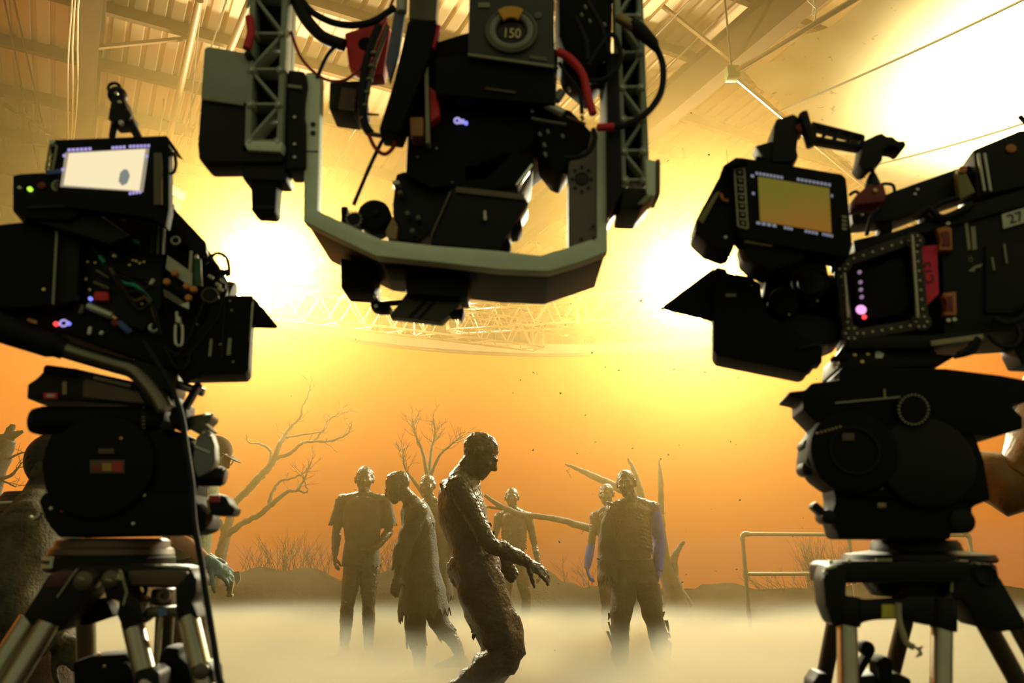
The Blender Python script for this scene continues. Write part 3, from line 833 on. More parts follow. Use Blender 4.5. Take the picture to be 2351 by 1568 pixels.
def figure(label, Y, J, face, headdir, opts=None, name='person'):
    """J: joint -> (px, py, dy); face: forward direction of the chest; headdir: (up, forward) of the head"""
    o = dict(S=1.0, mat=M_MUD, rough=.010, seed=1, fat=1.0, curl=.5, ground=True, palm=None, foot=None, voxel=.008, headS=1.09, hipf=None); o.update(opts or {})
    S = o['S']
    j = {k: atY(p[0], p[1], Y + (p[2] if len(p) > 2 else 0)) for k, p in J.items()}
    root = thing(name, label, 'person', (j['pelvis'].x, j['pelvis'].y, 0))
    b = Body()
    f0 = Vector(face).normalized()
    up = (j['neck'] - j['pelvis']).normalized()
    ls = (j['shl'] - j['shr']); ls = ls.normalized(); lh = (j['hpl'] - j['hpr']).normalized()
    fs_ = ls.cross(up).normalized()
    if fs_.dot(f0) < 0: fs_ = -fs_
    fh = lh.cross(up).normalized()
    if fh.dot(f0) < 0: fh = -fh
    fat = o['fat'] * S
    pv, wa, ch, nk = j['pelvis'], j['waist'], j['chest'], j['neck']
    sp = crv([pv - up * .07 * S, pv, wa, ch, (ch + nk) / 2 + (nk - ch) * .18, nk], 4)
    prof = [(.11, .085), (.165, .115), (.135, .098), (.165, .118), (.165, .105), (.062, .058)]
    rings = []
    for i, q in enumerate(sp):
        t = i / (len(sp) - 1) * (len(prof) - 1); a = min(int(t), len(prof) - 2); v = t - a; v = v * v * (3 - 2 * v)
        w = (prof[a][0] + (prof[a + 1][0] - prof[a][0]) * v) * fat; d = (prof[a][1] + (prof[a + 1][1] - prof[a][1]) * v) * fat
        h = i / (len(sp) - 1); l = lh.lerp(ls, min(1, h * 1.6)).normalized(); f = fh.lerp(fs_, min(1, h * 1.6)).normalized()
        rings.append((q, l * w, f * d))
    b.loft(rings, 24)
    hc = j['head']; b.limb([nk - up * .05 * S, nk.lerp(hc, .45), hc - Vector(headdir[0]).normalized() * .03 * S], [.066 * fat, .054 * fat, .055 * fat])
    # trapezius, shoulders, glutes
    for s_ in ('l', 'r'):
        sh = j['sh' + s_]
        b.limb([nk + (hc - nk) * .12, nk.lerp(sh, .55) + up * .012, sh], [.048 * fat, .055 * fat, .060 * fat])
        b.ball(sh, .066 * fat, .066 * fat, .07 * fat)
        el, wr = j['el' + s_], j['wr' + s_]
        b.limb([sh, sh.lerp(el, .45), el, el.lerp(wr, .35), wr], [.058 * fat, .050 * fat, .040 * fat, .043 * fat, .027 * fat])
        hp, kn, an = j['hp' + s_], j['kn' + s_], j['an' + s_]
        b.limb([hp, hp.lerp(kn, .5), kn, kn.lerp(an, .35) - fh * .015, an], [.092 * fat, .080 * fat, .058 * fat, .060 * fat, .036 * fat])
        b.ball(hp.lerp(pv, .4) - fh * .05 * S, .09 * fat, .09 * fat, .10 * fat)
        b.ball(kn + fh * .012, .052 * fat)
        # hand
        hd = j.get('ha' + s_); hd = (hd - wr) if hd is not None else (wr - el)
        pn = o['palm'] or {}
        pm = Vector(pn.get(s_, (-ls if s_ == 'l' else ls)))
        hand(b, wr, hd, pm, S * 1.05, o['curl'], 1 if s_ == 'l' else -1)
        fd = (o['foot'] or {}).get(s_, fh); foot(b, an, fd, S, ground=max(0.0, an.z - .10 * S))
    for e in o.get('extra', ()): e(b, j, ls, fs_, up)
    head(b, hc, headdir[0], headdir[1], S * o['headS'])
    ob = remeshed(b, 'body', o['mat'], root, o['voxel'], o['rough'], 15, 4, o['seed'])
    return root, j, dict(ls=ls, fs=fs_, up=up, lh=lh, fh=fh, fat=fat, S=S)
def ribs(side, n=6, s=1.0):
    def go(b, j, ls, fs, up):
        c = j['chest'] - up * .03
        for k in range(n):
            P = []
            for q in range(6):
                a = R(18 + q * 13)
                P.append(c - up * (k * .034 - .03 + q * .010) + (ls * side * math.sin(a) * .158 + fs * math.cos(a) * .118) * s)
            b.tube(P, [.009, .012, .012, .011, .010, .006], 8)
    return go
def tatters(root, pts, m, seed, L=.10, W=.03):
    """torn cloth strips hanging from the given points, one mesh part"""
    rnd = random.Random(seed); b = MB()
    for p in pts:
        p = Vector(p); l = L * rnd.uniform(.4, 1.3); w = W * rnd.uniform(.5, 1.4); a = rnd.uniform(0, PI)
        x = Vector((math.cos(a), math.sin(a) * .6, 0)); d = Vector((rnd.uniform(-.35, .35), rnd.uniform(-.3, .3), -1)).normalized(); n = x.cross(d).normalized() * .004
        q0, q1 = p - x * w / 2, p + x * w / 2; e = p + d * l; mi = p + d * l * .55 + x * rnd.uniform(-.3, .3) * w
        fr = [q0, q1, mi + x * w * .35, e, mi - x * w * .3]
        b.hull_prism([v + n for v in fr], [v - n for v in fr])
    return b.build('torn_cloth', m, root, smooth=0)
def torso_rings(j, D, grow, levels):
    """levels: (t along pelvis..neck, half width, half depth)"""
    out = []
    pv, nk, ch, wa = j['pelvis'], j['neck'], j['chest'], j['waist']
    P = [pv, wa, ch, nk]
    for t, w, d in levels:
        u = t * 3; i = min(max(int(u), 0), 2); q = P[i].lerp(P[i + 1], u - i) if t >= 0 else pv + (pv - wa).normalized() * (-t * 3 * (wa - pv).length)
        h = max(0, min(1, t * 1.3)); l = D['lh'].lerp(D['ls'], h).normalized(); f = D['fh'].lerp(D['fs'], h).normalized()
        out.append((q, l * (w + grow), f * (d + grow)))
    return out

# ---- A: standing figure in a torn tee shirt, facing the lens
rA, jA, D = figure('mud-caked person standing straight in a short-sleeved shirt, left of the group', 7.17,
    dict(head=(837, 1100), neck=(835, 1143), shl=(882, 1151, .02), shr=(788, 1151, .02), chest=(833, 1188), waist=(831, 1246), pelvis=(829, 1290), ell=(893, 1218, .05), wrl=(866, 1256, -.10), hal=(846, 1268, -.14), elr=(773, 1216, .03), wrr=(770, 1272, -.03), har=(768, 1300, -.06), hpl=(849, 1300), hpr=(811, 1300), knl=(846, 1392, -.03), knr=(797, 1392, -.03), anl=(846, 1487, .03), anr=(790, 1487, .03)),
    (0, -1, 0), ((0, .03, 1), (.12, -1, -.05)), dict(seed=3, fat=1.02, foot={'l': (.15, -1, 0), 'r': (-.55, -1, 0)}))
shell(torso_rings(jA, D, .012, ((1.02, .085, .075), (.94, .165, .10), (.80, .185, .118), (.62, .178, .125), (.35, .152, .11), (.10, .168, .122), (-.06, .178, .128))), 'tee_shirt', M_RAG, rA, rag_bottom=.02, seed=2)
for s_ in 'lr':
    shell(limb_rings([jA['sh' + s_] + Vector((0, 0, .015)), jA['sh' + s_].lerp(jA['el' + s_], .55), jA['sh' + s_].lerp(jA['el' + s_], .85)], [.075, .082, .088]), 'shirt_sleeve', M_RAG, rA, rag_bottom=.03, seed=5)
# ---- B: front right figure with a bare-rib torso, torn trousers and one blue sleeve
rB, jB, D = figure('mud-caked person with bare ribs, ragged trousers and a blue sleeve, front of the right pair', 6.6,
    dict(head=(1437, 1110), neck=(1452, 1156), shl=(1497, 1168, .02), shr=(1408, 1170, .0), chest=(1453, 1208), waist=(1456, 1268), pelvis=(1458, 1316), ell=(1514, 1240, .05), wrl=(1511, 1310, -.02), hal=(1508, 1345, -.05), elr=(1397, 1245, .06), wrr=(1396, 1312, -.02), har=(1398, 1345, -.05), hpl=(1481, 1326), hpr=(1436, 1326), knl=(1502, 1424, -.05), knr=(1424, 1428, -.05), anl=(1524, 1518, .03), anr=(1423, 1522, .03)),
    (0, -1, 0), ((-.10, .02, 1), (-.30, -1, .0)), dict(seed=7, fat=1.06, S=.98, extra=(ribs(1, 6),), foot={'l': (.35, -1, 0), 'r': (-.1, -1, 0)}))
shell(limb_rings([jB['shl'] + Vector((.0, 0, .03)), jB['shl'].lerp(jB['ell'], .5), jB['ell'], jB['ell'].lerp(jB['wrl'], .5), jB['wrl']], [.068, .064, .053, .052, .040]), 'blue_sleeve', M_BLUE, rB, seed=3, crumple=.003)
b = Body(); hand(b, jB['wrl'], jB['hal'] - jB['wrl'], -D['ls'], 1.12, .5, 1); remeshed(b, 'blue_glove', M_BLUE, rB, .006, 0, 10, 1)
for s_ in 'lr':
    shell(limb_rings([jB['hp' + s_] + Vector((0, 0, .05)), jB['hp' + s_].lerp(jB['kn' + s_], .5), jB['kn' + s_], jB['kn' + s_].lerp(jB['an' + s_], .45), jB['kn' + s_].lerp(jB['an' + s_], .88)], [.108, .104, .082, .080, .070], squash=1.0), 'trouser_leg', M_RAG, rB, rag_bottom=.06, seed=11 if s_ == 'l' else 14, crumple=.014, freq=14)
shell(torso_rings(jB, D, .010, ((.22, .150, .108), (.05, .168, .118), (-.14, .172, .125))), 'trouser_waist', M_RAG, rB, rag_top=.02, seed=4)
shell(limb_rings([jB['shr'] + Vector((.03, 0, .05)), jB['shr'].lerp(jB['elr'], .6), jB['elr'].lerp(jB['wrr'], .3), jB['elr'].lerp(jB['wrr'], .9), jB['elr'].lerp(jB['wrr'], 1.3)], [.085, .090, .095, .090, .085], squash=.8), 'ragged_cape', M_RAG, rB, rag_bottom=.10, seed=21, crumple=.018, freq=12)
tatters(rB, [jB['hpr'].lerp(jB['knr'], t) + Vector((-.10, .0, 0)) for t in (.2, .4, .6, .8, 1.0, 1.2)] + [jB['hpl'].lerp(jB['knl'], t) + Vector((.10, .0, 0)) for t in (.15, .35, .6, .8, 1.0, 1.3, 1.5)] + [jB['knl'].lerp(jB['anl'], t) + Vector((.085, 0, 0)) for t in (.3, .5, .6)] + [jB['wrr'] + Vector((x, 0, -.03)) for x in (-.06, -.02, .03)], M_RAG, 5, .10, .028)
# ---- E: far figure with bare ribs
rE, jE, D = figure('slim mud-caked person with pale ribs standing farthest back, arms hanging', 9.2,
    dict(head=(1175, 1142), neck=(1178, 1174), shl=(1213, 1188, .02), shr=(1145, 1188, .02), chest=(1180, 1213), waist=(1181, 1262), pelvis=(1181, 1300), ell=(1227, 1250, .05), wrl=(1240, 1310, -.06), hal=(1240, 1340, -.1), elr=(1132, 1250, .05), wrr=(1128, 1310, -.02), hpl=(1197, 1306), hpr=(1166, 1306), knl=(1208, 1378, -.04), knr=(1160, 1378, -.04), anl=(1204, 1446, .03), anr=(1157, 1446, .03)),
    (0, -1, 0), ((0, .04, 1), (-.03, -1, .05)), dict(seed=12, S=.97, fat=.98, extra=(ribs(1, 7), ribs(-1, 7))))
# ---- F: figure behind B with a blue forearm
rF, jF, D = figure('bald mud-caked person with a blue forearm, half hidden behind the right front figure', 8.6,
    dict(head=(1392, 1135), neck=(1400, 1170), shl=(1438, 1186, .02), shr=(1366, 1188, .02), chest=(1402, 1214), waist=(1404, 1262), pelvis=(1405, 1302), ell=(1450, 1250, .05), wrl=(1450, 1305, -.02), elr=(1357, 1252, .02), wrr=(1348, 1304, -.05), har=(1353, 1330, -.07), hpl=(1422, 1308), hpr=(1390, 1308), knl=(1452, 1384, -.04), knr=(1396, 1384, -.04), anl=(1462, 1458, .03), anr=(1396, 1458, .03)),
    (-.3, -1, 0), ((-.05, .03, 1), (-.45, -1, .0)), dict(seed=16, S=1.0, fat=.98, extra=(ribs(-1, 6),)))
shell(limb_rings([jF['elr'], jF['elr'].lerp(jF['wrr'], .5), jF['wrr']], [.047, .050, .035]), 'blue_sleeve', M_BLUE, rF, seed=6, crumple=.002)
b = Body(); hand(b, jF['wrr'], jF['har'] - jF['wrr'], D['ls'], 1.1, .5, -1); remeshed(b, 'blue_glove', M_BLUE, rF, .006, 0, 10, 1)
for s_ in 'lr':
    shell(limb_rings([jF['hp' + s_] + Vector((0, 0, .05)), jF['hp' + s_].lerp(jF['kn' + s_], .5), jF['kn' + s_], jF['kn' + s_].lerp(jF['an' + s_], .7)], [.102, .095, .078, .078]), 'trouser_leg', M_RAG, rF, rag_bottom=.09, seed=31, crumple=.012, freq=14)
# ---- G: figure mostly hidden behind D
rG, jG, D = figure('pale-backed mud-caked person mostly hidden behind the bowed figure', 8.0,
    dict(head=(981, 1116), neck=(988, 1152), shl=(1022, 1170, .02), shr=(956, 1170, .02), chest=(990, 1200), waist=(992, 1252), pelvis=(993, 1298), ell=(1031, 1240, .03), wrl=(1030, 1300, .0), elr=(946, 1240, .05), wrr=(946, 1300, -.02), hpl=(1010, 1306), hpr=(976, 1306), knl=(1012, 1388, -.04), knr=(975, 1388, -.04), anl=(1010, 1468, .03), anr=(972, 1468, .03)),
    (-.1, -1, 0), ((-.1, .03, 1), (-.3, -1, -.1)), dict(seed=19, S=1.0, fat=1.0))
shell(torso_rings(jG, D, .012, ((.96, .13, .09), (.85, .178, .11), (.62, .172, .12), (.30, .150, .11), (.02, .172, .122), (-.22, .188, .13), (-.5, .20, .15))), 'long_rag_shirt', M_RAG, rG, rag_bottom=.09, seed=8, crumple=.014)
# ---- D: bowed figure in a long coat, profile to the left
rD, jD, D = figure('mud-caked person in a ragged coat bowing the head and stepping forward, facing left', 6.1,
    dict(head=(911, 1118), neck=(950, 1152), shr=(958, 1172, .17), shl=(962, 1174, -.17), chest=(963, 1212), waist=(962, 1276), pelvis=(966, 1324), ell=(925, 1258, -.22), wrl=(913, 1322, -.22), hal=(908, 1352, -.24), elr=(985, 1262, .20), wrr=(965, 1330, .20), hpl=(960, 1336, -.09), hpr=(972, 1336, .09), knl=(952, 1440, -.09), knr=(1008, 1428, .09), anl=(963, 1542, -.09), anr=(1056, 1500, .09)),
    (-1, -.25, 0), ((-.42, 0, .90), (-.86, -.05, -.50)), dict(seed=23, S=1.0, fat=1.05, foot={'l': (-1, -.2, 0), 'r': (-.6, -.2, 0)}))
shell(torso_rings(jD, D, .014, ((1.0, .075, .07), (.90, .16, .105), (.72, .188, .128), (.45, .170, .130), (.12, .182, .140), (-.25, .215, .165), (-.58, .225, .19))), 'ragged_coat', M_RAG, rD, rag_bottom=.08, seed=9, crumple=.02, freq=10)
shell(limb_rings([jD['shl'], jD['shl'].lerp(jD['ell'], .5), jD['ell'], jD['ell'].lerp(jD['wrl'], .7)], [.078, .078, .068, .062]), 'coat_sleeve', M_RAG, rD, rag_bottom=.05, seed=13, crumple=.014, freq=14)
for s_ in 'lr':
    shell(limb_rings([jD['hp' + s_], jD['hp' + s_].lerp(jD['kn' + s_], .5), jD['kn' + s_], jD['kn' + s_].lerp(jD['an' + s_], .35)], [.10, .092, .080, .078]), 'trouser_leg', M_RAG, rD, rag_bottom=.06, seed=17, crumple=.012, freq=14)
tatters(rD, [jD['neck'] + Vector((-.02 + .05 * k, -.10, -.05 - .03 * k)) for k in range(5)] + [jD['waist'] + Vector((-.17 + .02 * k, -.05, .1 - .05 * k)) for k in range(5)], M_RAG, 8, .07, .035)
# ---- C: the near walking figure, profile to the right, head bowed
rC, jC, D = figure('nearest mud-caked person striding with bent knees and bowed head, profile to the right', 4.2,
    dict(head=(1104, 1044), neck=(1055, 1092), shr=(1052, 1122, -.19), shl=(1062, 1126, .19), chest=(1058, 1170), waist=(1082, 1242), pelvis=(1090, 1290), elr=(1122, 1246, -.25), wrr=(1210, 1290, -.20), har=(1246, 1314, -.20), ell=(1122, 1246, .24), wrl=(1157, 1288, .10), hal=(1170, 1310, .06), hpr=(1086, 1312, -.10), hpl=(1094, 1312, .10), knr=(1164, 1494, -.12), knl=(1142, 1488, .12), anr=(1036, 1618, -.12), anl=(1088, 1678, .12)),
    (1, -.1, 0), ((.52, 0, .86), (.80, -.03, -.60)), dict(seed=29, S=1.0, fat=1.06, curl=.35, rough=.013, voxel=.0075, palm={'r': (-.3, .5, -.6), 'l': (0, -1, 0)}, foot={'r': (.8, 0, 0), 'l': (1, 0, 0)}))
shell(torso_rings(jC, D, .010, ((.99, .09, .085), (.90, .165, .11), (.72, .182, .128), (.50, .168, .122), (.25, .158, .118), (.02, .172, .128), (-.16, .185, .14))), 'ragged_shirt', M_MUD, rC, rag_bottom=.04, seed=41, crumple=.016, freq=12)
for s_ in 'lr':
    shell(limb_rings([jC['hp' + s_] + Vector((-.01, 0, .05)), jC['hp' + s_].lerp(jC['kn' + s_], .5), jC['kn' + s_] + Vector((.0, 0, .0)), jC['kn' + s_].lerp(jC['an' + s_], .45), jC['kn' + s_].lerp(jC['an' + s_], .85)], [.135, .128, .096, .088, .080]), 'trouser_leg', M_MUD, rC, rag_bottom=.05, seed=43, crumple=.022, freq=14)
tatters(rC, [atY(1072 + (y - 1385) * .25, y, 4.12) for y in (1365, 1390, 1410, 1425, 1440, 1455)] + [atY(1012 + k * 6, 1110 + (k * 37) % 60, 4.1 + .05 * (k % 4)) for k in range(8)] + [atY(1100 + k * 10, 1160 + k * 20, 4.05) for k in range(6)] + [atY(1075, 1370 + k * 8, 4.15) for k in range(3)], M_MUD, 12, .07, .03)

# ================================================================== right camera rig
BM, BP, RB, GA = MATS['black_metal'], MATS['black_plastic'], MATS['rubber'], MATS['grey_anodised']
def P_(root, pl, name, m, pts, off, th, bv=.003, label=None, parent=None):
    b = MB(); b.pris(pl, pts, off, th, bv); return b.build(name, m, parent or root, smooth=35, label=label)
def Rc(root, pl, name, m, x0, y0, x1, y1, off, th, bv=.003, label=None, parent=None):
    return P_(root, pl, name, m, ((x0, y0), (x1, y0), (x1, y1), (x0, y1)), off, th, bv, label, parent)
def Dc(root, pl, name, m, x, y, r, off, th, bv=.002, label=None, seg=24, r1=None, parent=None):
    b = MB(); b.disc(pl, x, y, r, off, th, bv, seg, r1); return b.build(name, m, parent or root, smooth=35, label=label)
def Tb(root, pl, name, m, pts, r, off=0.0, seg=8, label=None, smooth=True, parent=None):
    b = MB(); b.ptube(pl, pts, r, seg, smooth, off); return b.build(name, m, parent or root, smooth=50, label=label)
def Br(root, pl, name, m, a, c, w, off, th, bv=.002, label=None, parent=None):
    b = MB(); b.pbar(pl, a, c, w, off, th, bv); return b.build(name, m, parent or root, smooth=35, label=label)
def Cx(root, pl, name, m, a, c, r, off=0.0, r1=None, bv=.002, label=None, seg=18, parent=None):
    """cylinder lying across the plane from pixel a to pixel c"""
    b = MB(); p0 = pl.pt(a[0], a[1], off); p1 = pl.pt(c[0], c[1], off); b.cyl(p0, p1, pl.m(r), None if r1 is None else pl.m(r1), seg, bv); return b.build(name, m, parent or root, smooth=40, label=label)
def text3d(root, pl, body, px, py, h_px, m, off, rot=0.0, name='lettering', parent=None, sx=1.0):
    """flat printed characters standing on the plane (converted to a mesh)"""
    cu = bpy.data.curves.new('t', 'FONT'); cu.body = body; cu.align_x = 'CENTER'; cu.align_y = 'CENTER'; cu.size = 1.0; cu.extrude = .01
    to = bpy.data.objects.new('t', cu); COL.objects.link(to)
    dg = bpy.context.evaluated_depsgraph_get(); me = bpy.data.meshes.new_from_object(to.evaluated_get(dg))
    bpy.data.objects.remove(to)
    c = pl.pt(px, py, off); k = pl.m(h_px) / .72; a = R(rot)
    xx = pl.x * math.cos(a) + pl.z * math.sin(a); yy = -pl.x * math.sin(a) + pl.z * math.cos(a)
    b = MB(); b.add([c + xx * (v.co.x * k * sx) + yy * (v.co.y * k) - pl.n * (v.co.z * k) for v in me.vertices], [tuple(p.vertices) for p in me.polygons])
    bpy.data.meshes.remove(me)
    return b.build(name, m, parent or root, smooth=0)
def screws(root, pl, pts, r, off, m=None, name='screw'):
    for x, y in pts:
        b = MB(); b.disc(pl, x, y, r, off, .004, .0008, 10); b.build(name, m or MATS['silver_paint'], root)
def legpair(root, name, tops, foots, r, m, sleeve=None):
    for k, (t, f) in enumerate(zip(tops, foots)):
        b = MB(); b.cyl(t, t.lerp(f, .52), r, seg=20); b.build(name, m, root)
        b = MB(); b.cyl(t.lerp(f, .48), f, r * .8, seg=16); b.build('lower_' + name, m, root)

PR = Plane(2000, 800, 1.14, -14)
def right_camera():
    t = thing('cinema_camera', 'black cinema camera with pink tape and glowing buttons on the right tripod', 'camera', PR.pt(2050, 780, .1))
    pl = PR
    # body and cage
    P_(t, pl, 'body', BP, ((1935, 612), (2100, 556), (2240, 500), (2430, 440), (2430, 745), (2250, 758), (2120, 772), (1952, 768)), .03, .13, .006)
    P_(t, pl, 'rear_module', BM, ((2160, 520), (2240, 492), (2430, 430), (2430, 752), (2200, 768), (2168, 772)), .012, .15, .004)
    fr = [((1928, 604), (2102, 545)), ((2102, 545), (2122, 742)), ((2122, 742), (1950, 770)), ((1950, 770), (1928, 604))]
    cage = None
    for a, c in fr:
        o = Br(t, pl, 'cage_bar', MATS['cage_olive'], a, c, 26, .0, .02, .003)
        n = int(max(abs(a[0] - c[0]), abs(a[1] - c[1])) / 20)
        for i in range(n):
            q = (i + .5) / n; b = MB(); b.disc(pl, a[0] + (c[0] - a[0]) * q, a[1] + (c[1] - a[1]) * q, 3.2, -.0015, .004, 0, 8); b.build('cage_hole', MATS['hole_rim'], o)
    for x, y in ((1934, 606), (2100, 552), (2116, 738), (1955, 765)):
        o = Dc(t, pl, 'cage_corner', MATS['cage_olive'], x, y, 22, -.002, .024)
        for k in range(6):
            a = k * PI / 3; b = MB(); b.disc(pl, x + 13 * math.cos(a), y + 13 * math.sin(a), 2.8, -.004, .004, 0, 8); b.build('cage_hole', MATS['hole_rim'], o)
    Cx(t, pl, 'cage_rod', MATS['tube_alloy'], (2094, 540), (2107, 732), 4.5, -.012, label='bright rod at the cage edge')
    Cx(t, pl, 'cage_rod', MATS['tube_alloy'], (1938, 626), (1947, 732), 4.5, -.012)
    P_(t, pl, 'side_panel', BP, ((1958, 632), (2060, 590), (2076, 600), (2088, 700), (2070, 724), (1970, 736)), .006, .03, .004)
    for x, y, r in ((1974, 624, 4.5), (1976, 647, 4.5), (1977, 664, 4.5), (1979, 681, 4.5)):
        Dc(t, pl, 'button_light', MATS['led_dim'], x, y, r, .0, .004, 0, seg=12)
    b = MB(); c = pl.pt(1977, 711, -.004); b.torus(c, pl.n, pl.m(9), pl.m(2.6), 20, 8); b.cyl(c - pl.n * .001, c + pl.n * .004, pl.m(5.5)); b.build('record_button', MATS['led_pink'], t, label='glowing pink round button')
    Dc(t, pl, 'tally_light', MATS['led_red'], 1985, 727, 4.8, -.004, .004, 0, seg=12)
    o = P_(t, pl, 'marker_tape', MATS['pink_tape'], ((2108, 566), (2151, 562), (2156, 674), (2121, 708), (2113, 706)), .008, .003, 0, 'pink-red tape with handwritten characters')
    text3d(t, pl, 'C15', 2131, 625, 21, MATS['ink'], .0065, 93, 'handwriting', o, 1.1)
    for pts in (((2150, 524), (2170, 518), (2186, 522), (2188, 574), (2155, 574), (2160, 548)), ((2164, 672), (2196, 668), (2198, 724), (2166, 724), (2172, 700))):
        P_(t, pl, 'clip', MATS['amber_clip'], pts, -.002, .02, .003)
        P_(t, pl, 'clip_pad', MATS['dark_red'], [(x * .62 + 2174 * .38, y * .62 + (549 if y < 600 else 697) * .38) for x, y in pts], -.004, .01, .001)
    screws(t, pl, ((2177, 512), (2192, 733), (2178, 735)), 5, -.004)
    o = P_(t, pl, 'number_tape', MATS['white_label'], ((2300, 492), (2362, 474), (2362, 508), (2304, 525)), .008, .003, 0, 'pale tape numbered 27')
    text3d(t, pl, '27', 2332, 500, 24, MATS['ink'], .0065, 12, 'digits', o, 1.0)
    P_(t, pl, 'spec_print', MATS['olive_label'], ((2215, 512), (2222, 510), (2229, 572), (2222, 574)), .0105, .002, 0); P_(t, pl, 'spec_print', MATS['olive_label'], ((2229, 521), (2239, 519), (2243, 572), (2233, 574)), .0105, .002, 0)
    text3d(t, pl, 'CE', 2229, 595, 8, MATS['olive_label'], .0105, 85, 'mark_print')
    P_(t, pl, 'arrow_print', MATS['olive_label'], ((2223, 622), (2238, 610), (2256, 605), (2253, 612), (2240, 616), (2236, 624)), .0105, .002, 0)
    Rc(t, pl, 'side_door', BM, 2262, 560, 2360, 720, .006, .02, .004); Br(t, pl, 'door_edge', MATS['olive_label'], (2306, 560), (2312, 604), 4, .002, .004, 0); Br(t, pl, 'door_edge', MATS['olive_label'], (2278, 590), (2283, 620), 4, .002, .004, 0)
    # lens, gears, matte box
    Cx(t, pl, 'lens_barrel', BP, (1750, 672), (1932, 690), 62, .09, bv=.006)
    Cx(t, pl, 'lens_barrel', BM, (1800, 668), (1870, 680), 76, .09, bv=.006)
    Dc(t, pl, 'focus_motor', BP, 1862, 648, 44, .0, .05, .004); Dc(t, pl, 'focus_gear', BM, 1862, 648, 30, -.012, .012, .002); Dc(t, pl, 'focus_motor', BP, 1800, 690, 36, .0, .05, .004)
    screws(t, pl, ((1846, 650), (1877, 690), (1726, 655), (1812, 722)), 3.5, -.004, MATS['olive_label'])
    P_(t, pl, 'lens_support', BM, ((1740, 700), (1940, 735), (1936, 775), (1900, 790), (1830, 800), (1740, 760)), .03, .10, .004)
    P_(t, pl, 'matte_box', BP, ((1636, 640), (1722, 650), (1752, 690), (1760, 720), (1886, 795), (1884, 818), (1876, 834), (1863, 840), (1860, 850), (1848, 855), (1646, 816), (1636, 804)), -.01, .08, .004)
    P_(t, pl, 'matte_box_top', BP, ((1632, 628), (1645, 612), (1668, 617), (1670, 626), (1718, 634), (1746, 650), (1752, 700), (1636, 690)), .0, .15, .003)
    P_(t, pl, 'side_flag', BP, ((1515, 708), (1640, 614), (1640, 738)), .0, .005, .001, 'black triangular flag of the matte box')
    P_(t, pl, 'side_flag', BP, ((1560, 706), (1640, 660), (1640, 742)), .14, .005, .001)
    Rc(t, pl, 'filter_label', MATS['olive_label'], 1666, 674, 1690, 681, -.0125, .003, 0)
    Br(t, pl, 'lever', BP, (1712, 610), (1770, 632), 11, .02, .02, .003); Br(t, pl, 'lever', BP, (1760, 628), (1800, 580), 16, .02, .03, .003); Br(t, pl, 'tab', MATS['olive_label'], (1796, 604), (1816, 580), 12, .01, .01, .002)
    Br(t, pl, 'rod_clamp', BM, (1832, 800), (1890, 786), 8, -.016, .01, .002); Rc(t, pl, 'rod_clamp', BP, 1850, 795, 1888, 832, -.004, .05, .003)
    P_(t, pl, 'top_bracket', BP, ((1740, 600), (1830, 575), (1895, 590), (1905, 640), (1840, 650), (1760, 640)), .03, .08, .006)
    # top handle, rail and rear transmitter
    P_(t, pl, 'top_handle', BM, ((1952, 476), (2050, 438), (2195, 386), (2240, 374), (2243, 440), (2132, 478), (2066, 504), (1956, 514)), .02, .045, .006)
    screws(t, pl, ((1980, 492), (2101, 445), (2107, 434)), 4, .017)
    P_(t, pl, 'handle_post', BP, ((2024, 490), (2046, 484), (2052, 530), (2018, 536)), .025, .04, .006)
    P_(t, pl, 'handle_post', BP, ((2118, 480), (2146, 470), (2150, 500), (2126, 506)), .025, .04, .004)
    P_(t, pl, 'top_rail', BM, ((1958, 550), (2060, 528), (2150, 497), (2240, 464), (2430, 408), (2430, 452), (2165, 524), (2062, 552), (1962, 578)), .005, .08, .005)
    P_(t, pl, 'transmitter', BM, ((2234, 342), (2340, 298), (2430, 290), (2430, 410), (2242, 452)), .0, .09, .006)
    Dc(t, pl, 'amber_light', MATS['amber_clip'], 2322, 340, 11, -.004, .005, .001); P_(t, pl, 'olive_bracket', MATS['olive_plate'], ((2197, 387), (2212, 384), (2240, 440), (2204, 458)), -.006, .02, .002); Dc(t, pl, 'amber_light', MATS['amber_clip'], 2211, 388, 9, -.010, .004, .001)
    for x in (2246, 2260): Cx(t, pl, 'transmitter_rod', MATS['silver_paint'], (x, 352), (x + 14, 440), 3.5, -.006)
    Cx(t, pl, 'antenna', RB, (2340, 266), (2372, 300), 6, .03)
    # cables and loops
    for pts, r in ((((1950, 448), (1965, 440), (1985, 452), (2020, 425), (2048, 424), (2054, 440)), 4), (((1990, 540), (2000, 500), (2022, 478)), 5), (((2100, 500), (2130, 480), (2160, 500), (2200, 488), (2230, 470)), 9), (((2140, 478), (2170, 462), (2200, 455)), 6), (((2200, 815), (2226, 800), (2244, 775)), 7), (((2190, 820), (2234, 808), (2250, 778)), 4.5), (((2268, 768), (2290, 790), (2325, 796), (2340, 770), (2330, 740)), 5), (((2280, 730), (2310, 742), (2345, 730), (2360, 700)), 8), (((1860, 600), (1900, 588), (1930, 605)), 5)):
        Tb(t, pl, 'cable', RB, pts, r, -.005)
    # underside plate
    P_(t, pl, 'base_plate', BM, ((1950, 770), (2140, 768), (2250, 756), (2260, 770), (2140, 790), (2130, 800), (1945, 800)), .0, .14, .004)
    Br(t, pl, 'braided_strap', MATS['rope'], (2138, 788), (2258, 772), 12, -.008, .006, .001)
    return t
mat('cage_olive', (.036, .029, .014), .5, .4, .3, 60); mat('hole_rim', (.38, .34, .22), .35, .6, .1, 40); mat('amber_clip', (.55, .16, .03), .5, 0, .2, 40); mat('dark_red', (.20, .02, .01), .6, 0, .2, 40); mat('olive_plate', (.22, .20, .05), .55, .1, .15, 30)
right_camera()

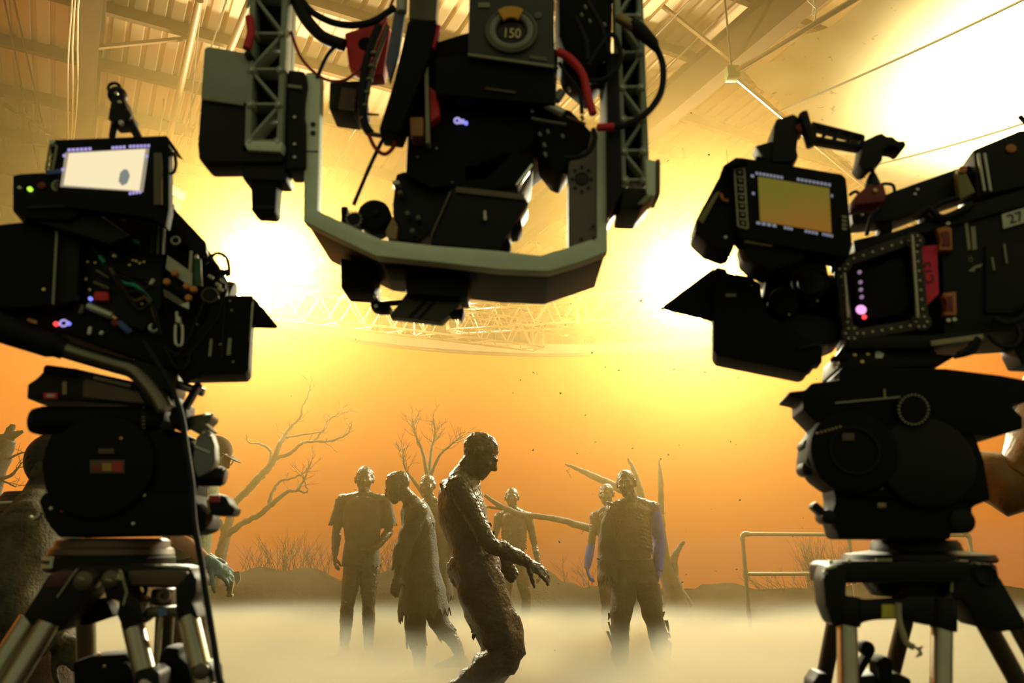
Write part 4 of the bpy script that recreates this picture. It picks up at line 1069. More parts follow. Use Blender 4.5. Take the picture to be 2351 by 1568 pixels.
def screen_mat(name, ca, cb, es):
    m = bpy.data.materials.new(name); m.use_nodes = True; nt = m.node_tree; b = nt.nodes['Principled BSDF']; b.inputs['Roughness'].default_value = .3; b.inputs['Base Color'].default_value = (.02, .02, .02, 1)
    tc = nt.nodes.new('ShaderNodeTexCoord'); mp = nt.nodes.new('ShaderNodeMapping'); nz = nt.nodes.new('ShaderNodeTexNoise'); nz.inputs['Scale'].default_value = 1.2
    nt.links.new(tc.outputs['Generated'], nz.inputs['Vector']); sx = nt.nodes.new('ShaderNodeSeparateXYZ'); nt.links.new(tc.outputs['Generated'], sx.inputs[0])
    ad = nt.nodes.new('ShaderNodeMath'); ad.operation = 'MULTIPLY_ADD'; nt.links.new(nz.outputs['Fac'], ad.inputs[0]); ad.inputs[1].default_value = .5; nt.links.new(sx.outputs['Z'], ad.inputs[2])
    cr = nt.nodes.new('ShaderNodeValToRGB'); cr.color_ramp.elements[0].position = .25; cr.color_ramp.elements[1].position = 1.2 if False else 1.0; cr.color_ramp.elements[0].color = ca + (1,); cr.color_ramp.elements[1].color = cb + (1,)
    nt.links.new(ad.outputs[0], cr.inputs[0]); nt.links.new(cr.outputs[0], b.inputs['Emission Color']); b.inputs['Emission Strength'].default_value = es
    MATS[name] = m; return m
PM = Plane(1820, 470, 1.10, -6)
def hud(root, pl, segs, m, off):
    for (x0, y0, x1, y1, n) in segs:
        for k in range(n):
            a, c = k / n, (k + .72) / n
            b = MB(); b.pris(pl, ((x0 + (x1 - x0) * a, y0 + (y1 - y0) * a), (x0 + (x1 - x0) * c, y0 + (y1 - y0) * c), (x0 + (x1 - x0) * c, y0 + (y1 - y0) * c + 6), (x0 + (x1 - x0) * a, y0 + (y1 - y0) * a + 6)), off, .001); b.build('status_text', m, root, smooth=0)
def right_monitor():
    pl = PM
    t = thing('field_monitor', 'black on-camera monitor with a dim orange picture, above the right camera', 'monitor', pl.pt(1830, 560, .03))
    case = P_(t, pl, 'case', BP, ((1686, 364), (1700, 360), (1932, 398), (1944, 408), (1958, 560), (1950, 592), (1704, 548), (1696, 536)), .0, .045, .004)
    P_(t, pl, 'sun_visor', BP, ((1660, 380), (1690, 360), (1720, 364), (1716, 372), (1692, 374), (1680, 384)), -.02, .07, .002)
    P_(t, pl, 'screen', screen_mat('amber_screen', (.22, .085, .008), (.13, .105, .008), 1.0), ((1741, 405), (1904, 432), (1909, 533), (1746, 506)), -.003, .004, 0, 'dim orange live picture on the screen')
    hud(t, pl, ((1735, 394, 1800, 405, 8), (1830, 408, 1910, 422, 9), (1737, 508, 1786, 516, 4), (1800, 519, 1822, 523, 3), (1848, 527, 1880, 533, 4), (1888, 534, 1914, 539, 5), (1724, 400, 1734, 402, 1), (1727, 440, 1735, 442, 1), (1908, 446, 1914, 447, 1)), MATS['led_hud'], -.0045)
    for a, c in (((1686, 375), (1708, 379)), ((1708, 379), (1717, 524)), ((1717, 524), (1695, 519)), ((1695, 519), (1686, 375))): Br(t, pl, 'logo_border', MATS['olive_label'], a, c, 4.5, -.003, .003, 0)
    for k in range(7):
        y = 392 + k * 19.5; x = 1699 + k * 1.25; b = MB()
        b.pris(pl, ((x - 8, y - 8), (x + 7, y - 7), (x + 8, y - 3), (x - 7, y - 4)), -.003, .002); b.pris(pl, ((x - 4, y), (x + 4, y + 1), (x + 4, y + 6), (x - 4, y + 5)), -.003, .002); b.build('logo_letter', MATS['olive_label'], t, smooth=0)
    for k in range(4): b = MB(); b.pris(pl, ((1933, 494 + k * 9), (1944, 496 + k * 9), (1945, 501 + k * 9), (1934, 500 + k * 9)), -.003, .002); b.build('logo_letter', MATS['olive_label'], t, smooth=0)
    P_(t, pl, 'battery', BP, ((1650, 408), (1684, 398), (1694, 532), (1684, 572), (1670, 577), (1626, 561), (1595, 532), (1597, 505)), .012, .06, .004)
    P_(t, pl, 'olive_strip', MATS['olive_plate'], ((1643, 442), (1654, 438), (1614, 513), (1602, 504)), .008, .004, .001)
    Tb(t, pl, 'strap', MATS['amber_clip'], ((1655, 445), (1660, 458), (1672, 462)), 4, .006)
    screws(t, pl, ((1666, 544),), 4, .008)
    P_(t, pl, 'bottom_mount', BP, ((1706, 546), (1860, 574), (1840, 600), (1770, 622), (1735, 606), (1713, 585)), .01, .06, .005)
    P_(t, pl, 'bottom_mount', MATS['olive_plate'], ((1706, 547), (1790, 560), (1770, 566), (1712, 556)), .004, .01, .001)
    # articulated arm
    P_(t, pl, 'arm_clamp', BM, ((1777, 290), (1783, 272), (1812, 264), (1822, 260), (1836, 270), (1836, 300), (1830, 340), (1834, 360), (1822, 372), (1772, 372), (1774, 320)), .0, .05, .005)
    P_(t, pl, 'clamp_wing', BM, ((1734, 334), (1776, 322), (1800, 345), (1795, 372), (1752, 362)), .005, .03, .003); P_(t, pl, 'clamp_foot', BP, ((1736, 356), (1820, 372), (1822, 395), (1734, 378)), .005, .03, .003)
    Br(t, pl, 'lock_lever', BM, (1845, 252), (1868, 328), 20, -.012, .02, .005); Dc(t, pl, 'red_washer', MATS['dark_red'], 1838, 292, 11, -.004, .03, .002)
    for a, c, w in (((1864, 282), (1986, 313), 9), ((1872, 316), (1978, 334), 9), ((1890, 312), (1906, 290), 8), ((1914, 318), (1934, 296), 8), ((1944, 326), (1962, 304), 8), ((1984, 312), (1976, 334), 9), ((1868, 280), (1872, 318), 9)): Br(t, pl, 'link_arm', BM, a, c, w, .004, .02, .002)
    P_(t, pl, 'arm_clamp', BM, ((1982, 322), (2012, 308), (2026, 303), (2036, 312), (2050, 311), (2062, 322), (2078, 322), (2083, 332), (2072, 344), (2060, 336), (2040, 334), (2028, 344), (2028, 366), (2012, 374), (1998, 388), (1984, 390), (1970, 374), (1976, 356)), .0, .035, .005)
    Cx(t, pl, 'stem', BM, (2002, 380), (2004, 404), 5, .018); b = MB(); b.tube([pl.pt(2003, 400, .018), pl.pt(2004, 420, .018), pl.pt(2004, 430, .018)], [pl.m(8), pl.m(16), pl.m(18)], 14); b.build('swivel_cone', BM, t)
    P_(t, pl, 'arm_base', MATS['dark_red'], ((1966, 446), (1990, 428), (2030, 420), (2036, 446), (2030, 462), (1964, 470)), .0, .04, .004); screws(t, pl, ((2010, 436),), 5, -.004, MATS['brass'])
    return t
mat('led_hud', (.4, .42, .6), .4, emit=(.42, .44, .62), es=.32)
right_monitor()

PH = Plane(2080, 1080, 1.10, -10)
def right_head():
    pl = PH
    t = thing('fluid_head', 'bulky black fluid head under the right camera, with a dotted dial', 'fluid head', pl.pt(2090, 1245, .1))
    P_(t, pl, 'quick_plate', BM, ((1934, 800), (1948, 796), (2136, 788), (2152, 812), (2200, 814), (2150, 842), (1938, 846), (1929, 838)), .0, .13, .004)
    Br(t, pl, 'plate_lever', BP, (1912, 821), (1950, 819), 8, -.01, .02, .002); P_(t, pl, 'level_window', MATS['silver_paint'], ((2010, 800), (2030, 812), (2026, 822), (2010, 822)), -.003, .004, 0)
    screws(t, pl, ((1963, 814), (1993, 812), (1980, 830)), 5, -.003, MATS['brass'])
    P_(t, pl, 'rocker_plate', BP, ((1809, 907), (1812, 899), (1849, 895), (1864, 879), (1928, 872), (1928, 850), (1938, 840), (2173, 846), (2296, 861), (2380, 876), (2380, 915), (2317, 927), (2349, 957), (2349, 984), (2296, 1000), (2238, 998), (1885, 980), (1843, 939), (1843, 914)), -.02, .09, .005)
    Br(t, pl, 'scale_edge', MATS['olive_label'], (1918, 925), (2068, 911), 4, -.024, .004, 0); Br(t, pl, 'pointer', MATS['olive_label'], (2031, 893), (2032, 912), 4, -.024, .004, 0)
    o = Dc(t, pl, 'tilt_dial', BP, 2098, 940, 38, -.032, .014, .002)
    for k in range(26):
        a = 2 * PI * k / 26; b = MB(); b.disc(pl, 2098 + 34 * math.cos(a), 940 + 34 * math.sin(a), 2.6, -.034, .004, 0, 6); b.build('dial_dot', MATS['olive_label'], o)
    P_(t, pl, 'tilt_housing', BP, ((1878, 972), (1855, 1010), (1850, 1060), (1880, 1100), (1910, 1122), (1990, 1145), (2277, 1150), (2262, 1060), (2245, 1012), (2236, 996), (2100, 968)), -.015, .08, .012)
    Dc(t, pl, 'drum_cover', BP, 1962, 1035, 98, -.03, .03, .01, seg=36); Dc(t, pl, 'drum_cover', BM, 2130, 1060, 105, -.025, .03, .01, seg=36)
    b = MB(); b.torus(pl.pt(1962, 1035, -.032), pl.n, pl.m(52), pl.m(3), 30, 6); b.build('drum_ring', BM, t)
    for k in range(7): b = MB(); b.disc(pl, 1878 + k * 8.5, 994 - k * 2.4, 3.2, -.034, .004, 0, 8); b.build('logo_letter', MATS['bronze'], t)
    Rc(t, pl, 'logo_plate', MATS['bronze_dark'], 1934, 994, 1962, 1012, -.034, .004, .001)
    Dc(t, pl, 'side_knob', BM, 1856, 1020, 13, .0, .05, .005); Dc(t, pl, 'side_knob', BM, 1858, 1074, 17, .0, .05, .005)
    P_(t, pl, 'pan_housing', BP, ((1910, 1118), (1918, 1150), (1908, 1176), (1924, 1238), (2187, 1240), (2187, 1214), (2232, 1220), (2239, 1190), (2233, 1164), (2275, 1148), (2200, 1120)), -.005, .08, .01)
    screws(t, pl, ((2074, 1135), (2120, 1138), (2163, 1140), (2205, 1143), (1950, 1130), (1972, 1105)), 4, -.02)
    for x, y in ((2018, 1118), (2025, 1160)): Rc(t, pl, 'index_mark', MATS['bronze'], x - 10, y - 6, x + 10, y + 6, -.018, .004, .001)
    Br(t, pl, 'pan_lock_lever', BM, (1868, 1156), (1902, 1188), 18, -.02, .03, .005); Dc(t, pl, 'pan_lock', BM, 1904, 1186, 16, -.024, .05, .004)
    Dc(t, pl, 'drag_knob', BM, 2212, 1195, 28, -.01, .10, .006)
    # pan bar stub at the operator's side
    P_(t, pl, 'pan_bar_rosette', BM, ((2326, 768), (2346, 748), (2400, 750), (2400, 840), (2346, 838), (2330, 806)), .08, .05, .005)
    Tb(t, pl, 'pan_bar', MATS['steel'], ((2300, 985), (2346, 900), (2400, 760)), 7, .08, 12, smooth=False)
    c = pl.pt(2098, 1240, .09)
    b = MB(); b.lathe(c, (0, 0, -1), [(0, pl.m(90)), (.005, pl.m(96)), (.016, pl.m(100)), (.022, pl.m(160)), (.030, pl.m(166)), (.034, pl.m(160)), (.034, .01)], 40); b.build('base_flange', BM, t)
    return t
mat('bronze', (.30, .20, .08), .5, .4, .2, 40); mat('bronze_dark', (.10, .065, .03), .5, .3, .2, 40)
right_head()

PT = Plane(2080, 1360, 1.02, -6)
def right_tripod():
    pl = PT; TA = MATS['tube_alloy']
    base = pl.pt(2098, 1300, .12)
    t = thing('tripod', 'black tripod crown with silver leg tubes and yellow tape, at the right', 'tripod', (base.x, base.y, 0))
    c = PH.pt(2098, 1240, .09); b = MB(); b.lathe(c - Vector((0, 0, .0345)), (0, 0, -1), [(0, PH.m(150)), (.004, PH.m(158)), (.012, PH.m(158)), (.016, PH.m(140)), (.05, PH.m(110)), (.05, .01)], 40); b.build('bowl', BM, t)
    P_(t, pl, 'crown', BM, ((1896, 1298), (1912, 1290), (2226, 1286), (2240, 1300), (2206, 1338), (1900, 1340)), .0, .09, .006)
    Rc(t, pl, 'tape_patch', MATS['olive_label'], 2012, 1282, 2048, 1289, -.003, .004, 0)
    P_(t, pl, 'leg_hinge', BM, ((1898, 1296), (1946, 1292), (1944, 1430), (1912, 1436), (1894, 1388), (1889, 1330)), -.012, .05, .006)
    P_(t, pl, 'leg_yoke', BM, ((1940, 1366), (1960, 1374), (2010, 1380), (2070, 1376), (2090, 1366), (2160, 1368), (2190, 1376), (2192, 1444), (2130, 1436), (2060, 1422), (2010, 1424), (1982, 1430), (1970, 1444), (1908, 1436)), -.008, .04, .006)
    P_(t, pl, 'hinge_block', BP, ((2070, 1338), (2152, 1338), (2156, 1370), (2076, 1372)), .02, .05, .004); Dc(t, pl, 'leveling_knob', BP, 2042, 1342, 26, .05, .04, .004)
    o = Rc(t, pl, 'marker_tape', MATS['yellow_tape'], 2025, 1388, 2056, 1419, -.010, .003, 0, 'yellow tape on the leg yoke')
    for x, y0, y1 in ((1946, 1368, 1436), (2166, 1374, 1446)):
        Cx(t, pl, 'leg_socket', BM, (x, y0), (x, y1), 27, .0)
    Cx(t, pl, 'hinge_bolt', MATS['steel'], (1893, 1308), (1920, 1300), 5, -.016); screws(t, pl, ((1908, 1290), (1895, 1314), (1950, 1288)), 5, -.016)
    # legs
    r = pl.m(22)
    A = [pl.pt(1944, 1425, .0), pl.pt(2163, 1435, .0)]; Fa = [atZ(2010, 4300, .02), atZ(2110, 4300, .02)]
    legpair(t, 'leg_tube', A, Fa, r, TA)
    B_ = [pl.pt(1920, 1410, .12), pl.pt(2080, 1415, .16)]; Fb = [atZ(1700, 2560, .02), atZ(1800, 2540, .02)]
    legpair(t, 'leg_tube', B_, Fb, r * .9, MATS['dark_alloy'])
    C_ = [pl.pt(2262, 1430, .05), pl.pt(2330, 1425, .10)]; Fc = [atZ(3080, 2900, .02), atZ(3130, 2860, .02)]
    legpair(t, 'leg_tube', C_, Fc, r, MATS['dark_alloy'])
    P_(t, pl, 'leg_hinge', BM, ((2196, 1300), (2236, 1290), (2272, 1296), (2300, 1330), (2352, 1420), (2358, 1444), (2300, 1452), (2246, 1438), (2212, 1376), (2196, 1384), (2186, 1360)), .01, .06, .008, 'black hinge casting of the outer leg')
    b = MB(); b.torus(pl.pt(2264, 1320, .004), pl.n, pl.m(22), pl.m(4), 24, 8); b.build('hinge_cap', BM, t); Br(t, pl, 'hinge_rib', MATS['olive_label'], (2188, 1292), (2186, 1360), 5, .004, .006, .001)
    for Fp in (Fa, Fb, Fc):
        mid = (Fp[0] + Fp[1]) / 2; b = MB(); b.box(mid + Vector((0, 0, .01)), .12, .06, .04, bevel=.01); b.build('rubber_foot', RB, t)
    # mid-level spreader
    S0 = (A[0] + A[1]) / 2; 
    k1 = [((X[0] + X[1]) / 2).lerp((Y_[0] + Y_[1]) / 2, .42) for X, Y_ in ((A, Fa), (B_, Fb), (C_, Fc))]
    cc = (k1[0] + k1[1] + k1[2]) / 3
    for k in k1: b = MB(); b.bar(cc, k, .03, .02, bevel=.003); b.build('spreader_arm', BM, t)
    b = MB(); b.cyl(cc - Vector((0, 0, .03)), cc + Vector((0, 0, .03)), .05, bevel=.006); b.build('spreader_hub', BM, t)
    Br(t, pl, 'spreader_lever', BP, (2004, 1492), (1960, 1568), 20, .05, .02, .005); Dc(t, pl, 'spreader_knob', BP, 1994, 1490, 17, .045, .02, .004); P_(t, pl, 'spreader_clamp', BP, ((2014, 1520), (2032, 1505), (2050, 1515), (2052, 1580), (2020, 1580)), .05, .04, .005); P_(t, pl, 'spreader_clamp', BM, ((1966, 1552), (2060, 1544), (2094, 1560), (2094, 1620), (1960, 1620)), .06, .05, .005); P_(t, pl, 'leg_collar', BM, ((1866, 1566), (1880, 1545), (1900, 1545), (1910, 1620), (1860, 1620)), .10, .05, .005)
    b = MB(); b.ptube(pl, ((2062, 1384), (2064, 1424), (2072, 1450), (2082, 1476), (2098, 1486)), 7, 8, off=-.012)
    for k in range(7): b.ptube(pl, ((2094, 1480), (2104 + k * 2, 1488 + k * 2), (2120 - k * 3, 1480 + k * 4 + 4)), (3, 1.5), 6, off=-.012)
    b.build('rope_end', MATS['rope'], t, label='frayed rope end tied round the yoke')
    return t
mat('dark_alloy', (.12, .10, .06), .4, .6, .2, 30)
right_tripod()

# ================================================================== left camera rig
PLM = Plane(250, 400, 1.16, 6)
def left_monitor():
    pl = PLM
    t = thing('field_monitor', 'black on-camera monitor showing a bright cream picture, on the left camera', 'monitor', pl.pt(260, 520, .03))
    P_(t, pl, 'case', BP, ((116, 322), (126, 320), (382, 310), (388, 316), (388, 480), (380, 520), (345, 500), (110, 470)), .0, .022, .004)
    P_(t, pl, 'sun_visor', BP, ((384, 316), (400, 334), (384, 326)), -.02, .05, .002)
    P_(t, pl, 'screen', MATS['cream_screen'], ((158, 352), (333, 342), (319, 437), (146, 424)), -.003, .004, 0, 'bright cream live picture on the screen')
    P_(t, pl, 'screen_margin', MATS['cream_margin'], ((150, 350), (342, 340), (328, 440), (138, 428)), -.0015, .004, 0)
    P_(t, pl, 'picture_boom_mic', MATS['grey_blue_screen'], ((285, 388), (293, 390), (298, 402), (292, 420), (280, 426), (272, 416), (276, 396)), -.0045, .001, 0, 'grey microphone shape in the picture')
    hud(t, pl, ((155, 341, 212, 338, 6), (256, 336, 290, 334, 4), (296, 333, 346, 331, 6), (296, 441, 326, 437, 4), (144, 354, 152, 354, 1), (141, 386, 149, 386, 1), (334, 355, 342, 355, 1)), MATS['led_violet'], -.0045)
    for a, c in (((114, 332), (130, 334)), ((130, 334), (119, 392)), ((119, 392), (104, 392)), ((104, 392), (114, 332))): Br(t, pl, 'logo_border', MATS['olive_label'], a, c, 4, -.003, .003, 0)
    for k in range(3): b = MB(); b.pris(pl, ((113 - k * 3, 352 + k * 14), (122 - k * 3, 353 + k * 14), (118 - k * 3, 362 + k * 14)), -.003, .002); b.build('logo_letter', MATS['olive_label'], t, smooth=0)
    Dc(t, pl, 'glint_screw', MATS['silver_paint'], 118, 325, 6, -.006, .006, .001)
    Rc(t, pl, 'side_panel', MATS['dark_alloy'], 352, 350, 372, 470, -.006, .01, .002); Tb(t, pl, 'carry_loop', RB, ((388, 352), (400, 354), (404, 376), (400, 394), (389, 400)), 4, .0)
    # arm above
    b = MB(); b.torus(pl.pt(262, 202, .01), pl.n, pl.m(13), pl.m(4), 20, 8); b.build('lock_ring', BM, t)
    b = MB(); b.ball(pl.pt(270, 220, .01), pl.m(22), u=16, v=10); b.build('arm_ball', BM, t)
    P_(t, pl, 'arm_clamp', BM, ((256, 210), (284, 222), (290, 245), (302, 262), (296, 280), (270, 280), (258, 282), (246, 270), (252, 240)), -.005, .035, .006)
    Br(t, pl, 'arm_leg', BM, (284, 250), (316, 316), 18, .0, .02, .004); Cx(t, pl, 'arm_stem', BM, (264, 276), (258, 318), 8, .01); screws(t, pl, ((266, 213), (273, 233)), 4, -.012); Dc(t, pl, 'glint_screw', MATS['silver_paint'], 277, 280, 6, -.008, .006, .001)
    return t
mat('cream_screen', (.05, .05, .05), .3, emit=(1.0, .84, .52), es=.95); mat('cream_margin', (.05, .05, .05), .3, emit=(.62, .52, .36), es=.5); mat('grey_blue_screen', (.05, .05, .05), .3, emit=(.22, .24, .22), es=.9)
left_monitor()

PL1 = Plane(300, 640, 1.20, 16)
def left_camera():
    pl = PL1
    t = thing('cinema_camera', 'black cinema camera crowded with cables and connectors on the left tripod', 'camera', pl.pt(300, 830, .1))
    P_(t, pl, 'battery', BP, ((-60, 520), (60, 507), (128, 508), (122, 700), (-60, 716)), -.03, .12, .006); P_(t, pl, 'battery_plate', BM, ((126, 508), (186, 512), (184, 560), (176, 690), (120, 700)), -.02, .12, .004)
    Br(t, pl, 'plate_edge', MATS['olive_label'], (131, 510), (121, 698), 6, -.034, .004, .001, 'pale edge of the battery plate')
    P_(t, pl, 'plate_gusset', MATS['dark_alloy'], ((140, 510), (160, 508), (174, 526), (142, 542)), -.024, .004, .001); screws(t, pl, ((100, 664),), 4, -.034, MATS['brass'])
    P_(t, pl, 'body', BP, ((176, 520), (240, 490), (345, 500), (392, 486), (476, 566), (520, 640), (520, 720), (470, 800), (400, 840), (300, 820), (180, 770), (172, 690)), .02, .10, .006)
    P_(t, pl, 'side_panel', BM, ((190, 540), (330, 540), (375, 590), (372, 700), (330, 760), (196, 720)), .008, .02, .004)
    P_(t, pl, 'lower_body', BP, ((-60, 700), (170, 690), (300, 760), (400, 790), (400, 850), (290, 815), (140, 762), (-60, 730)), .0, .14, .006)
    P_(t, pl, 'top_rail', BM, ((384, 480), (396, 474), (474, 556), (476, 580), (452, 585), (386, 524)), -.004, .05, .004); Dc(t, pl, 'rail_eye', BM, 388, 472, 12, -.006, .04, .004)
    # wireless box on top
    wb = P_(t, pl, 'wireless_box', BP, ((28, 402), (48, 398), (206, 390), (212, 398), (208, 474), (160, 506), (62, 500), (28, 484)), -.06, .12, .006)
    Dc(t, pl, 'power_light', MATS['led_green'], 68, 433, 5, -.064, .004, 0, seg=12)
    b = MB(); b.torus(pl.pt(135, 427, -.062), pl.n, pl.m(12), pl.m(3), 20, 6); b.build('button_ring', MATS['olive_label'], t); Dc(t, pl, 'button', MATS['bronze_dark'], 135, 427, 9, -.064, .004, .001); Dc(t, pl, 'button', MATS['dark_red'], 95, 425, 8, -.064, .004, .001); screws(t, pl, ((44, 430), (202, 470), (214, 474)), 4, -.066)
    Br(t, pl, 'tape_strip', MATS['blue_part'], (104, 396), (142, 392), 10, -.066, .03, .001, 'blue tape over the box edge'); Br(t, pl, 'box_bracket', BM, (60, 476), (206, 470), 8, -.066, .01, .002); P_(t, pl, 'box_base', BM, ((50, 500), (208, 478), (300, 540), (250, 560), (120, 520)), -.05, .10, .004)
    for x, y in ((223, 416), (250, 411), (255, 434), (283, 438)): 
        o = Dc(t, pl, 'connector', MATS['orange_part'], x, y, 10, -.03, .03, .003); Dc(t, pl, 'connector_pin', MATS['brass'], x, y, 4, -.034, .006, .001, parent=o)
    for a, c, r, m in (((214, 440), (214, 490), 9, BM), ((240, 430), (232, 500), 7, MATS['dark_alloy']), ((268, 405), (262, 500), 6, BM), ((276, 440), (280, 500), 5, MATS['dark_alloy']), ((200, 400), (186, 425), 4, MATS['silver_paint'])): Cx(t, pl, 'connector_post', m, a, c, r, -.02)
    screws(t, pl, ((281, 502), (266, 474)), 6, -.034)
    # vertical rods beside the monitor
    for x, m in ((352, BM), (366, MATS['dark_alloy']), (379, MATS['silver_paint'])): Cx(t, pl, 'upright_rod', m, (x, 470), (x - 4, 585), 6 if m is BM else 3.5, -.012)
    # colourful connectors and details on the side
    Rc(t, pl, 'side_plug', MATS['red_tape'], 214, 668, 249, 690, -.004, .03, .004, 'red plug'); Dc(t, pl, 'status_light', MATS['led_blue'], 207, 685, 4.5, -.002, .004, 0, seg=10)
    Br(t, pl, 'side_strip', MATS['green_part'], (284, 548), (319, 556), 8, -.004, .01, .002, 'green strip'); Cx(t, pl, 'side_plug', MATS['dark_red'], (250, 560), (266, 580), 11, -.008); Dc(t, pl, 'plug_ring', MATS['silver_paint'], 262, 586, 5, -.012, .01, .001)
    for a, c, r, m in (((200, 702), (258, 726), 9, MATS['silver_paint']), ((258, 726), (268, 734), 6, MATS['brass']), ((215, 648), (252, 664), 6, MATS['dark_alloy']), ((262, 522), (276, 530), 4, MATS['silver_paint']), ((300, 500), (318, 512), 7, MATS['dark_alloy']), ((190, 700), (184, 722), 6, MATS['dark_alloy']), ((262, 735), (270, 750), 9, MATS['dark_red']), ((345, 655), (352, 640), 5, MATS['silver_paint']), ((204, 770), (208, 750), 5, MATS['silver_paint']), ((230, 770), (236, 760), 5, MATS['silver_paint']), ((272, 740), (300, 765), 8, MATS['blue_part']), ((220, 620), (252, 640), 5, MATS['dark_alloy'])): Cx(t, pl, 'side_connector', m, a, c, r, -.006)
    screws(t, pl, ((297, 607), (312, 598), (330, 600), (305, 596), (320, 603), (326, 697), (205, 665), (200, 600), (196, 640), (218, 602)), 4, .004, MATS['brass'])
    for k in range(6): Tb(t, pl, 'cable', (RB, RB, MATS['green_part'], RB, MATS['bronze_dark'], RB)[k], ((205 + k * 12, 560 + k * 14), (245 + k * 14, 600 + k * 22), (290 + k * 12, 630 + k * 14), (330 + k * 8, 640 + k * 26)), 5, -.006 - .003 * k)
    P_(t, pl, 'cover_plate', MATS['white_label'], ((384, 585), (442, 626), (441, 662), (380, 616)), -.012, .004, .001, 'pale cover plate')
    for x, y in ((400, 625), (382, 645), (428, 655), (443, 662), (432, 682)): Dc(t, pl, 'brass_knob', MATS['orange_part'], x, y, 8, -.026, .014, .003)
    P_(t, pl, 'hinge_bracket', MATS['dark_alloy'], ((374, 662), (388, 668), (436, 702), (428, 712), (376, 680)), -.018, .008, .002); P_(t, pl, 'hinge_tab', MATS['silver_paint'], ((412, 700), (434, 692), (434, 710)), -.022, .006, .001); Br(t, pl, 'clamp_bar', BP, (380, 640), (432, 676), 18, -.018, .012, .003)
    Cx(t, pl, 'green_cylinder', MATS['dark_green'], (452, 595), (456, 660), 10, -.012); Cx(t, pl, 'cylinder_cap', MATS['silver_paint'], (450, 585), (452, 597), 5, -.014); Br(t, pl, 'rail_edge', MATS['white_label'], (439, 575), (436, 622), 7, -.008, .004, .001)
    b = MB(); c = [pl.pt(x, y, -.02) for x, y in ((405, 746), (403, 752), (403, 785), (410, 794), (418, 788), (419, 752), (414, 745))]; b.tube(crv(c, 4), pl.m(3.5), 8); b.build('spring_clip', MATS['silver_paint'], t, label='white spring clip'); Cx(t, pl, 'clip_stem', MATS['silver_paint'], (406, 715), (407, 742), 4, -.02); Cx(t, pl, 'clip_stem', MATS['silver_paint'], (411, 728), (413, 744), 5, -.02)
    b = MB(); b.torus(pl.pt(403, 552, -.014), pl.n, pl.m(9), pl.m(2.6), 20, 6); b.build('key_ring', MATS['white_label'], t)
    b = MB(); b.torus(pl.pt(354, 752, -.016), pl.n, pl.m(9), pl.m(3.5), 20, 6, 0, 5); b.build('hose_clip', MATS['silver_paint'], t)
    # lens and matte box
    Cx(t, pl, 'lens_barrel', BP, (440, 690), (530, 710), 70, .10, bv=.006)
    P_(t, pl, 'matte_box', BP, ((486, 690), (522, 677), (582, 677), (576, 770), (572, 848), (564, 858), (408, 861), (402, 820), (430, 780), (470, 740)), -.01, .07, .004)
    P_(t, pl, 'side_flag', BP, ((583, 682), (638, 748), (634, 753), (578, 752)), -.005, .005, .001, 'black flag of the matte box'); Br(t, pl, 'frame_edge', MATS['white_label'], (580, 694), (574, 784), 4, -.014, .004, .001)
    for x0, x1, y0, y1 in ((480, 488, 778, 818), (522, 532, 776, 815)): P_(t, pl, 'filter_label', MATS['olive_label'], ((x0 + 2, y0), (x1, y0), (x1 - 3, y1), (x0 - 2, y1)), -.0125, .003, 0)
    Br(t, pl, 'filter_slot', BM, (516, 690), (510, 822), 5, -.014, .006, .001)
    for k in range(18):
        a = 2 * PI * k / 18; b = MB(); b.disc(pl, 482 + 19 * math.cos(a), 677 + 16 * math.sin(a), 2.3, -.016, .004, 0, 6); b.build('gear_tooth', MATS['dark_alloy'], t)
    Dc(t, pl, 'gear_wheel', BM, 482, 677, 18, -.014, .02, .002)
    for pts, r in ((((470, 606), (496, 582), (520, 592), (526, 622), (520, 634)), 4), (((466, 590), (494, 605), (512, 640)), 4), (((500, 625), (530, 626)), 8), (((518, 638), (522, 660), (512, 690), (500, 730), (470, 770), (430, 815), (392, 806), (380, 790)), 2.2), (((378, 795), (398, 835), (414, 848), (430, 838), (436, 812)), 3), (((470, 690), (440, 760), (420, 800), (400, 818)), 2.5)):
        Tb(t, pl, 'cable', RB, pts, r, -.016)
    screws(t, pl, ((528, 690), (532, 712), (506, 790), (535, 830), (452, 744)), 3, -.013, MATS['olive_label'])
    for x, y in ((500, 660), (505, 640), (478, 632), (495, 650)): Cx(t, pl, 'plug', MATS['white_label'], (x, y), (x + 12, y + 8), 4, -.016)
    # foot of the body, lights on its lower edge
    Dc(t, pl, 'record_light', MATS['led_red'], 128, 743, 5, -.006, .004, 0, seg=12); b = MB(); p = pl.pt(146, 742, -.006); b.torus(p, pl.n, pl.m(7), pl.m(2.4), 16, 6); b.build('status_ring', MATS['led_violet'], t); Dc(t, pl, 'status_light', MATS['led_blue'], 157, 742, 4.5, -.006, .004, 0, seg=10)
    Br(t, pl, 'tag', MATS['orange_part'], (62, 733), (84, 740), 8, -.006, .004, .001); P_(t, pl, 'base_plate', BM, ((300, 800), (400, 830), (402, 870), (392, 900), (340, 880), (310, 840)), .01, .13, .004)
    Cx(t, pl, 'support_rod', MATS['steel'], (398, 880), (470, 902), 10, .05)
    return t
mat('dark_green', (.01, .09, .03), .4, 0, .2, 40)
left_camera()

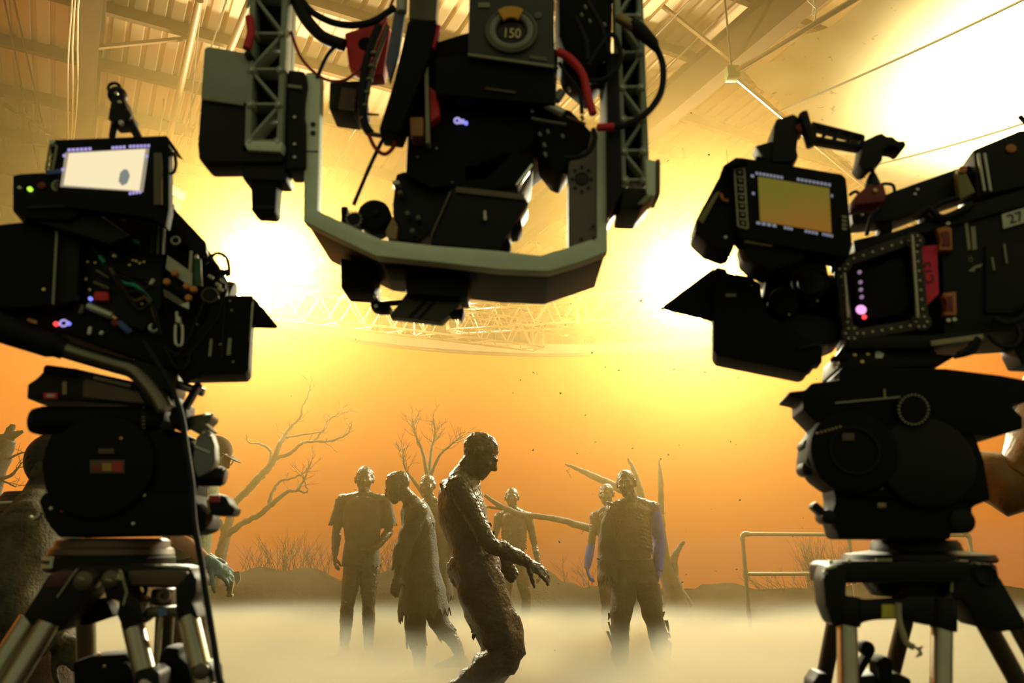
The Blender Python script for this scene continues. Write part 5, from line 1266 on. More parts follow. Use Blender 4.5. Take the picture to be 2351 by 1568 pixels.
PLH = Plane(260, 1060, 1.16, 8)
def left_head():
    pl = PLH
    t = thing('fluid_head', 'rounded black fluid head with red stickers under the left camera', 'fluid head', pl.pt(262, 1240, .1))
    # pan bar with grip
    b = MB(); P = [pl.pt(-80, 716, -.12), pl.pt(0, 752, -.09), pl.pt(100, 786, -.05), pl.pt(180, 812, -.03), pl.pt(262, 836, -.02), pl.pt(306, 850, -.02), pl.pt(336, 878, -.02), pl.pt(362, 912, -.02), pl.pt(378, 940, -.02)]
    Q = crv(P, 5); rr = [pl.m(33 - 3 * min(1, i / 10)) if i < 12 else pl.m(24) for i in range(len(Q))]; b.tube(Q[:14], rr[:14], 18); b.build('pan_bar_grip', RB, t, label='thick rubber grip of the pan bar')
    b = MB(); b.tube(Q[12:], pl.m(20), 18); b.build('pan_bar', MATS['bar_alloy'], t, label='bent metal pan bar')
    P_(t, pl, 'camera_plate', BM, ((62, 882), (84, 868), (100, 850), (170, 845), (330, 880), (400, 905), (395, 935), (330, 930), (160, 918), (60, 916)), .0, .13, .004)
    Cx(t, pl, 'plate_release', BP, (104, 848), (180, 858), 11, .0); P_(t, pl, 'slide_window', MATS['bronze_dark'], ((190, 876), (200, 870), (318, 900), (332, 926), (190, 912)), -.004, .006, .001, 'brownish plate window'); Br(t, pl, 'window_frame', MATS['dark_alloy'], (214, 866), (300, 886), 9, -.006, .006, .001)
    o = Rc(t, pl, 'red_sticker', MATS['red_tape'], 100, 902, 131, 915, -.003, .003, 0, 'red sticker with pale print'); Rc(t, pl, 'sticker_print', MATS['white_label'], 107, 905, 124, 911, -.0045, .002, 0, parent=o); Rc(t, pl, 'sticker', MATS['bronze'], 143, 876, 153, 905, -.003, .003, 0)
    Cx(t, pl, 'tilt_drum', BP, (78, 966), (390, 966), 34, .02, bv=.012); Cx(t, pl, 'drum_knurl', BM, (72, 966), (110, 966), 31, .02, bv=.008)
    for k in range(12): b = MB(); a = PI * k / 12 - PI / 2; b.bar(pl.pt(326, 966 + 33 * math.sin(a), .02 - pl.m(33) * math.cos(a)), pl.pt(334, 966 + 33 * math.sin(a), .02 - pl.m(33) * math.cos(a)), .003, .003); b.build('knurl_rib', MATS['dark_alloy'], t)
    Dc(t, pl, 'lock_knob', BM, 378, 978, 13, -.03, .03, .004); Br(t, pl, 'lock_lever', BP, (455, 876), (412, 950), 15, -.02, .02, .005, 'black lever beside the pan bar'); P_(t, pl, 'lever_hub', BP, ((396, 930), (430, 938), (428, 975), (396, 985), (384, 960)), -.02, .05, .006)
    P_(t, pl, 'side_bracket', MATS['dark_alloy'], ((430, 955), (470, 948), (488, 950), (484, 962), (472, 972), (486, 985), (460, 995), (432, 985)), .0, .05, .004); screws(t, pl, ((486, 951), (469, 952), (428, 952)), 4, -.006)
    P_(t, pl, 'tilt_housing', BP, ((112, 992), (98, 1030), (90, 1072), (98, 1110), (118, 1140), (440, 1150), (452, 1080), (438, 1000), (400, 985), (160, 985)), -.005, .10, .016)
    Dc(t, pl, 'drum_cover', BP, 226, 1070, 118, -.02, .02, .01, seg=40)
    o = P_(t, pl, 'colour_label', MATS['bronze_dark'], ((206, 1056), (286, 1056), (286, 1087), (206, 1087)), -.024, .003, .001, 'small label in brown, yellow and red')
    Rc(t, pl, 'label_field', MATS['label_yellow'], 234, 1063, 256, 1081, -.0255, .002, 0, parent=o); Rc(t, pl, 'label_field', MATS['dark_red2'], 257, 1060, 281, 1083, -.0255, .002, 0, parent=o); Rc(t, pl, 'label_field', MATS['dark_red'], 212, 1068, 233, 1081, -.0255, .002, 0, parent=o)
    Rc(t, pl, 'sticker', MATS['bronze_dark'], 225, 1030, 262, 1042, -.024, .003, .001); Dc(t, pl, 'index_light', MATS['orange_part'], 277, 1006, 4, -.024, .004, .001, seg=10)
    P_(t, pl, 'side_disc', MATS['grey_paint'], ((448, 1006), (468, 982), (484, 990), (494, 1020), (496, 1060), (480, 1084), (452, 1098), (440, 1060)), -.006, .03, .006, 'grey side plate with raised letters')
    for k in range(7): b = MB(); b.disc(pl, 449 + k * 5, 1025 + k * 2.2, 3.4, -.009, .005, .0008, 8); b.build('raised_letter', MATS['white_label'], t)
    screws(t, pl, ((467, 993), (481, 1000)), 3.5, -.009)
    P_(t, pl, 'pan_housing', BP, ((84, 1150), (100, 1128), (440, 1130), (472, 1180), (474, 1215), (440, 1228), (130, 1234), (112, 1210), (100, 1190)), -.008, .10, .01)
    Cx(t, pl, 'drag_knob', BM, (456, 1094), (516, 1094), 23, .02, bv=.006); Cx(t, pl, 'knob_face', MATS['knob_face'], (512, 1094), (519, 1095), 19, .02)
    P_(t, pl, 'brake_clip', BM, ((478, 1140), (500, 1132), (520, 1140), (530, 1160), (541, 1166), (534, 1184), (490, 1184), (474, 1176)), .0, .05, .005); Rc(t, pl, 'red_tab', MATS['dark_red2'], 480, 1136, 504, 1154, -.006, .01, .002); Br(t, pl, 'clip_edge', MATS['bronze'], (476, 1146), (480, 1178), 6, -.004, .006, .001)
    o = Rc(t, pl, 'red_sticker', MATS['red_tape'], 138, 1152, 174, 1175, -.011, .003, .0005, 'red square sticker'); Rc(t, pl, 'sticker', MATS['olive_label'], 178, 1153, 191, 1177, -.011, .003, .0005)
    Rc(t, pl, 'name_pill', MATS['white_label'], 230, 1132, 261, 1143, -.012, .004, .001); screws(t, pl, ((273, 1138), (330, 1137), (120, 1130), (116, 1167), (305, 1202)), 4, -.011)
    Tb(t, pl, 'safety_ring', MATS['steel'], ((67, 1186), (78, 1192), (90, 1184), (88, 1176)), 4, .0)
    c = pl.pt(264, 1236, .09)
    b = MB(); b.lathe(c, (0, 0, -1), [(0, pl.m(112)), (.004, pl.m(122)), (.014, pl.m(124)), (.017, pl.m(132)), (.026, pl.m(136)), (.026, .01)], 40); b.build('base_flange', MATS['bronze_dark'], t)
    return t
mat('bar_alloy', (.20, .18, .12), .3, .85, .15, 30); mat('label_yellow', (.42, .24, .03), .6, 0, .2, 40); mat('dark_red2', (.40, .03, .015), .55, 0, .2, 40); mat('grey_paint', (.20, .19, .15), .55, .1, .1, 30); mat('knob_face', (.08, .055, .04), .6, .1, .1, 30)
left_head()

PLT = Plane(300, 1380, 1.08, 6)
def left_tripod():
    pl = PLT; TA = MATS['tube_alloy']
    base = pl.pt(262, 1300, .12)
    t = thing('tripod', 'black tripod crown with silver leg tubes and blue tape, at the left', 'tripod', (base.x, base.y, 0))
    c = PLH.pt(264, 1236, .09)
    b = MB(); b.lathe(c - Vector((0, 0, .027)), (0, 0, -1), [(0, PLH.m(134)), (.004, PLH.m(139)), (.022, PLH.m(139)), (.026, PLH.m(132)), (.03, PLH.m(100)), (.05, .05)], 44); b.build('bowl', BM, t)
    cc = c - Vector((0, 0, .038)); rr = PLH.m(139.6)
    P = []; 
    for z in (-.008, .010):
        for k in range(9):
            a = R(200 + k * 5.5); P.append(cc + Vector((math.cos(a) * rr * 1.003, math.sin(a) * rr * 1.003, z)))
    b = MB(); b.add(P, [(k, k + 1, 9 + k + 1, 9 + k) for k in range(8)]); o = b.build('scale_label', MATS['white_label'], t, label='white dotted label on the bowl')
    for k in range(10):
        a = R(203 + k * 3.8); q = cc + Vector((math.cos(a) * rr * 1.006, math.sin(a) * rr * 1.006, .001)); b = MB(); b.box(q, .005, .002, .005, Matrix.Rotation(a + PI / 2, 3, 'Z')); b.build('label_mark', MATS['ink'], o)
    P_(t, pl, 'crown', BM, ((150, 1306), (190, 1296), (410, 1298), (440, 1306), (452, 1330), (450, 1352), (290, 1348), (284, 1330), (150, 1345)), .0, .07, .006)
    P_(t, pl, 'crown_bar', MATS['bronze_dark'], ((292, 1310), (400, 1306), (430, 1312), (434, 1346), (296, 1344)), -.01, .012, .003); Br(t, pl, 'crown_edge', MATS['silver_paint'], (356, 1298), (436, 1304), 6, -.008, .006, .002)
    for x, y, r in ((188, 1334, 24), (250, 1330, 22)): Dc(t, pl, 'hinge_knob', MATS['dark_alloy'], x, y, r, -.03, .04, .008); 
    for x, y in ((178, 1326), (240, 1330), (265, 1327)): Br(t, pl, 'knob_glint', MATS['olive_label'], (x, y), (x + 16, y + 4), 5, -.034, .004, .001)
    P_(t, pl, 'leg_hinge', BM, ((110, 1318), (150, 1306), (196, 1310), (214, 1345), (206, 1362), (134, 1452), (42, 1428), (66, 1390)), -.015, .06, .008, 'black hinge casting of the outer leg')
    P_(t, pl, 'hinge_plate', MATS['maroon'], ((110, 1320), (150, 1308), (180, 1312), (140, 1348), (100, 1350)), -.018, .006, .002); Br(t, pl, 'hinge_rib', MATS['olive_label'], (176, 1306), (130, 1372), 4, -.019, .005, .001)
    P_(t, pl, 'leg_hinge', BM, ((232, 1318), (270, 1306), (292, 1330), (296, 1362), (320, 1376), (330, 1425), (284, 1452), (266, 1412), (272, 1380), (240, 1376)), -.02, .05, .006); Br(t, pl, 'hinge_rib', MATS['olive_label'], (274, 1308), (290, 1360), 5, -.023, .005, .001); Br(t, pl, 'hinge_rib', MATS['olive_label'], (290, 1360), (282, 1390), 5, -.023, .005, .001)
    P_(t, pl, 'leg_hinge', BM, ((400, 1348), (440, 1306), (452, 1330), (452, 1362), (440, 1380), (458, 1420), (412, 1438), (402, 1400)), -.012, .05, .006)
    P_(t, pl, 'leg_yoke', MATS['dark_alloy'], ((322, 1396), (412, 1392), (412, 1420), (370, 1414), (330, 1424)), -.004, .04, .005); Rc(t, pl, 'marker_tape', MATS['blue_tape'], 362, 1396, 383, 1413, -.007, .003, 0, 'blue tape on the leg yoke')
    b = MB(); b.torus(pl.pt(322, 1356, .04), pl.n, pl.m(13), pl.m(5), 20, 8); b.build('hanger_ring', BM, t)
    P_(t, pl, 'lock_paddle', BP, ((190, 1382), (236, 1372), (250, 1388), (262, 1414), (190, 1438), (168, 1430), (166, 1406)), .05, .03, .006, 'black locking paddle')
    P_(t, pl, 'hanging_hook', MATS['dark_alloy'], ((346, 1352), (398, 1350), (392, 1394), (340, 1390)), .06, .04, .005); b = MB(); b.torus(pl.pt(376, 1368, .05), pl.n, pl.m(12), pl.m(5), 18, 6); b.build('rope_knot', MATS['rope'], t)
    r = pl.m(23)
    A = [pl.pt(303, 1425, .0), pl.pt(434, 1420, .0)]; Fa = [atZ(420, 4100, .02), atZ(500, 4100, .02)]
    A2 = [pl.pt(303, 1425, .0), pl.pt(434, 1420, .0)]; 
    for tp, bt, ft in ((A[0], pl.pt(336, 1560, -.03), Fa[0]), (A[1], pl.pt(462, 1540, -.03), Fa[1])):
        dn = (bt - tp).normalized(); e = tp + dn * ((tp.z - .02) / -dn.z)
        b = MB(); b.cyl(tp, tp.lerp(e, .52), r, seg=20); b.build('leg_tube', TA, t); b = MB(); b.cyl(tp.lerp(e, .48), e, r * .8, seg=16); b.build('lower_leg_tube', TA, t); b = MB(); b.box(e + Vector((0, 0, .01)), .07, .07, .04, bevel=.01); b.build('rubber_foot', RB, t)
    for tp, bt in ((pl.pt(70, 1420, .0), pl.pt(-20, 1560, -.02)), (pl.pt(112, 1430, -.02), pl.pt(28, 1568, -.04)), (pl.pt(196, 1400, .16), pl.pt(200, 1540, .22)), (pl.pt(380, 1400, .14), pl.pt(372, 1540, .22))):
        dn = (bt - tp).normalized(); e = tp + dn * ((tp.z - .02) / -dn.z); m_ = TA if bt.x < pl.pt(100, 1500).x else MATS['dark_alloy']
        b = MB(); b.cyl(tp, tp.lerp(e, .52), r, seg=20); b.build('leg_tube', m_, t); b = MB(); b.cyl(tp.lerp(e, .48), e, r * .8, seg=16); b.build('lower_leg_tube', m_, t); b = MB(); b.box(e + Vector((0, 0, .01)), .07, .07, .04, bevel=.01); b.build('rubber_foot', RB, t)
    # spreader gear at the bottom of the picture
    P_(t, pl, 'spreader_clamp', BP, ((165, 1520), (210, 1504), (290, 1500), (310, 1530), (300, 1640), (170, 1640)), .04, .05, .006); Dc(t, pl, 'spreader_knob', BP, 275, 1548, 26, .03, .03, .004)
    P_(t, pl, 'spreader_clamp', BP, ((360, 1510), (380, 1484), (412, 1488), (410, 1506), (446, 1536), (440, 1640), (360, 1640)), .02, .05, .006); P_(t, pl, 'leg_collar', BM, ((308, 1540), (350, 1532), (366, 1545), (370, 1640), (300, 1640)), -.045, .05, .006); P_(t, pl, 'leg_collar', BM, ((438, 1530), (480, 1518), (490, 1540), (500, 1640), (440, 1640)), -.045, .05, .006); Dc(t, pl, 'collar_knob', MATS['dark_alloy'], 460, 1543, 17, -.052, .012, .003)
    Br(t, pl, 'spreader_bar', BM, (210, 1512), (420, 1530), 22, .06, .03, .004); screws(t, pl, ((239, 1530), (412, 1562), (226, 1504)), 4, .034, MATS['brass'])
    Tb(t, pl, 'rope', MATS['rope'], ((372, 1400), (366, 1450), (362, 1500), (352, 1560)), 6, .0, label='frayed rope hanging inside the tripod')
    return t
mat('maroon', (.07, .02, .02), .5, .1, .2, 30); mat('blue_tape', (.10, .18, .34), .6, 0, .1, 40)
left_tripod()
b = MB(); P = [(330, 782, -.06), (372, 850, -.07), (402, 910, -.07), (418, 960, -.07), (428, 1030, -.07), (440, 1110, -.07), (446, 1200, -.07), (462, 1290, -.07), (482, 1420, -.07), (500, 1540, -.08), (530, 1800, -.1)]
q = [PLH.pt(*p) for p in P]; q.append(Vector((q[-1].x + .05, q[-1].y - .1, .02))); b.tube(crv(q, 8), PLH.m(6.5), 10)
one(b.build('power_cable', RB, None), 'long black cable hanging down in front of the left fluid head', 'cable')

# ================================================================== suspended camera on its stabilised head
PG = Plane(1040, 400, 1.12, 0)
def lattice(t, pl, rails, rows, off, dirs, depth=.05):
    """open machined arm: two rails, cross webs, bosses with screws, dark plate behind"""
    (a0, a1), (b0, b1) = rails
    L = lambda p, q, s: (p[0] + (q[0] - p[0]) * s, p[1] + (q[1] - p[1]) * s)
    AG = mat('arm_grey', (.33, .36, .25), .55, 0, .12, 30)
    Br(t, pl, 'arm_rail', AG, a0, a1, 14, off, depth, .003); Br(t, pl, 'arm_rail', AG, b0, b1, 14, off, depth, .003)
    pts = []
    for s in rows:
        pa, pb = L(a0, a1, s), L(b0, b1, s); pts.append((pa, pb))
        for p in (pa, pb): Dc(t, pl, 'arm_boss', AG, p[0] + (4 if p is pa else -4), p[1], 11, off - .003, .02, .002); screws(t, pl, ((p[0] + (4 if p is pa else -4), p[1]),), 4.5, off - .006)
        Br(t, pl, 'arm_web', AG, pa, pb, 6, off + .002, .03, .001)
    for i in range(len(pts) - 1):
        (pa, pb), (qa, qb) = pts[i], pts[i + 1]
        if dirs[i % len(dirs)]: Br(t, pl, 'arm_web', AG, pa, qb, 7, off + .002, .03, .001)
        else: Br(t, pl, 'arm_web', AG, pb, qa, 7, off + .002, .03, .001)
    P_(t, pl, 'arm_back_plate', MATS['black_plastic'], (a0, b0, b1, a1), off + depth - .006, .006, .001)
def gimbal():
    pl = PG
    t = thing('stabilised_head', 'motorised camera stabiliser with open lattice arms hanging from above', 'stabiliser', pl.pt(1040, -160, .08))
    lattice(t, pl, (((585, -180), (567, 336)), ((660, -180), (640, 336))), (.08, .20, .32, .495, .655, .81, .975), .0, (1, 0), .035)
    P_(t, pl, 'arm_end', GA, ((560, 322), (650, 324), (644, 348), (566, 344)), -.004, .04, .004)
    Br(t, pl, 'arm_side_rail', MATS['grey_dark'], (676, -180), (656, 352), 10, .03, .02, .002)
    # roll motor block on the left
    P_(t, pl, 'motor_housing', MATS['grey_dark'], ((468, 112), (476, 105), (580, 122), (566, 236), (460, 222)), .0, .05, .006, 'greenish upper half of the motor housing')
    P_(t, pl, 'motor_housing', BM, ((460, 224), (566, 238), (558, 345), (650, 350), (650, 372), (464, 374), (454, 362), (452, 330)), .002, .05, .01)
    Br(t, pl, 'housing_seam', MATS['olive_label'], (462, 224), (558, 238), 7, -.003, .006, .001, 'pale seam of the motor housing')
    P_(t, pl, 'motor_neck', BM, ((556, 370), (656, 374), (652, 396), (660, 400), (655, 414), (640, 414), (556, 410)), .01, .04, .004)
    P_(t, pl, 'motor_foot', BP, ((575, 408), (636, 412), (632, 484), (626, 492), (584, 490), (576, 482)), .015, .03, .005); Rc(t, pl, 'foot_mark', BM, 584, 472, 626, 480, .012, .004, .001)
    P_(t, pl, 'tilt_motor', BM, ((660, 158), (700, 162), (704, 190), (694, 260), (700, 275), (700, 385), (654, 388), (652, 250)), .01, .05, .006); Br(t, pl, 'housing_seam', MATS['olive_label'], (660, 196), (692, 200), 7, .006, .006, .001)
    for x, y in ((666, 300), (692, 308)): Cx(t, pl, 'motor_bearing', MATS['steel'], (x - 9, y), (x + 9, y + 2), 12, .02)
    for y in (268, 330, 360): screws(t, pl, ((676, y),), 4, .006)
    Tb(t, pl, 'red_sleeve', MATS['red_tape'], ((572, 40), (576, 75), (566, 112)), 10, -.01, label='red sleeve on the motor cable'); Dc(t, pl, 'sleeve_cap', RB, 568, 122, 9, -.012, .02, .002)
    Cx(t, pl, 'white_glint_rod', MATS['silver_paint'], (574, -20), (568, 18), 4, .03)
    # yoke
    P_(t, pl, 'yoke', GA, ((702, 166), (736, 166), (728, 482), (800, 516), (877, 550), (1000, 564), (1140, 575), (1240, 586), (1305, 567), (1371, 545), (1371, 300), (1395, 300), (1395, 577), (1330, 602), (1260, 622), (1150, 618), (990, 600), (863, 587), (780, 548), (696, 507)), .02, .025, .002, 'angular grey anodised yoke under the camera')
    P_(t, pl, 'yoke_shaded_underside', BM, ((700, 508), (728, 486), (877, 553), (1000, 566), (1140, 578), (1240, 589), (1390, 545), (1393, 575), (1260, 620), (1150, 616), (990, 598), (863, 585), (780, 546)), .045, .17, .003)  # black bulk paints in the unlit underside of the grey yoke
    P_(t, pl, 'shaded_bar_side', MATS['bar_side_shade'], ((1305, 300), (1371, 300), (1371, 548), (1305, 570)), .024, .03, .002, 'darkened inner side of the yoke bar with a ring of holes')  # inner side of the yoke bar, its shade put into a darker colour
    for y in (284, 304): Dc(t, pl, 'yoke_hole', MATS['ink'], 718, y, 6, .017, .004, .001)
    Br(t, pl, 'yoke_joint', MATS['ink'], (700, 347), (731, 347), 2, .0185, .002, 0)
    b = MB(); b.torus(pl.pt(1336, 410, .0225), pl.n, pl.m(14), pl.m(3), 20, 6)
    for k in range(8): a = 2 * PI * k / 8; c = pl.pt(1336 + 22 * math.cos(a), 410 + 28 * math.sin(a), .021); b.cyl(c, c + pl.n * .004, pl.m(4), seg=8)
    b.build('bearing_holes', MATS['ink'], t); Dc(t, pl, 'bearing_bore', MATS['ink'], 1336, 410, 13, .020, .004, .001)
    screws(t, pl, ((1362, 518), (1364, 545), (1335, 548)), 4, .017, MATS['ink'])
    for s_ in range(3): P_(t, pl, 'underside_pocket', BP, ((880 + s_ * 120, 606), (980 + s_ * 120, 612), (976 + s_ * 118, 618), (884 + s_ * 118, 613)), .06, .06, .001)
    P_(t, pl, 'yoke_box', BP, ((781, 590), (860, 610), (860, 672), (790, 668), (782, 660)), .14, .06, .004)
    P_(t, pl, 'dovetail_mount', BM, ((926, 606), (1080, 612), (1074, 682), (932, 674)), .10, .06, .003)
    Cx(t, pl, 'clamp_rod', BM, (866, 700), (960, 690), 7, .145)
    P_(t, pl, 'dovetail_plate', MATS['dove_olive'], ((936, 668), (1072, 676), (1050, 706), (1012, 738), (893, 725)), .13, .03, .003, 'dovetail plate hanging under the yoke')
    Br(t, pl, 'dovetail_groove', BM, (990, 675), (938, 730), 6, .126, .006, .001); Br(t, pl, 'dovetail_groove', BM, (1010, 676), (960, 732), 6, .126, .006, .001)
    P_(t, pl, 'thumb_screw', BP, ((850, 690), (876, 690), (884, 700), (898, 702), (890, 712), (866, 712), (850, 706)), .13, .03, .003); P_(t, pl, 'thumb_screw', BP, ((1044, 712), (1064, 704), (1066, 712), (1058, 736), (1052, 722), (1032, 724)), .13, .03, .003); Dc(t, pl, 'clamp_roller', BP, 1062, 682, 12, .13, .03, .003); screws(t, pl, ((861, 680), (863, 702), (1062, 676), (1052, 614), (1022, 660)), 5, .126)
    # right arm
    lattice(t, pl, (((1412, -180), (1432, 430)), ((1464, -180), (1486, 430))), (.10, .22, .35, .49, .62, .74, .86, .97), .01, (1, 0), .03)
    P_(t, pl, 'arm_cover', BM, ((1392, 120), (1420, 120), (1430, 440), (1396, 500), (1394, 300)), .0, .10, .004); P_(t, pl, 'arm_end', BM, ((1430, 430), (1492, 430), (1506, 444), (1472, 478), (1424, 476)), .005, .08, .004); P_(t, pl, 'arm_bracket', GA, ((1482, 364), (1506, 368), (1506, 448), (1490, 452), (1484, 440)), .0, .05, .003); Rc(t, pl, 'bracket_edge', MATS['dark_alloy'], 1506, 364, 1517, 446, .0, .05, .003)
    for k in range(2): Cx(t, pl, 'end_rod', MATS['olive_label'], (1466 + k * 8, 470), (1488 + k * 8, 448), 3, .0)
    # mount above the picture
    P_(t, pl, 'cross_beam', BM, ((560, -260), (1500, -260), (1500, -170), (560, -170)), .0, .10, .006)
    c = pl.pt(1030, -262, .05); b = MB(); b.cyl(c, c + Vector((0, 0, .18)), .06, bevel=.008); b.build('mount_spigot', BM, t)
    return t, c + Vector((0, 0, .18))
mat('bar_side_shade', (.16, .13, .09), .6, 0, .15, 25); mat('grey_dark', (.34, .36, .25), .55, .0, .15, 25); mat('dove_olive', (.06, .055, .028), .5, .3, .2, 40)
GT, GTOP = gimbal()
def crane():
    t = thing('crane_arm', 'black camera crane boom carrying the suspended stabiliser overhead', 'crane', (-.9, -2.6, 0))
    b = MB(); b.cyl(GTOP - Vector((0, 0, .0)), GTOP + Vector((0, 0, .10)), .08, bevel=.01); b.build('boom_mount', BM, t)
    p0 = GTOP + Vector((0, .12, .15)); p1 = Vector((-.9, -2.6, 1.75)); b = MB(); b.bar(p0, p1, .12, .14, bevel=.01); b.build('boom', BM, t)
    b = MB(); b.cyl((-.9, -2.6, .12), (-.9, -2.6, 1.72), .06); b.build('column', BM, t)
    for k in range(3):
        a = 2 * PI * k / 3 + .4; b = MB(); b.bar((-.9, -2.6, .5), (-.9 + .6 * math.cos(a), -2.6 + .6 * math.sin(a), .03), .05, .05); b.build('dolly_leg', BM, t)
    return t
crane()

def gimbal_camera():
    pl = PG
    t = thing('cinema_camera', 'black cinema camera with a battery marked 150, slung in the stabiliser', 'camera', pl.pt(1110, 330, .1))
    P_(t, pl, 'body', BP, ((948, 110), (1080, 70), (1282, 110), (1276, 250), (1262, 300), (1200, 346), (1120, 420), (990, 430), (930, 400), (938, 240)), .03, .16, .008)
    bat = P_(t, pl, 'battery', MATS['battery_olive'], ((1078, -40), (1272, -40), (1274, 152), (1074, 126)), -.02, .05, .004, 'battery block with a round gauge'); P_(t, pl, 'battery_base', BP, ((1072, 128), (1274, 155), (1276, 240), (1000, 215), (1000, 130)), -.012, .05, .004)
    Br(t, pl, 'battery_edge', MATS['olive_label'], (1074, 124), (1272, 152), 6, -.023, .005, .001)
    b = MB(); c = pl.pt(1174, 72, -.024); b.torus(c, pl.n, pl.m(46), pl.m(9), 36, 8); b.build('gauge_ring', MATS['gauge_grey'], bat)
    b = MB(); b.torus(c - pl.n * .002, pl.n, pl.m(58), pl.m(5), 36, 6); b.build('gauge_rim', MATS['gauge_dark'], bat)
    b = MB()
    vs = []
    for k in range(13):
        a = R(62 + k * 5)
        for rr in (33, 58): vs.append(pl.pt(1174 + rr * math.cos(a) , 72 - rr * math.sin(a), -.0355))
    b.add(vs, [(2 * k, 2 * k + 2, 2 * k + 3, 2 * k + 1) for k in range(12)]); b.add([v + pl.n * .004 for v in vs], [(2 * k, 2 * k + 1, 2 * k + 3, 2 * k + 2) for k in range(12)]); b.build('gauge_segment', MATS['amber_print'], bat, smooth=0, label='amber arc on the gauge')
    Dc(t, pl, 'gauge_centre', MATS['ink'], 1175, 75, 31, -.026, .006, .001, parent=bat)
    text3d(t, pl, '150', 1175, 77, 27, MATS['print_yellow'], -.0285, -3, 'digits', bat, .78)
    Dc(t, pl, 'battery_button', MATS['gauge_dark'], 1235, 34, 10, -.023, .005, .001, parent=bat); Rc(t, pl, 'battery_print', MATS['olive_label'], 1098, 6, 1124, 16, -.0225, .003, 0, parent=bat); P_(t, pl, 'battery_print', MATS['gauge_dark'], ((1216, 126), (1256, 132), (1256, 140), (1216, 134)), -.0225, .003, 0, parent=bat)
    b = MB(); p = pl.pt(1050, 277, .024); b.torus(p, pl.n, pl.m(7), pl.m(2.6), 16, 6); b.build('status_ring', MATS['led_violet'], t); Rc(t, pl, 'status_bar', MATS['led_violet'], 1052, 273, 1066, 282, .022, .004, .001); Dc(t, pl, 'status_light', MATS['led_blue'], 1070, 281, 4.5, .022, .004, 0, seg=10)
    Br(t, pl, 'body_slot', MATS['bronze_dark'], (1114, 202), (1184, 212), 5, -.016, .004, .001)
    # side rails and slab left of the body
    P_(t, pl, 'side_slab', BP, ((936, 46), (1004, 44), (986, 130), (916, 304), (868, 298), (902, 190)), -.01, .05, .005, 'long black slab beside the body'); P_(t, pl, 'top_plate', MATS['dark_alloy'], ((940, -40), (1006, -40), (1002, 48), (938, 42)), .0, .03, .003)
    Br(t, pl, 'side_edge', MATS['olive_label'], (978, 130), (982, 328), 9, .0, .02, .002, 'pale metal edge strip'); P_(t, pl, 'orange_block', MATS['orange_dark'], ((940, 268), (972, 268), (972, 312), (942, 312)), .0, .04, .003); P_(t, pl, 'red_bracket', MATS['red_tape'], ((985, 196), (1006, 214), (1010, 264), (988, 280)), .01, .02, .003); Br(t, pl, 'red_strip', MATS['red_tape'], (1008, 56), (992, 108), 10, -.004, .012, .002)
    # red harness and cables on the left
    P_(t, pl, 'red_harness', MATS['red_tape'], ((790, 76), (836, 60), (888, 40), (896, 70), (880, 170), (846, 174), (800, 150)), .04, .03, .004, 'red cloth harness behind the cables'); Dc(t, pl, 'harness_hole', BP, 838, 98, 18, .036, .01, .002)
    P_(t, pl, 'blue_strap', MATS['strap_blue'], ((906, 20), (930, 28), (916, 120), (894, 190), (884, 140)), .02, .012, .003, 'blue-grey strap'); Cx(t, pl, 'white_sleeve', MATS['white_label'], (924, -30), (922, 30), 14, .02)
    P_(t, pl, 'hanging_box', BM, ((756, 186), (830, 184), (836, 236), (810, 256), (754, 248)), .06, .06, .004); P_(t, pl, 'box_face', MATS['bronze_dark'], ((784, 200), (820, 204), (812, 252), (776, 248)), .056, .004, .001)
    for pts, r, m in ((((684, -10), (720, 30), (780, 56), (850, 52), (906, 18)), 9, RB), (((676, -10), (700, 40), (740, 84), (790, 104)), 16, RB), (((668, 74), (690, 130), (724, 168), (760, 186), (800, 180), (840, 140), (870, 80), (910, -20)), 4, MATS['dark_red2']), (((776, 100), (750, 130), (728, 180)), 5, RB), (((870, 60), (842, 140), (832, 220), (836, 280), (850, 306)), 11, RB), (((890, 60), (856, 160), (840, 240), (844, 300), (880, 312)), 6, MATS['dark_alloy']), (((842, 262), (870, 264)), 3, RB), (((846, 308), (862, 340), (884, 354), (904, 336), (906, 310)), 5, MATS['dark_red2']), (((880, 318), (850, 380), (812, 470)), 5, RB)):
        Tb(t, pl, 'cable', m, pts, r, .02)
    for k in range(6): Cx(t, pl, 'cable_clip', MATS['olive_label'], (858 - k * 5, 120 + k * 30), (858 - k * 5, 126 + k * 30), 8, .018)
    # lens, motors and tray under the body
    P_(t, pl, 'lens_cradle', BM, ((908, 398), (930, 392), (1000, 420), (1040, 440), (1010, 520), (960, 556), (906, 548), (900, 470)), .05, .12, .006)
    tray = P_(t, pl, 'lower_tray', BM, ((1030, 436), (1046, 428), (1204, 448), (1214, 466), (1142, 576), (986, 560)), .02, .06, .004, 'flat black tray below the body'); Br(t, pl, 'tray_edge', MATS['dark_alloy'], (1046, 434), (1204, 452), 14, .016, .006, .002); Br(t, pl, 'tray_edge', MATS['dark_alloy'], (1034, 440), (990, 540), 4, .016, .005, .001)
    Cx(t, pl, 'tray_screw', MATS['steel'], (1113, 484), (1114, 508), 5, .014); P_(t, pl, 'tray_clamp', BP, ((1168, 520), (1196, 500), (1200, 520), (1190, 532), (1170, 534)), .03, .04, .003); P_(t, pl, 'tray_clamp', BP, ((1146, 552), (1166, 540), (1174, 562), (1168, 570), (1142, 572)), .03, .04, .003)
    Dc(t, pl, 'focus_motor', BP, 857, 490, 40, .06, .05, .006); Dc(t, pl, 'motor_cap', BM, 862, 486, 9, .055, .006, .002); Dc(t, pl, 'gear_wheel', BM, 812, 502, 18, .05, .03, .003); Rc(t, pl, 'motor_bracket', BP, 782, 473, 798, 510, .06, .03, .003)
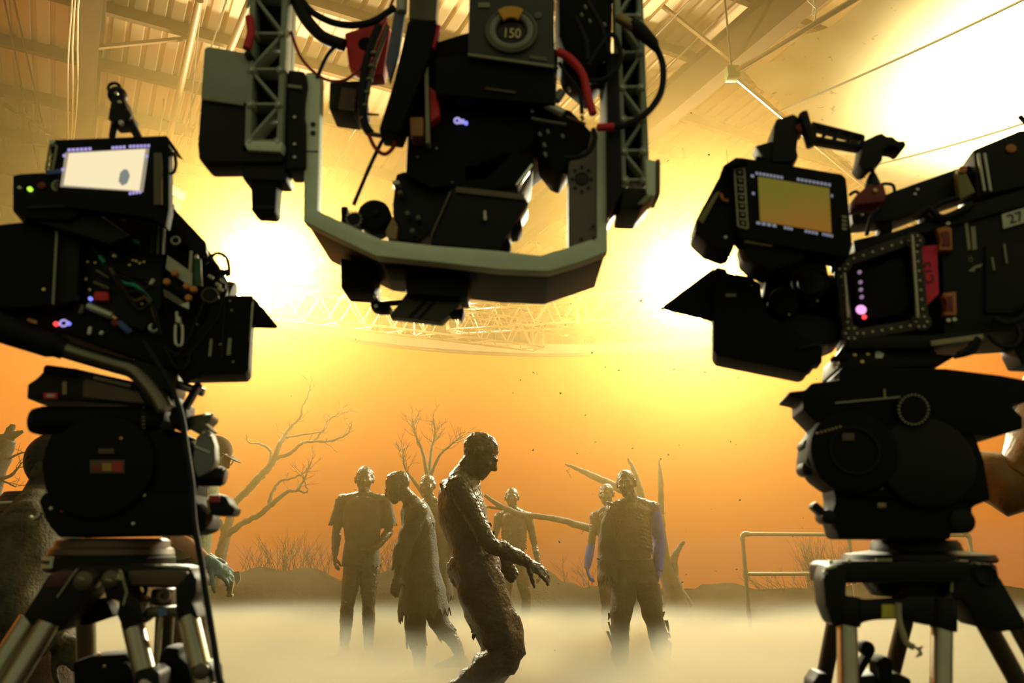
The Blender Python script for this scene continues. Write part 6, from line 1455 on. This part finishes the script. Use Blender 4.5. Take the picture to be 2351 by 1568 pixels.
    for k in range(14): a = 2 * PI * k / 14; b = MB(); b.disc(pl, 812 + 17 * math.cos(a), 502 + 17 * math.sin(a), 2.6, .047, .004, 0, 6); b.build('gear_tooth', MATS['gauge_grey'], t)
    P_(t, pl, 'brown_sleeve', MATS['bronze'], ((902, 494), (914, 520), (910, 550), (888, 548), (884, 530)), .04, .03, .004)
    for x, y, m in ((912, 418, 0), (906, 418, 0), (918, 440, 1), (935, 488, 1), (960, 498, 1), (946, 528, 1), (1002, 340, 0), (985, 345, 0), (958, 360, 1), (1038, 415, 1)): Dc(t, pl, 'fitting', MATS['silver_paint'] if m == 0 else MATS['gauge_dark'], x, y, 6, .03, .02, .002)
    Cx(t, pl, 'bright_lever', MATS['chrome'], (1222, 378), (1186, 428), 6, .03, label='bright metal lever under the body'); Cx(t, pl, 'bright_lever', MATS['steel'], (1300, 360), (1284, 388), 5, .04)
    P_(t, pl, 'lens_block', BP, ((1120, 330), (1226, 360), (1224, 380), (1190, 430), (1060, 440), (1060, 380)), .03, .12, .006)
    # connectors and cables on the right
    P_(t, pl, 'connector_block', BP, ((1256, 240), (1310, 250), (1360, 300), (1352, 340), (1316, 360), (1290, 396), (1268, 386), (1240, 350), (1236, 300)), .02, .08, .008)
    Cx(t, pl, 'silver_connector', MATS['silver_paint'], (1238, 232), (1294, 262), 11, .0, label='silver barrel connector'); Cx(t, pl, 'silver_connector', MATS['gauge_grey'], (1290, 210), (1276, 232), 11, .01); Cx(t, pl, 'connector_tail', MATS['dark_alloy'], (1300, 268), (1345, 286), 4, .0)
    Cx(t, pl, 'brass_connector', MATS['brass_dark'], (1418, 38), (1460, 66), 13, -.02, label='brass barrel connector'); b = MB(); b.tube([pl.pt(*p) for p in ((1450, 54, -.02), (1470, 70, -.02), (1500, 100, -.02), (1508, 114, -.02))], [pl.m(15), pl.m(18), pl.m(14), pl.m(8)], 14); b.build('cable_boot', RB, t)
    P_(t, pl, 'motor_unit', BP, ((1280, -40), (1408, -40), (1404, 120), (1360, 180), (1300, 130), (1282, 80)), .02, .10, .010)
    for pts, r, m in ((((1506, 108), (1522, 150), (1518, 210), (1486, 258), (1440, 286), (1406, 292)), 8, RB), (((1280, 118), (1310, 136), (1338, 172), (1352, 230), (1362, 262)), 10, MATS['red_tape']), (((1350, 150), (1400, 80), (1422, 110), (1420, 150), (1386, 182), (1350, 186)), 6, RB), (((1362, 296), (1366, 320), (1350, 350), (1320, 362), (1296, 362)), 6, RB), (((1284, 144), (1300, 170), (1330, 210), (1336, 260)), 5, RB), (((1220, 272), (1260, 280), (1300, 286)), 4, MATS['gauge_dark']), (((1320, 40), (1344, 90), (1350, 140)), 7, RB), (((1340, -10), (1380, 60), (1400, 130)), 6, RB)):
        Tb(t, pl, 'cable', m, pts, r, -.012)
    Cx(t, pl, 'red_sleeve', MATS['red_tape'], (1370, 293), (1410, 291), 9, -.012, label='red heat-shrink sleeve')
    for x, y in ((1334, 30), (1342, 12), (1352, 44), (1386, 52), (1276, 150), (1220, 250), (1238, 304), (1256, 298), (1290, 308), (1248, 328), (1250, 350), (1304, 200), (1335, 266), (1272, 168)): Cx(t, pl, 'fitting', MATS['gauge_grey'], (x, y), (x + 4, y + 10), 4, .01)
    return t
mat('battery_olive', (.045, .042, .026), .55, .1, .2, 30); mat('gauge_grey', (.27, .28, .21), .5, .2, .1, 30); mat('gauge_dark', (.13, .13, .09), .5, .2, .1, 30); mat('amber_print', (.80, .38, .01), .6, 0, .1, 20); mat('print_yellow', (.95, .75, .28), .6, 0, .1, 20); mat('orange_dark', (.35, .14, .03), .5, .2, .2, 30); mat('strap_blue', (.13, .15, .20), .7, 0, .1, 30); mat('chrome', (.9, .86, .7), .15, 1, .05, 20); mat('brass_dark', (.32, .24, .09), .4, .7, .2, 30)
gimbal_camera()

# ================================================================== trees, shrubs, railing
M_BARK = skin_mat('dead_bark', (.05, .037, .022), (.10, .075, .048), .85, 6, .8)
M_TWIG = mat('dry_twig', (.07, .048, .028), .9, 0, .2, 10)
M_BARK_BACKLIT = skin_mat('backlit_bark', (.012, .009, .005), (.03, .021, .012), .9, 8, .8)  # darker bark copy, the shade of a backlit branch put into the colour
def limb_obj(root, name, pts, r, Y, seg=10, wob=.012, seed=0, parent=None):
    """pts: (px, py[, dy]); r: (start, end) or list in pixels"""
    P = [atY(p[0], p[1], Y + (p[2] if len(p) > 2 else 0)) for p in pts]; Q = crv(P, 5); n = len(Q)
    rs = list(r); k = len(rs) - 1; rad = []
    for i in range(n):
        u = i / (n - 1) * k; j = min(int(u), k - 1); rad.append((rs[j] + (rs[j + 1] - rs[j]) * (u - j)) * Y / F * (1 + .18 * noise.noise((i * .9, seed, 0))))
    Q = [q + Vector((noise.noise((i * .8, seed, 1)), noise.noise((i * .8, seed, 2)), noise.noise((i * .8, seed, 3)))) * wob for i, q in enumerate(Q)]
    b = MB(); b.tube(Q, rad, seg); b.build(name, M_BARK_BACKLIT if Y < 8 else M_BARK, root, smooth=60)
    return Q
def twigs(root, starts, n, L, seed, r=.006, up=.6, name='twigs'):
    rnd = random.Random(seed); b = MB()
    for k in range(n):
        p, d = starts[rnd.randrange(len(starts))]; p = Vector(p); d = (Vector(d).normalized() * .7 + Vector((rnd.uniform(-1, 1), rnd.uniform(-1, 1), rnd.uniform(-.4, 1) * up))).normalized(); l = L * rnd.uniform(.4, 1.2)
        Q = [p]
        for j in range(4):
            d = (d + Vector((rnd.uniform(-.4, .4), rnd.uniform(-.4, .4), rnd.uniform(-.25, .4)))).normalized(); Q.append(Q[-1] + d * l / 4)
            if j in (1, 2):
                e = (d + Vector((rnd.uniform(-1, 1), rnd.uniform(-1, 1), rnd.uniform(-.5, .8)))).normalized(); b.tube([Q[-1], Q[-1] + e * l * .2, Q[-1] + e * l * .36 + Vector((0, 0, .02))], [r * .6, r * .45, r * .2], 4)
        b.tube(Q, [r, r * .85, r * .7, r * .5, r * .25], 4)
    o = b.build(name, M_TWIG, root, smooth=0); o['kind'] = 'stuff'
    return o
def ends(*Qs):
    out = []
    for Q in Qs:
        for i in range(len(Q) // 2, len(Q)): out.append((Q[i], Q[min(i + 1, len(Q) - 1)] - Q[max(i - 2, 0)]))
    return out
Y1 = 10.4
t = thing('bare_tree', 'bare pale tree leaning right beside the gloved crew member', 'tree', atY(503, 1330, Y1))
limb_obj(t, 'trunk', ((500, 1345), (505, 1285), (514, 1247), (519, 1224)), (14, 13, 12, 11), Y1, seed=1)
A = limb_obj(t, 'branch', ((519, 1226), (527, 1193), (540, 1154), (568, 1126), (591, 1100), (613, 1078), (629, 1055), (642, 1020), (651, 1004, .1), (669, 979, .15), (690, 957, .1), (694, 934), (706, 912), (712, 886)), (10, 8, 9, 6, 4, 2, 1), Y1, seed=2)
B = limb_obj(t, 'branch', ((632, 1054), (667, 1040, -.1), (690, 1020, -.2), (709, 1014, -.2), (760, 1012, -.3), (798, 996, -.35), (804, 979, -.4)), (4.5, 3.5, 2.5, 1), Y1, seed=3)
B2 = limb_obj(t, 'branch', ((722, 1012, -.2), (741, 988, -.2), (753, 966, -.1), (776, 950, -.1)), (2.5, 1.8, .8), Y1, seed=4)
B3 = limb_obj(t, 'branch', ((650, 1005, .1), (683, 1000, .2), (734, 992, .3), (745, 989, .3)), (3, 2, 1), Y1, seed=5)
C = limb_obj(t, 'branch', ((520, 1230), (556, 1202, -.2), (594, 1183, -.3), (616, 1164, -.4), (639, 1145, -.4), (664, 1127, -.45), (683, 1126, -.5), (698, 1100, -.5), (715, 1062, -.5)), (7, 6, 6, 4, 2.5, 1), Y1, seed=6)
C2 = limb_obj(t, 'branch', ((618, 1160, -.4), (623, 1135, -.35), (642, 1106, -.3), (664, 1100, -.3), (696, 1087, -.3), (712, 1066, -.3)), (4, 3, 2, 1), Y1, seed=7)
C3 = limb_obj(t, 'branch', ((683, 1126, -.5), (706, 1130, -.5), (700, 1108, -.5), (694, 1085, -.5)), (2.2, 1.6, 1), Y1, seed=8)
E = limb_obj(t, 'branch', ((619, 1066), (621, 1036, .1), (597, 1019, .15), (572, 1016, .2), (565, 998, .2)), (3.5, 2.5, 1), Y1, seed=9)
limb_obj(t, 'branch_stub', ((516, 1222), (510, 1208), (505, 1193)), (7, 6, 4), Y1, seed=10)
twigs(t, ends(A, B, B2, B3, C, C2, C3, E), 46, .28, 3, .005)
Y2 = 10.0
t = thing('bare_tree', 'bare twiggy tree behind the bowed figure', 'tree', atY(985, 1340, Y2))
limb_obj(t, 'trunk', ((985, 1350), (984, 1250), (982, 1160), (984, 1100)), (9, 8, 7, 6), Y2, seed=11)
A = limb_obj(t, 'branch', ((984, 1110), (976, 1065), (968, 1030), (956, 1003), (949, 972)), (5, 4, 2.5, 1), Y2, seed=12)
B = limb_obj(t, 'branch', ((984, 1105), (988, 1057, .1), (991, 1030, .15), (999, 995, .2), (995, 964, .2)), (5, 4, 2.5, 1), Y2, seed=13)
C = limb_obj(t, 'branch', ((984, 1108), (1007, 1049, -.1), (1030, 1026, -.2), (1056, 1003, -.2)), (4, 3, 1.2), Y2, seed=14)
E = limb_obj(t, 'branch', ((982, 1150), (952, 1107, -.1), (929, 1072, -.15), (925, 1034, -.2)), (5, 4, 2, 1), Y2, seed=15)
twigs(t, ends(A, B, C, E) * 2, 70, .30, 8, .005)
Y3 = 10.2
t = thing('dead_tree', 'thick dead tree with broken limbs behind the blue-sleeved figures', 'tree', atY(1552, 1385, Y3))
limb_obj(t, 'trunk', ((1556, 1400), (1548, 1365), (1534, 1318), (1505, 1260), (1482, 1190)), (27, 24, 19, 15, 12), Y3, 14, seed=21)
limb_obj(t, 'branch', ((1484, 1195), (1466, 1120), (1455, 1080), (1441, 1052)), (12, 9, 6, 1.5), Y3, seed=22)
limb_obj(t, 'branch', ((1472, 1148), (1412, 1116, .2), (1362, 1093, .3), (1322, 1075, .4), (1297, 1065, .4)), (11, 9, 8, 5, 1.5), Y3, seed=23)
limb_obj(t, 'branch', ((1536, 1322), (1523, 1240, -.1), (1518, 1180, -.15), (1517, 1110, -.2), (1513, 1055, -.2)), (10, 8, 7, 6, 1), Y3, seed=24)
limb_obj(t, 'branch', ((1545, 1340), (1545, 1290), (1557, 1262), (1570, 1243)), (16, 10, 6, 4), Y3, seed=25)
limb_obj(t, 'branch', ((1508, 1262), (1430, 1238, -.4), (1350, 1212, -.7), (1270, 1190, -1.0), (1200, 1182, -1.1), (1150, 1162, -1.2), (1112, 1136, -1.3)), (13, 10, 8, 6, 6, 5, 3), Y3, seed=26)
Q = limb_obj(t, 'branch', ((1165, 1170, -1.15), (1140, 1166, -1.2), (1116, 1164, -1.3)), (4, 3, 2), Y3, seed=27)
for k, e in enumerate(((1520, 1392), (1588, 1390))): limb_obj(t, 'root', ((1550, 1350), ((1550 + e[0]) / 2, 1372), e), (14, 11, 5), Y3, seed=28 + k)
twigs(t, [(atY(x, y, Y3 - .2), (0, 0, -1)) for x, y in ((1340, 1215), (1300, 1080), (1400, 1110), (1520, 1180), (1280, 1196))], 10, .12, 5, .004)
Y4 = 6.4
t = thing('broken_branch', 'thick broken forked branch rising at the far left edge', 'branch', atZ(-140, 1560, 0))
limb_obj(t, 'trunk', ((-150, 1560), (-90, 1300), (-40, 1130), (0, 1036), (20, 1006)), (52, 44, 36, 26, 18), Y4, 14, seed=31)
limb_obj(t, 'fork', ((14, 1014), (22, 994), (30, 974)), (15, 11, 5), Y4, seed=32); limb_obj(t, 'fork', ((14, 1012), (34, 998), (54, 990)), (12, 8, 3), Y4, seed=33)
A = limb_obj(t, 'twig_branch', ((-30, 1110), (8, 1065), (38, 1044), (66, 1036)), (5, 3, 1.2), Y4, seed=34, wob=.006); B = limb_obj(t, 'twig_branch', ((-30, 1105), (20, 1094), (38, 1078), (52, 1060)), (5, 3.5, 1.2), Y4, seed=35, wob=.006); C = limb_obj(t, 'twig_branch', ((-40, 1100), (4, 1104), (36, 1118)), (4, 2.5, 1), Y4, seed=36, wob=.006)
twigs(t, ends(A, B, C), 14, .14, 6, .003)

def shrub(px, py, Y, n, h, spread, label, seed, lean=0.0):
    p = atY(px, py, Y); rnd = random.Random(seed); b = MB()
    t = thing('dry_shrub', label, 'shrub', p - Vector((0, 0, .05)), 'dry shrubs')
    for k in range(n):
        a = rnd.uniform(-1, 1); q = p + Vector((rnd.uniform(-.5, .5) * spread * .5, rnd.uniform(-.2, .2), -.08)); l = h * rnd.uniform(.5, 1.1)
        d = Vector((a * spread * .6 + lean, rnd.uniform(-.25, .25), 1)).normalized(); m_ = q + d * l * .5 + Vector((rnd.uniform(-.04, .04), 0, 0)); e = q + d * l + Vector((a * .08, 0, 0))
        b.tube([q, m_, e], [.005, .0035, .0015], 4)
        for j in range(2):
            s_ = q.lerp(e, rnd.uniform(.3, .8)); b.tube([s_, s_ + (d + Vector((rnd.uniform(-.8, .8), rnd.uniform(-.5, .5), 0))).normalized() * l * .3], [.003, .001], 3)
    o = b.build('stems', M_TWIG, t, smooth=0); o['kind'] = 'stuff'
    return t
shrub(585, 1312, 11.0, 22, .50, .9, 'dry shrub on the mound nearest the leaning tree', 1)
shrub(655, 1305, 11.0, 40, .62, .9, 'tallest dry shrub on the mound between tree and standing figure', 2)
shrub(725, 1305, 11.0, 26, .55, .8, 'dry shrub on the mound beside the standing figure', 3)
shrub(880, 1310, 11.0, 34, .55, .9, 'dry shrub seen between the standing and bowed figures', 4)
shrub(1325, 1335, 11.4, 14, .45, .9, 'small dry shrub between the far figure and the right pair', 5, -.3)
shrub(1872, 1345, 11.8, 70, .85, .35, 'dense upright dry shrub behind the pipe railing', 6)
shrub(1800, 1348, 11.8, 26, .40, 1.6, 'low spreading dry shrub behind the railing', 7, -.8)
shrub(1930, 1345, 11.8, 40, .72, .3, 'upright dry shrub behind the railing post nearest the tripod', 8)

# ---- pipe railing
def railing():
    Y = 8.9; m = mat('galvanised_pipe', (.20, .16, .10), .5, .4, .15, 8)
    a = atY(1704, 1226, Y); e = atY(2226, 1243, Y + .3); t = thing('pipe_railing', 'two-rail metal pipe railing in the fog at the right', 'railing', (a.x, a.y, 0))
    r = .024
    zt, zm = a.z, atY(1712, 1318, Y).z; e.z = zt - .01
    b = MB(); b.tube(lsp(a + Vector((.05, 0, 0)), e - Vector((.05, 0, 0)), 8), r, 10); b.build('top_rail', m, t)
    b = MB(); b.tube(lsp((a.x, a.y, zm), (e.x, e.y, zm), 8), r, 10); b.build('middle_rail', m, t)
    pm = a.lerp(e, .46)
    for p in (a, pm, e):
        top = zt - (.05 if p is not pm else 0)
        b = MB(); b.tube(lsp((p.x, p.y, 0), (p.x, p.y, top), 4), r, 10); b.build('post', m, t)
        b = MB(); b.tube([(p.x, p.y, zm - .05), (p.x, p.y, zm + .05)], r * 1.35, 10); b.build('tee_fitting', m, t)
        b = MB(); b.cyl((p.x, p.y, 0), (p.x, p.y, .02), .06); b.build('base_flange', m, t)
    for p, s_ in ((a, 1), (e, -1)):
        b = MB(); b.tube(crv([Vector((p.x, p.y, zt - .08)), Vector((p.x, p.y, zt - .03)), Vector((p.x + s_ * .03, p.y, zt)), Vector((p.x + s_ * .08, p.y, zt))], 4), r * 1.3, 10); b.build('elbow_fitting', m, t)
railing()

# ================================================================== crew
M_KHAKI = skin_mat('khaki_print_cloth', (.045, .038, .016), (.11, .095, .042), .85, 22, .4)
M_OLIVE = skin_mat('olive_cloth', (.14, .14, .05), (.22, .21, .09), .85, 8, .4)
M_DARKC = skin_mat('dark_cloth', (.030, .026, .016), (.055, .045, .03), .85, 8, .4)
M_BROWN = skin_mat('brown_cloth', (.05, .030, .014), (.09, .055, .028), .85, 18, .4)
M_LEATH = skin_mat('brown_leather', (.24, .11, .02), (.34, .16, .035), .5, 7, .35)
M_GLOVE = skin_mat('teal_glove', (.09, .17, .17), (.16, .27, .26), .6, 20, .3)
# crew member with the glove
rK, jK, D = figure('crew member in cap and goggles reaching down with a teal-gloved hand', 4.5,
    dict(head=(494, 1048), neck=(462, 1096), shr=(452, 1128, -.17), shl=(460, 1128, .17), chest=(440, 1170), waist=(428, 1240), pelvis=(424, 1290), elr=(408, 1232, -.24), wrr=(486, 1296, -.24), har=(522, 1318, -.24), ell=(430, 1235, .22), wrl=(486, 1290, .05), hal=(520, 1312, .0), hpr=(424, 1310, -.10), hpl=(428, 1310, .10), knr=(448, 1455, -.10), knl=(410, 1455, .12), anr=(470, 1612, -.10), anl=(396, 1612, .12)),
    (1, -.2, 0), ((.30, 0, .95), (.94, -.15, -.30)), dict(seed=51, mat=M_SKIN, rough=.0, curl=.75, palm={'r': (-.4, .5, -.5), 'l': (0, -1, 0)}, foot={'r': (1, -.2, 0), 'l': (1, -.2, 0)}))
shell(torso_rings(jK, D, .014, ((1.0, .08, .075), (.90, .165, .11), (.72, .185, .125), (.45, .172, .125), (.10, .172, .128), (-.12, .182, .135))), 'shirt', M_OLIVE, rK, seed=3, crumple=.01)
for s_ in 'lr':
    shell(limb_rings([jK['sh' + s_], jK['sh' + s_].lerp(jK['el' + s_], .45), jK['sh' + s_].lerp(jK['el' + s_], .75)], [.076, .074, .074]), 'shirt_sleeve', M_OLIVE, rK, seed=4, crumple=.006)
    shell(limb_rings([jK['hp' + s_] + Vector((0, 0, .06)), jK['hp' + s_].lerp(jK['kn' + s_], .5), jK['kn' + s_], jK['kn' + s_].lerp(jK['an' + s_], .5), jK['an' + s_]], [.110, .100, .078, .075, .062]), 'trouser_leg', M_DARKC, rK, seed=5, crumple=.01)
b = Body(); hand(b, jK['wrr'], jK['har'] - jK['wrr'], (-.4, .5, -.5), 1.22, .75, -1); b.limb([jK['wrr'].lerp(jK['elr'], .12), jK['wrr'] + (jK['har'] - jK['wrr']) * .3], [.036, .038]); remeshed(b, 'glove', M_GLOVE, rK, .006, .003, 40, 1).__setitem__('label', 'teal work glove')
b = Body(); hand(b, jK['wrl'], jK['hal'] - jK['wrl'], (0, -1, 0), 1.2, .75, 1); b.limb([jK['wrl'].lerp(jK['ell'], .12), jK['wrl'] + (jK['hal'] - jK['wrl']) * .3], [.036, .038]); remeshed(b, 'glove', M_GLOVE, rK, .006, .003, 40, 1)
shell(torso_rings(jK, D, .010, ((.20, .155, .118), (.02, .172, .128), (-.16, .178, .135), (-.32, .165, .125))), 'trouser_seat', M_DARKC, rK, seed=7, crumple=.006)
hl, hf, hz = frame((.30, 0, .95), (.94, -.15, -.30)); hc = jK['head']
b = MB(); vs = []; fs = []
Mh = Matrix((hl, hf, hz)).transposed()
for i in range(9):
    th_ = (PI / 2) * i / 8
    for k in range(24):
        a = 2 * PI * k / 24; vs.append(hc + Mh @ Vector((.088 * math.sin(th_) * math.cos(a), -.014 + .108 * math.sin(th_) * math.sin(a), .030 + .100 * math.cos(th_))))
fs = [(i * 24 + k, i * 24 + (k + 1) % 24, (i + 1) * 24 + (k + 1) % 24, (i + 1) * 24 + k) for i in range(8) for k in range(24)]
b.add(vs, fs)
pk = [hc + Mh @ Vector((.080 * math.cos(a), .075 + .095 * math.sin(a), .034 - .02 * math.sin(a))) for a in [PI * k / 12 for k in range(13)]]
b.hull_prism(pk, [p - hz * .006 for p in pk]); b.build('cap', mat('cap_cloth', (.10, .065, .035), .9, 0, .15, 20), rK, label='brown peaked cap')
b = MB(); b.torus(hc + Mh @ Vector((.034, .088, .0)), hf, .034, .005, 20, 6); b.torus(hc + Mh @ Vector((-.034, .088, .0)), hf, .034, .005, 20, 6); b.tube([hc + Mh @ Vector((-.085, .0, .006)), hc + Mh @ Vector((-.066, .08, .004))], .005, 6); b.tube([hc + Mh @ Vector((.085, .0, .006)), hc + Mh @ Vector((.066, .08, .004))], .005, 6)
b.build('goggles', mat('clear_plastic', (.75, .70, .5), .15, .2, .05, 20), rK, label='clear safety goggles')
p = atY(530, 1350, 4.27); b = MB(); b.box(p, .025, .02, .075, Matrix.Rotation(.1, 3, 'Y'), .004); b.box(p - Vector((0, 0, .04)), .034, .024, .015, bevel=.003)
one(b.build('squeeze_bottle', mat('bottle_tan', (.36, .27, .13), .5, 0, .15, 30), None), 'small tan bottle held in the teal-gloved hand', 'bottle')
b = MB(); q = atY(542, 1326, 4.25); b.hull_prism([q + Vector(v) for v in ((-.02, 0, .03), (.012, .01, .035), (.026, 0, -.01), (.012, -.01, -.045), (-.004, 0, -.02))], [q + Vector(v) + Vector((0, .006, 0)) for v in ((-.02, 0, .03), (.012, .01, .035), (.026, 0, -.01), (.012, -.01, -.045), (-.004, 0, -.02))]); one(b.build('crumpled_rag', mat('cream_rag', (.62, .50, .26), .9, 0, .2, 60), None), 'scrap of cream rag at the gloved fingertips', 'rag')
# hunched crew member at the left edge
rL, jL, D = figure('hunched crew member in a printed khaki jacket behind the left tripod', 2.5,
    dict(head=(130, 1086, .05), neck=(84, 1150), shr=(58, 1205, -.20), shl=(66, 1205, .20), chest=(34, 1270), waist=(30, 1400), pelvis=(40, 1490), elr=(40, 1400, -.27), wrr=(130, 1470, -.22), ell=(70, 1400, .25), wrl=(150, 1470, .2), hpr=(46, 1520, -.10), hpl=(50, 1520, .10), knr=(150, 1800, -.12), knl=(120, 1810, .12), anr=(70, 2180, -.12), anl=(60, 2190, .12)),
    (1, -.1, 0), ((.6, 0, .8), (.8, 0, -.6)), dict(seed=61, mat=M_KHAKI, rough=0, fat=1.12, voxel=.010))
shell(torso_rings(jL, D, .02, ((1.04, .075, .075), (.92, .185, .125), (.74, .212, .155), (.48, .205, .160), (.15, .200, .155), (-.15, .215, .165))), 'jacket', M_KHAKI, rL, seed=6, crumple=.012, freq=6)
shell(torso_rings(jL, D, .026, ((1.06, .078, .078), (.98, .125, .098), (.93, .178, .122))), 'jacket_yoke', M_BROWN, rL, seed=6, crumple=.006)
b = MB(); rg = torso_rings(jL, D, .032, ((.985, .118, .095),))[0]; b.tube([rg[0] + rg[1] * math.cos(2 * PI * k / 28) + rg[2] * math.sin(2 * PI * k / 28) for k in range(29)], .006, 6); b.build('piping', MATS['white_label'], rL)
for s_ in 'lr':
    shell(limb_rings([jL['sh' + s_], jL['sh' + s_].lerp(jL['el' + s_], .5), jL['el' + s_], jL['wr' + s_]], [.098, .092, .078, .060]), 'jacket_sleeve', M_KHAKI, rL, seed=8, crumple=.012)
    shell(limb_rings([jL['hp' + s_] + Vector((0, 0, .08)), jL['hp' + s_].lerp(jL['kn' + s_], .5), jL['kn' + s_], jL['an' + s_]], [.125, .112, .085, .070]), 'trouser_leg', M_BROWN, rL, seed=9, crumple=.012)
shell(torso_rings(jL, D, .012, ((.20, .185, .145), (.0, .192, .15), (-.2, .20, .155), (-.34, .185, .145))), 'trouser_seat', M_BROWN, rL, seed=7, crumple=.006)
hl, hf, hz = frame((.6, 0, .8), (.8, 0, -.6)); Mh = Matrix((hl, hf, hz)).transposed(); hc = jL['head']; b = MB()
b.ball(hc + Mh @ Vector((0, -.03, .03)), .094, .108, .10, Mh, 24, 16); b.build('hair', mat('dark_hair', (.03, .025, .016), .7, 0, .3, 60, .5), rL, label='dark hair')
# operator at the right edge, only an elbow in the picture
rO, jO, D = figure('operator in a brown leather jacket, one bent elbow in view at the right edge', 1.95,
    dict(head=(2600, 560, .05), neck=(2590, 690), shr=(2478, 800, .0), shl=(2760, 800, .05), chest=(2620, 880), waist=(2630, 1130), pelvis=(2640, 1330), elr=(2345, 1108, -.03), wrr=(2190, 1070, .10), har=(2130, 1062, .14), ell=(2820, 1120, .1), wrl=(2790, 1350, .0), hpr=(2570, 1380), hpl=(2720, 1380), knr=(2560, 1900), knl=(2750, 1900), anr=(2550, 2460, .1), anl=(2780, 2460, .1)),
    (-.3, 1, 0), ((0, 0, 1), (-.5, 1, 0)), dict(seed=71, mat=M_SKIN, rough=0, fat=1.05, voxel=.010, palm={'r': (0, 0, -1), 'l': (-1, 0, 0)}))
shell(torso_rings(jO, D, .02, ((1.02, .085, .08), (.92, .175, .12), (.72, .205, .145), (.40, .19, .14), (.02, .195, .145))), 'jacket', M_LEATH, rO, seed=12, crumple=.01)
shell(limb_rings([jO['shr'], jO['shr'].lerp(jO['elr'], .5), jO['elr'] + Vector((.01, 0, -.01)), jO['elr'].lerp(jO['wrr'], .5), jO['elr'].lerp(jO['wrr'], .92)], [.088, .085, .076, .068, .056]), 'jacket_sleeve', M_LEATH, rO, seed=13, crumple=.012, freq=12)
shell(limb_rings([jO['shl'], jO['ell'], jO['wrl']], [.088, .074, .056]), 'jacket_sleeve', M_LEATH, rO, seed=14, crumple=.012)
for s_ in 'lr': shell(limb_rings([jO['hp' + s_] + Vector((0, 0, .08)), jO['kn' + s_], jO['an' + s_]], [.12, .085, .07]), 'trouser_leg', M_DARKC, rO, seed=15, crumple=.01)
shell(torso_rings(jO, D, .014, ((.22, .17, .125), (.02, .182, .135), (-.16, .19, .15), (-.34, .178, .14))), 'trouser_seat', M_DARKC, rO, seed=7, crumple=.006)
hl, hf, hz = frame((0, 0, 1), (-.5, 1, 0)); Mh = Matrix((hl, hf, hz)).transposed(); b = MB(); b.ball(jO['head'] + Mh @ Vector((0, -.03, .03)), .092, .106, .10, Mh, 24, 16); b.build('hair', MATS['dark_hair'], rO)

# ---- airborne debris flecks
rnd = random.Random(77); b = MB()
for k in range(170):
    px, py = rnd.uniform(620, 2340), rnd.uniform(40, 1540)
    if k % 3: px = rnd.uniform(1150, 1900); py = rnd.uniform(600, 1540)
    p = atY(px, py, rnd.uniform(3.4, 8.0)); s_ = rnd.uniform(.004, .014)
    q = [p + Vector((rnd.uniform(-1, 1), rnd.uniform(-1, 1), rnd.uniform(-.7, .7))) * s_ for _ in range(4)]
    b.add(q, [(0, 1, 2), (0, 2, 3), (0, 3, 1), (1, 3, 2)])
tag(b.build('airborne_debris', M_DARKC, None, smooth=0), 'dark flecks of dust and ash drifting through the haze', 'debris', None, 'stuff')
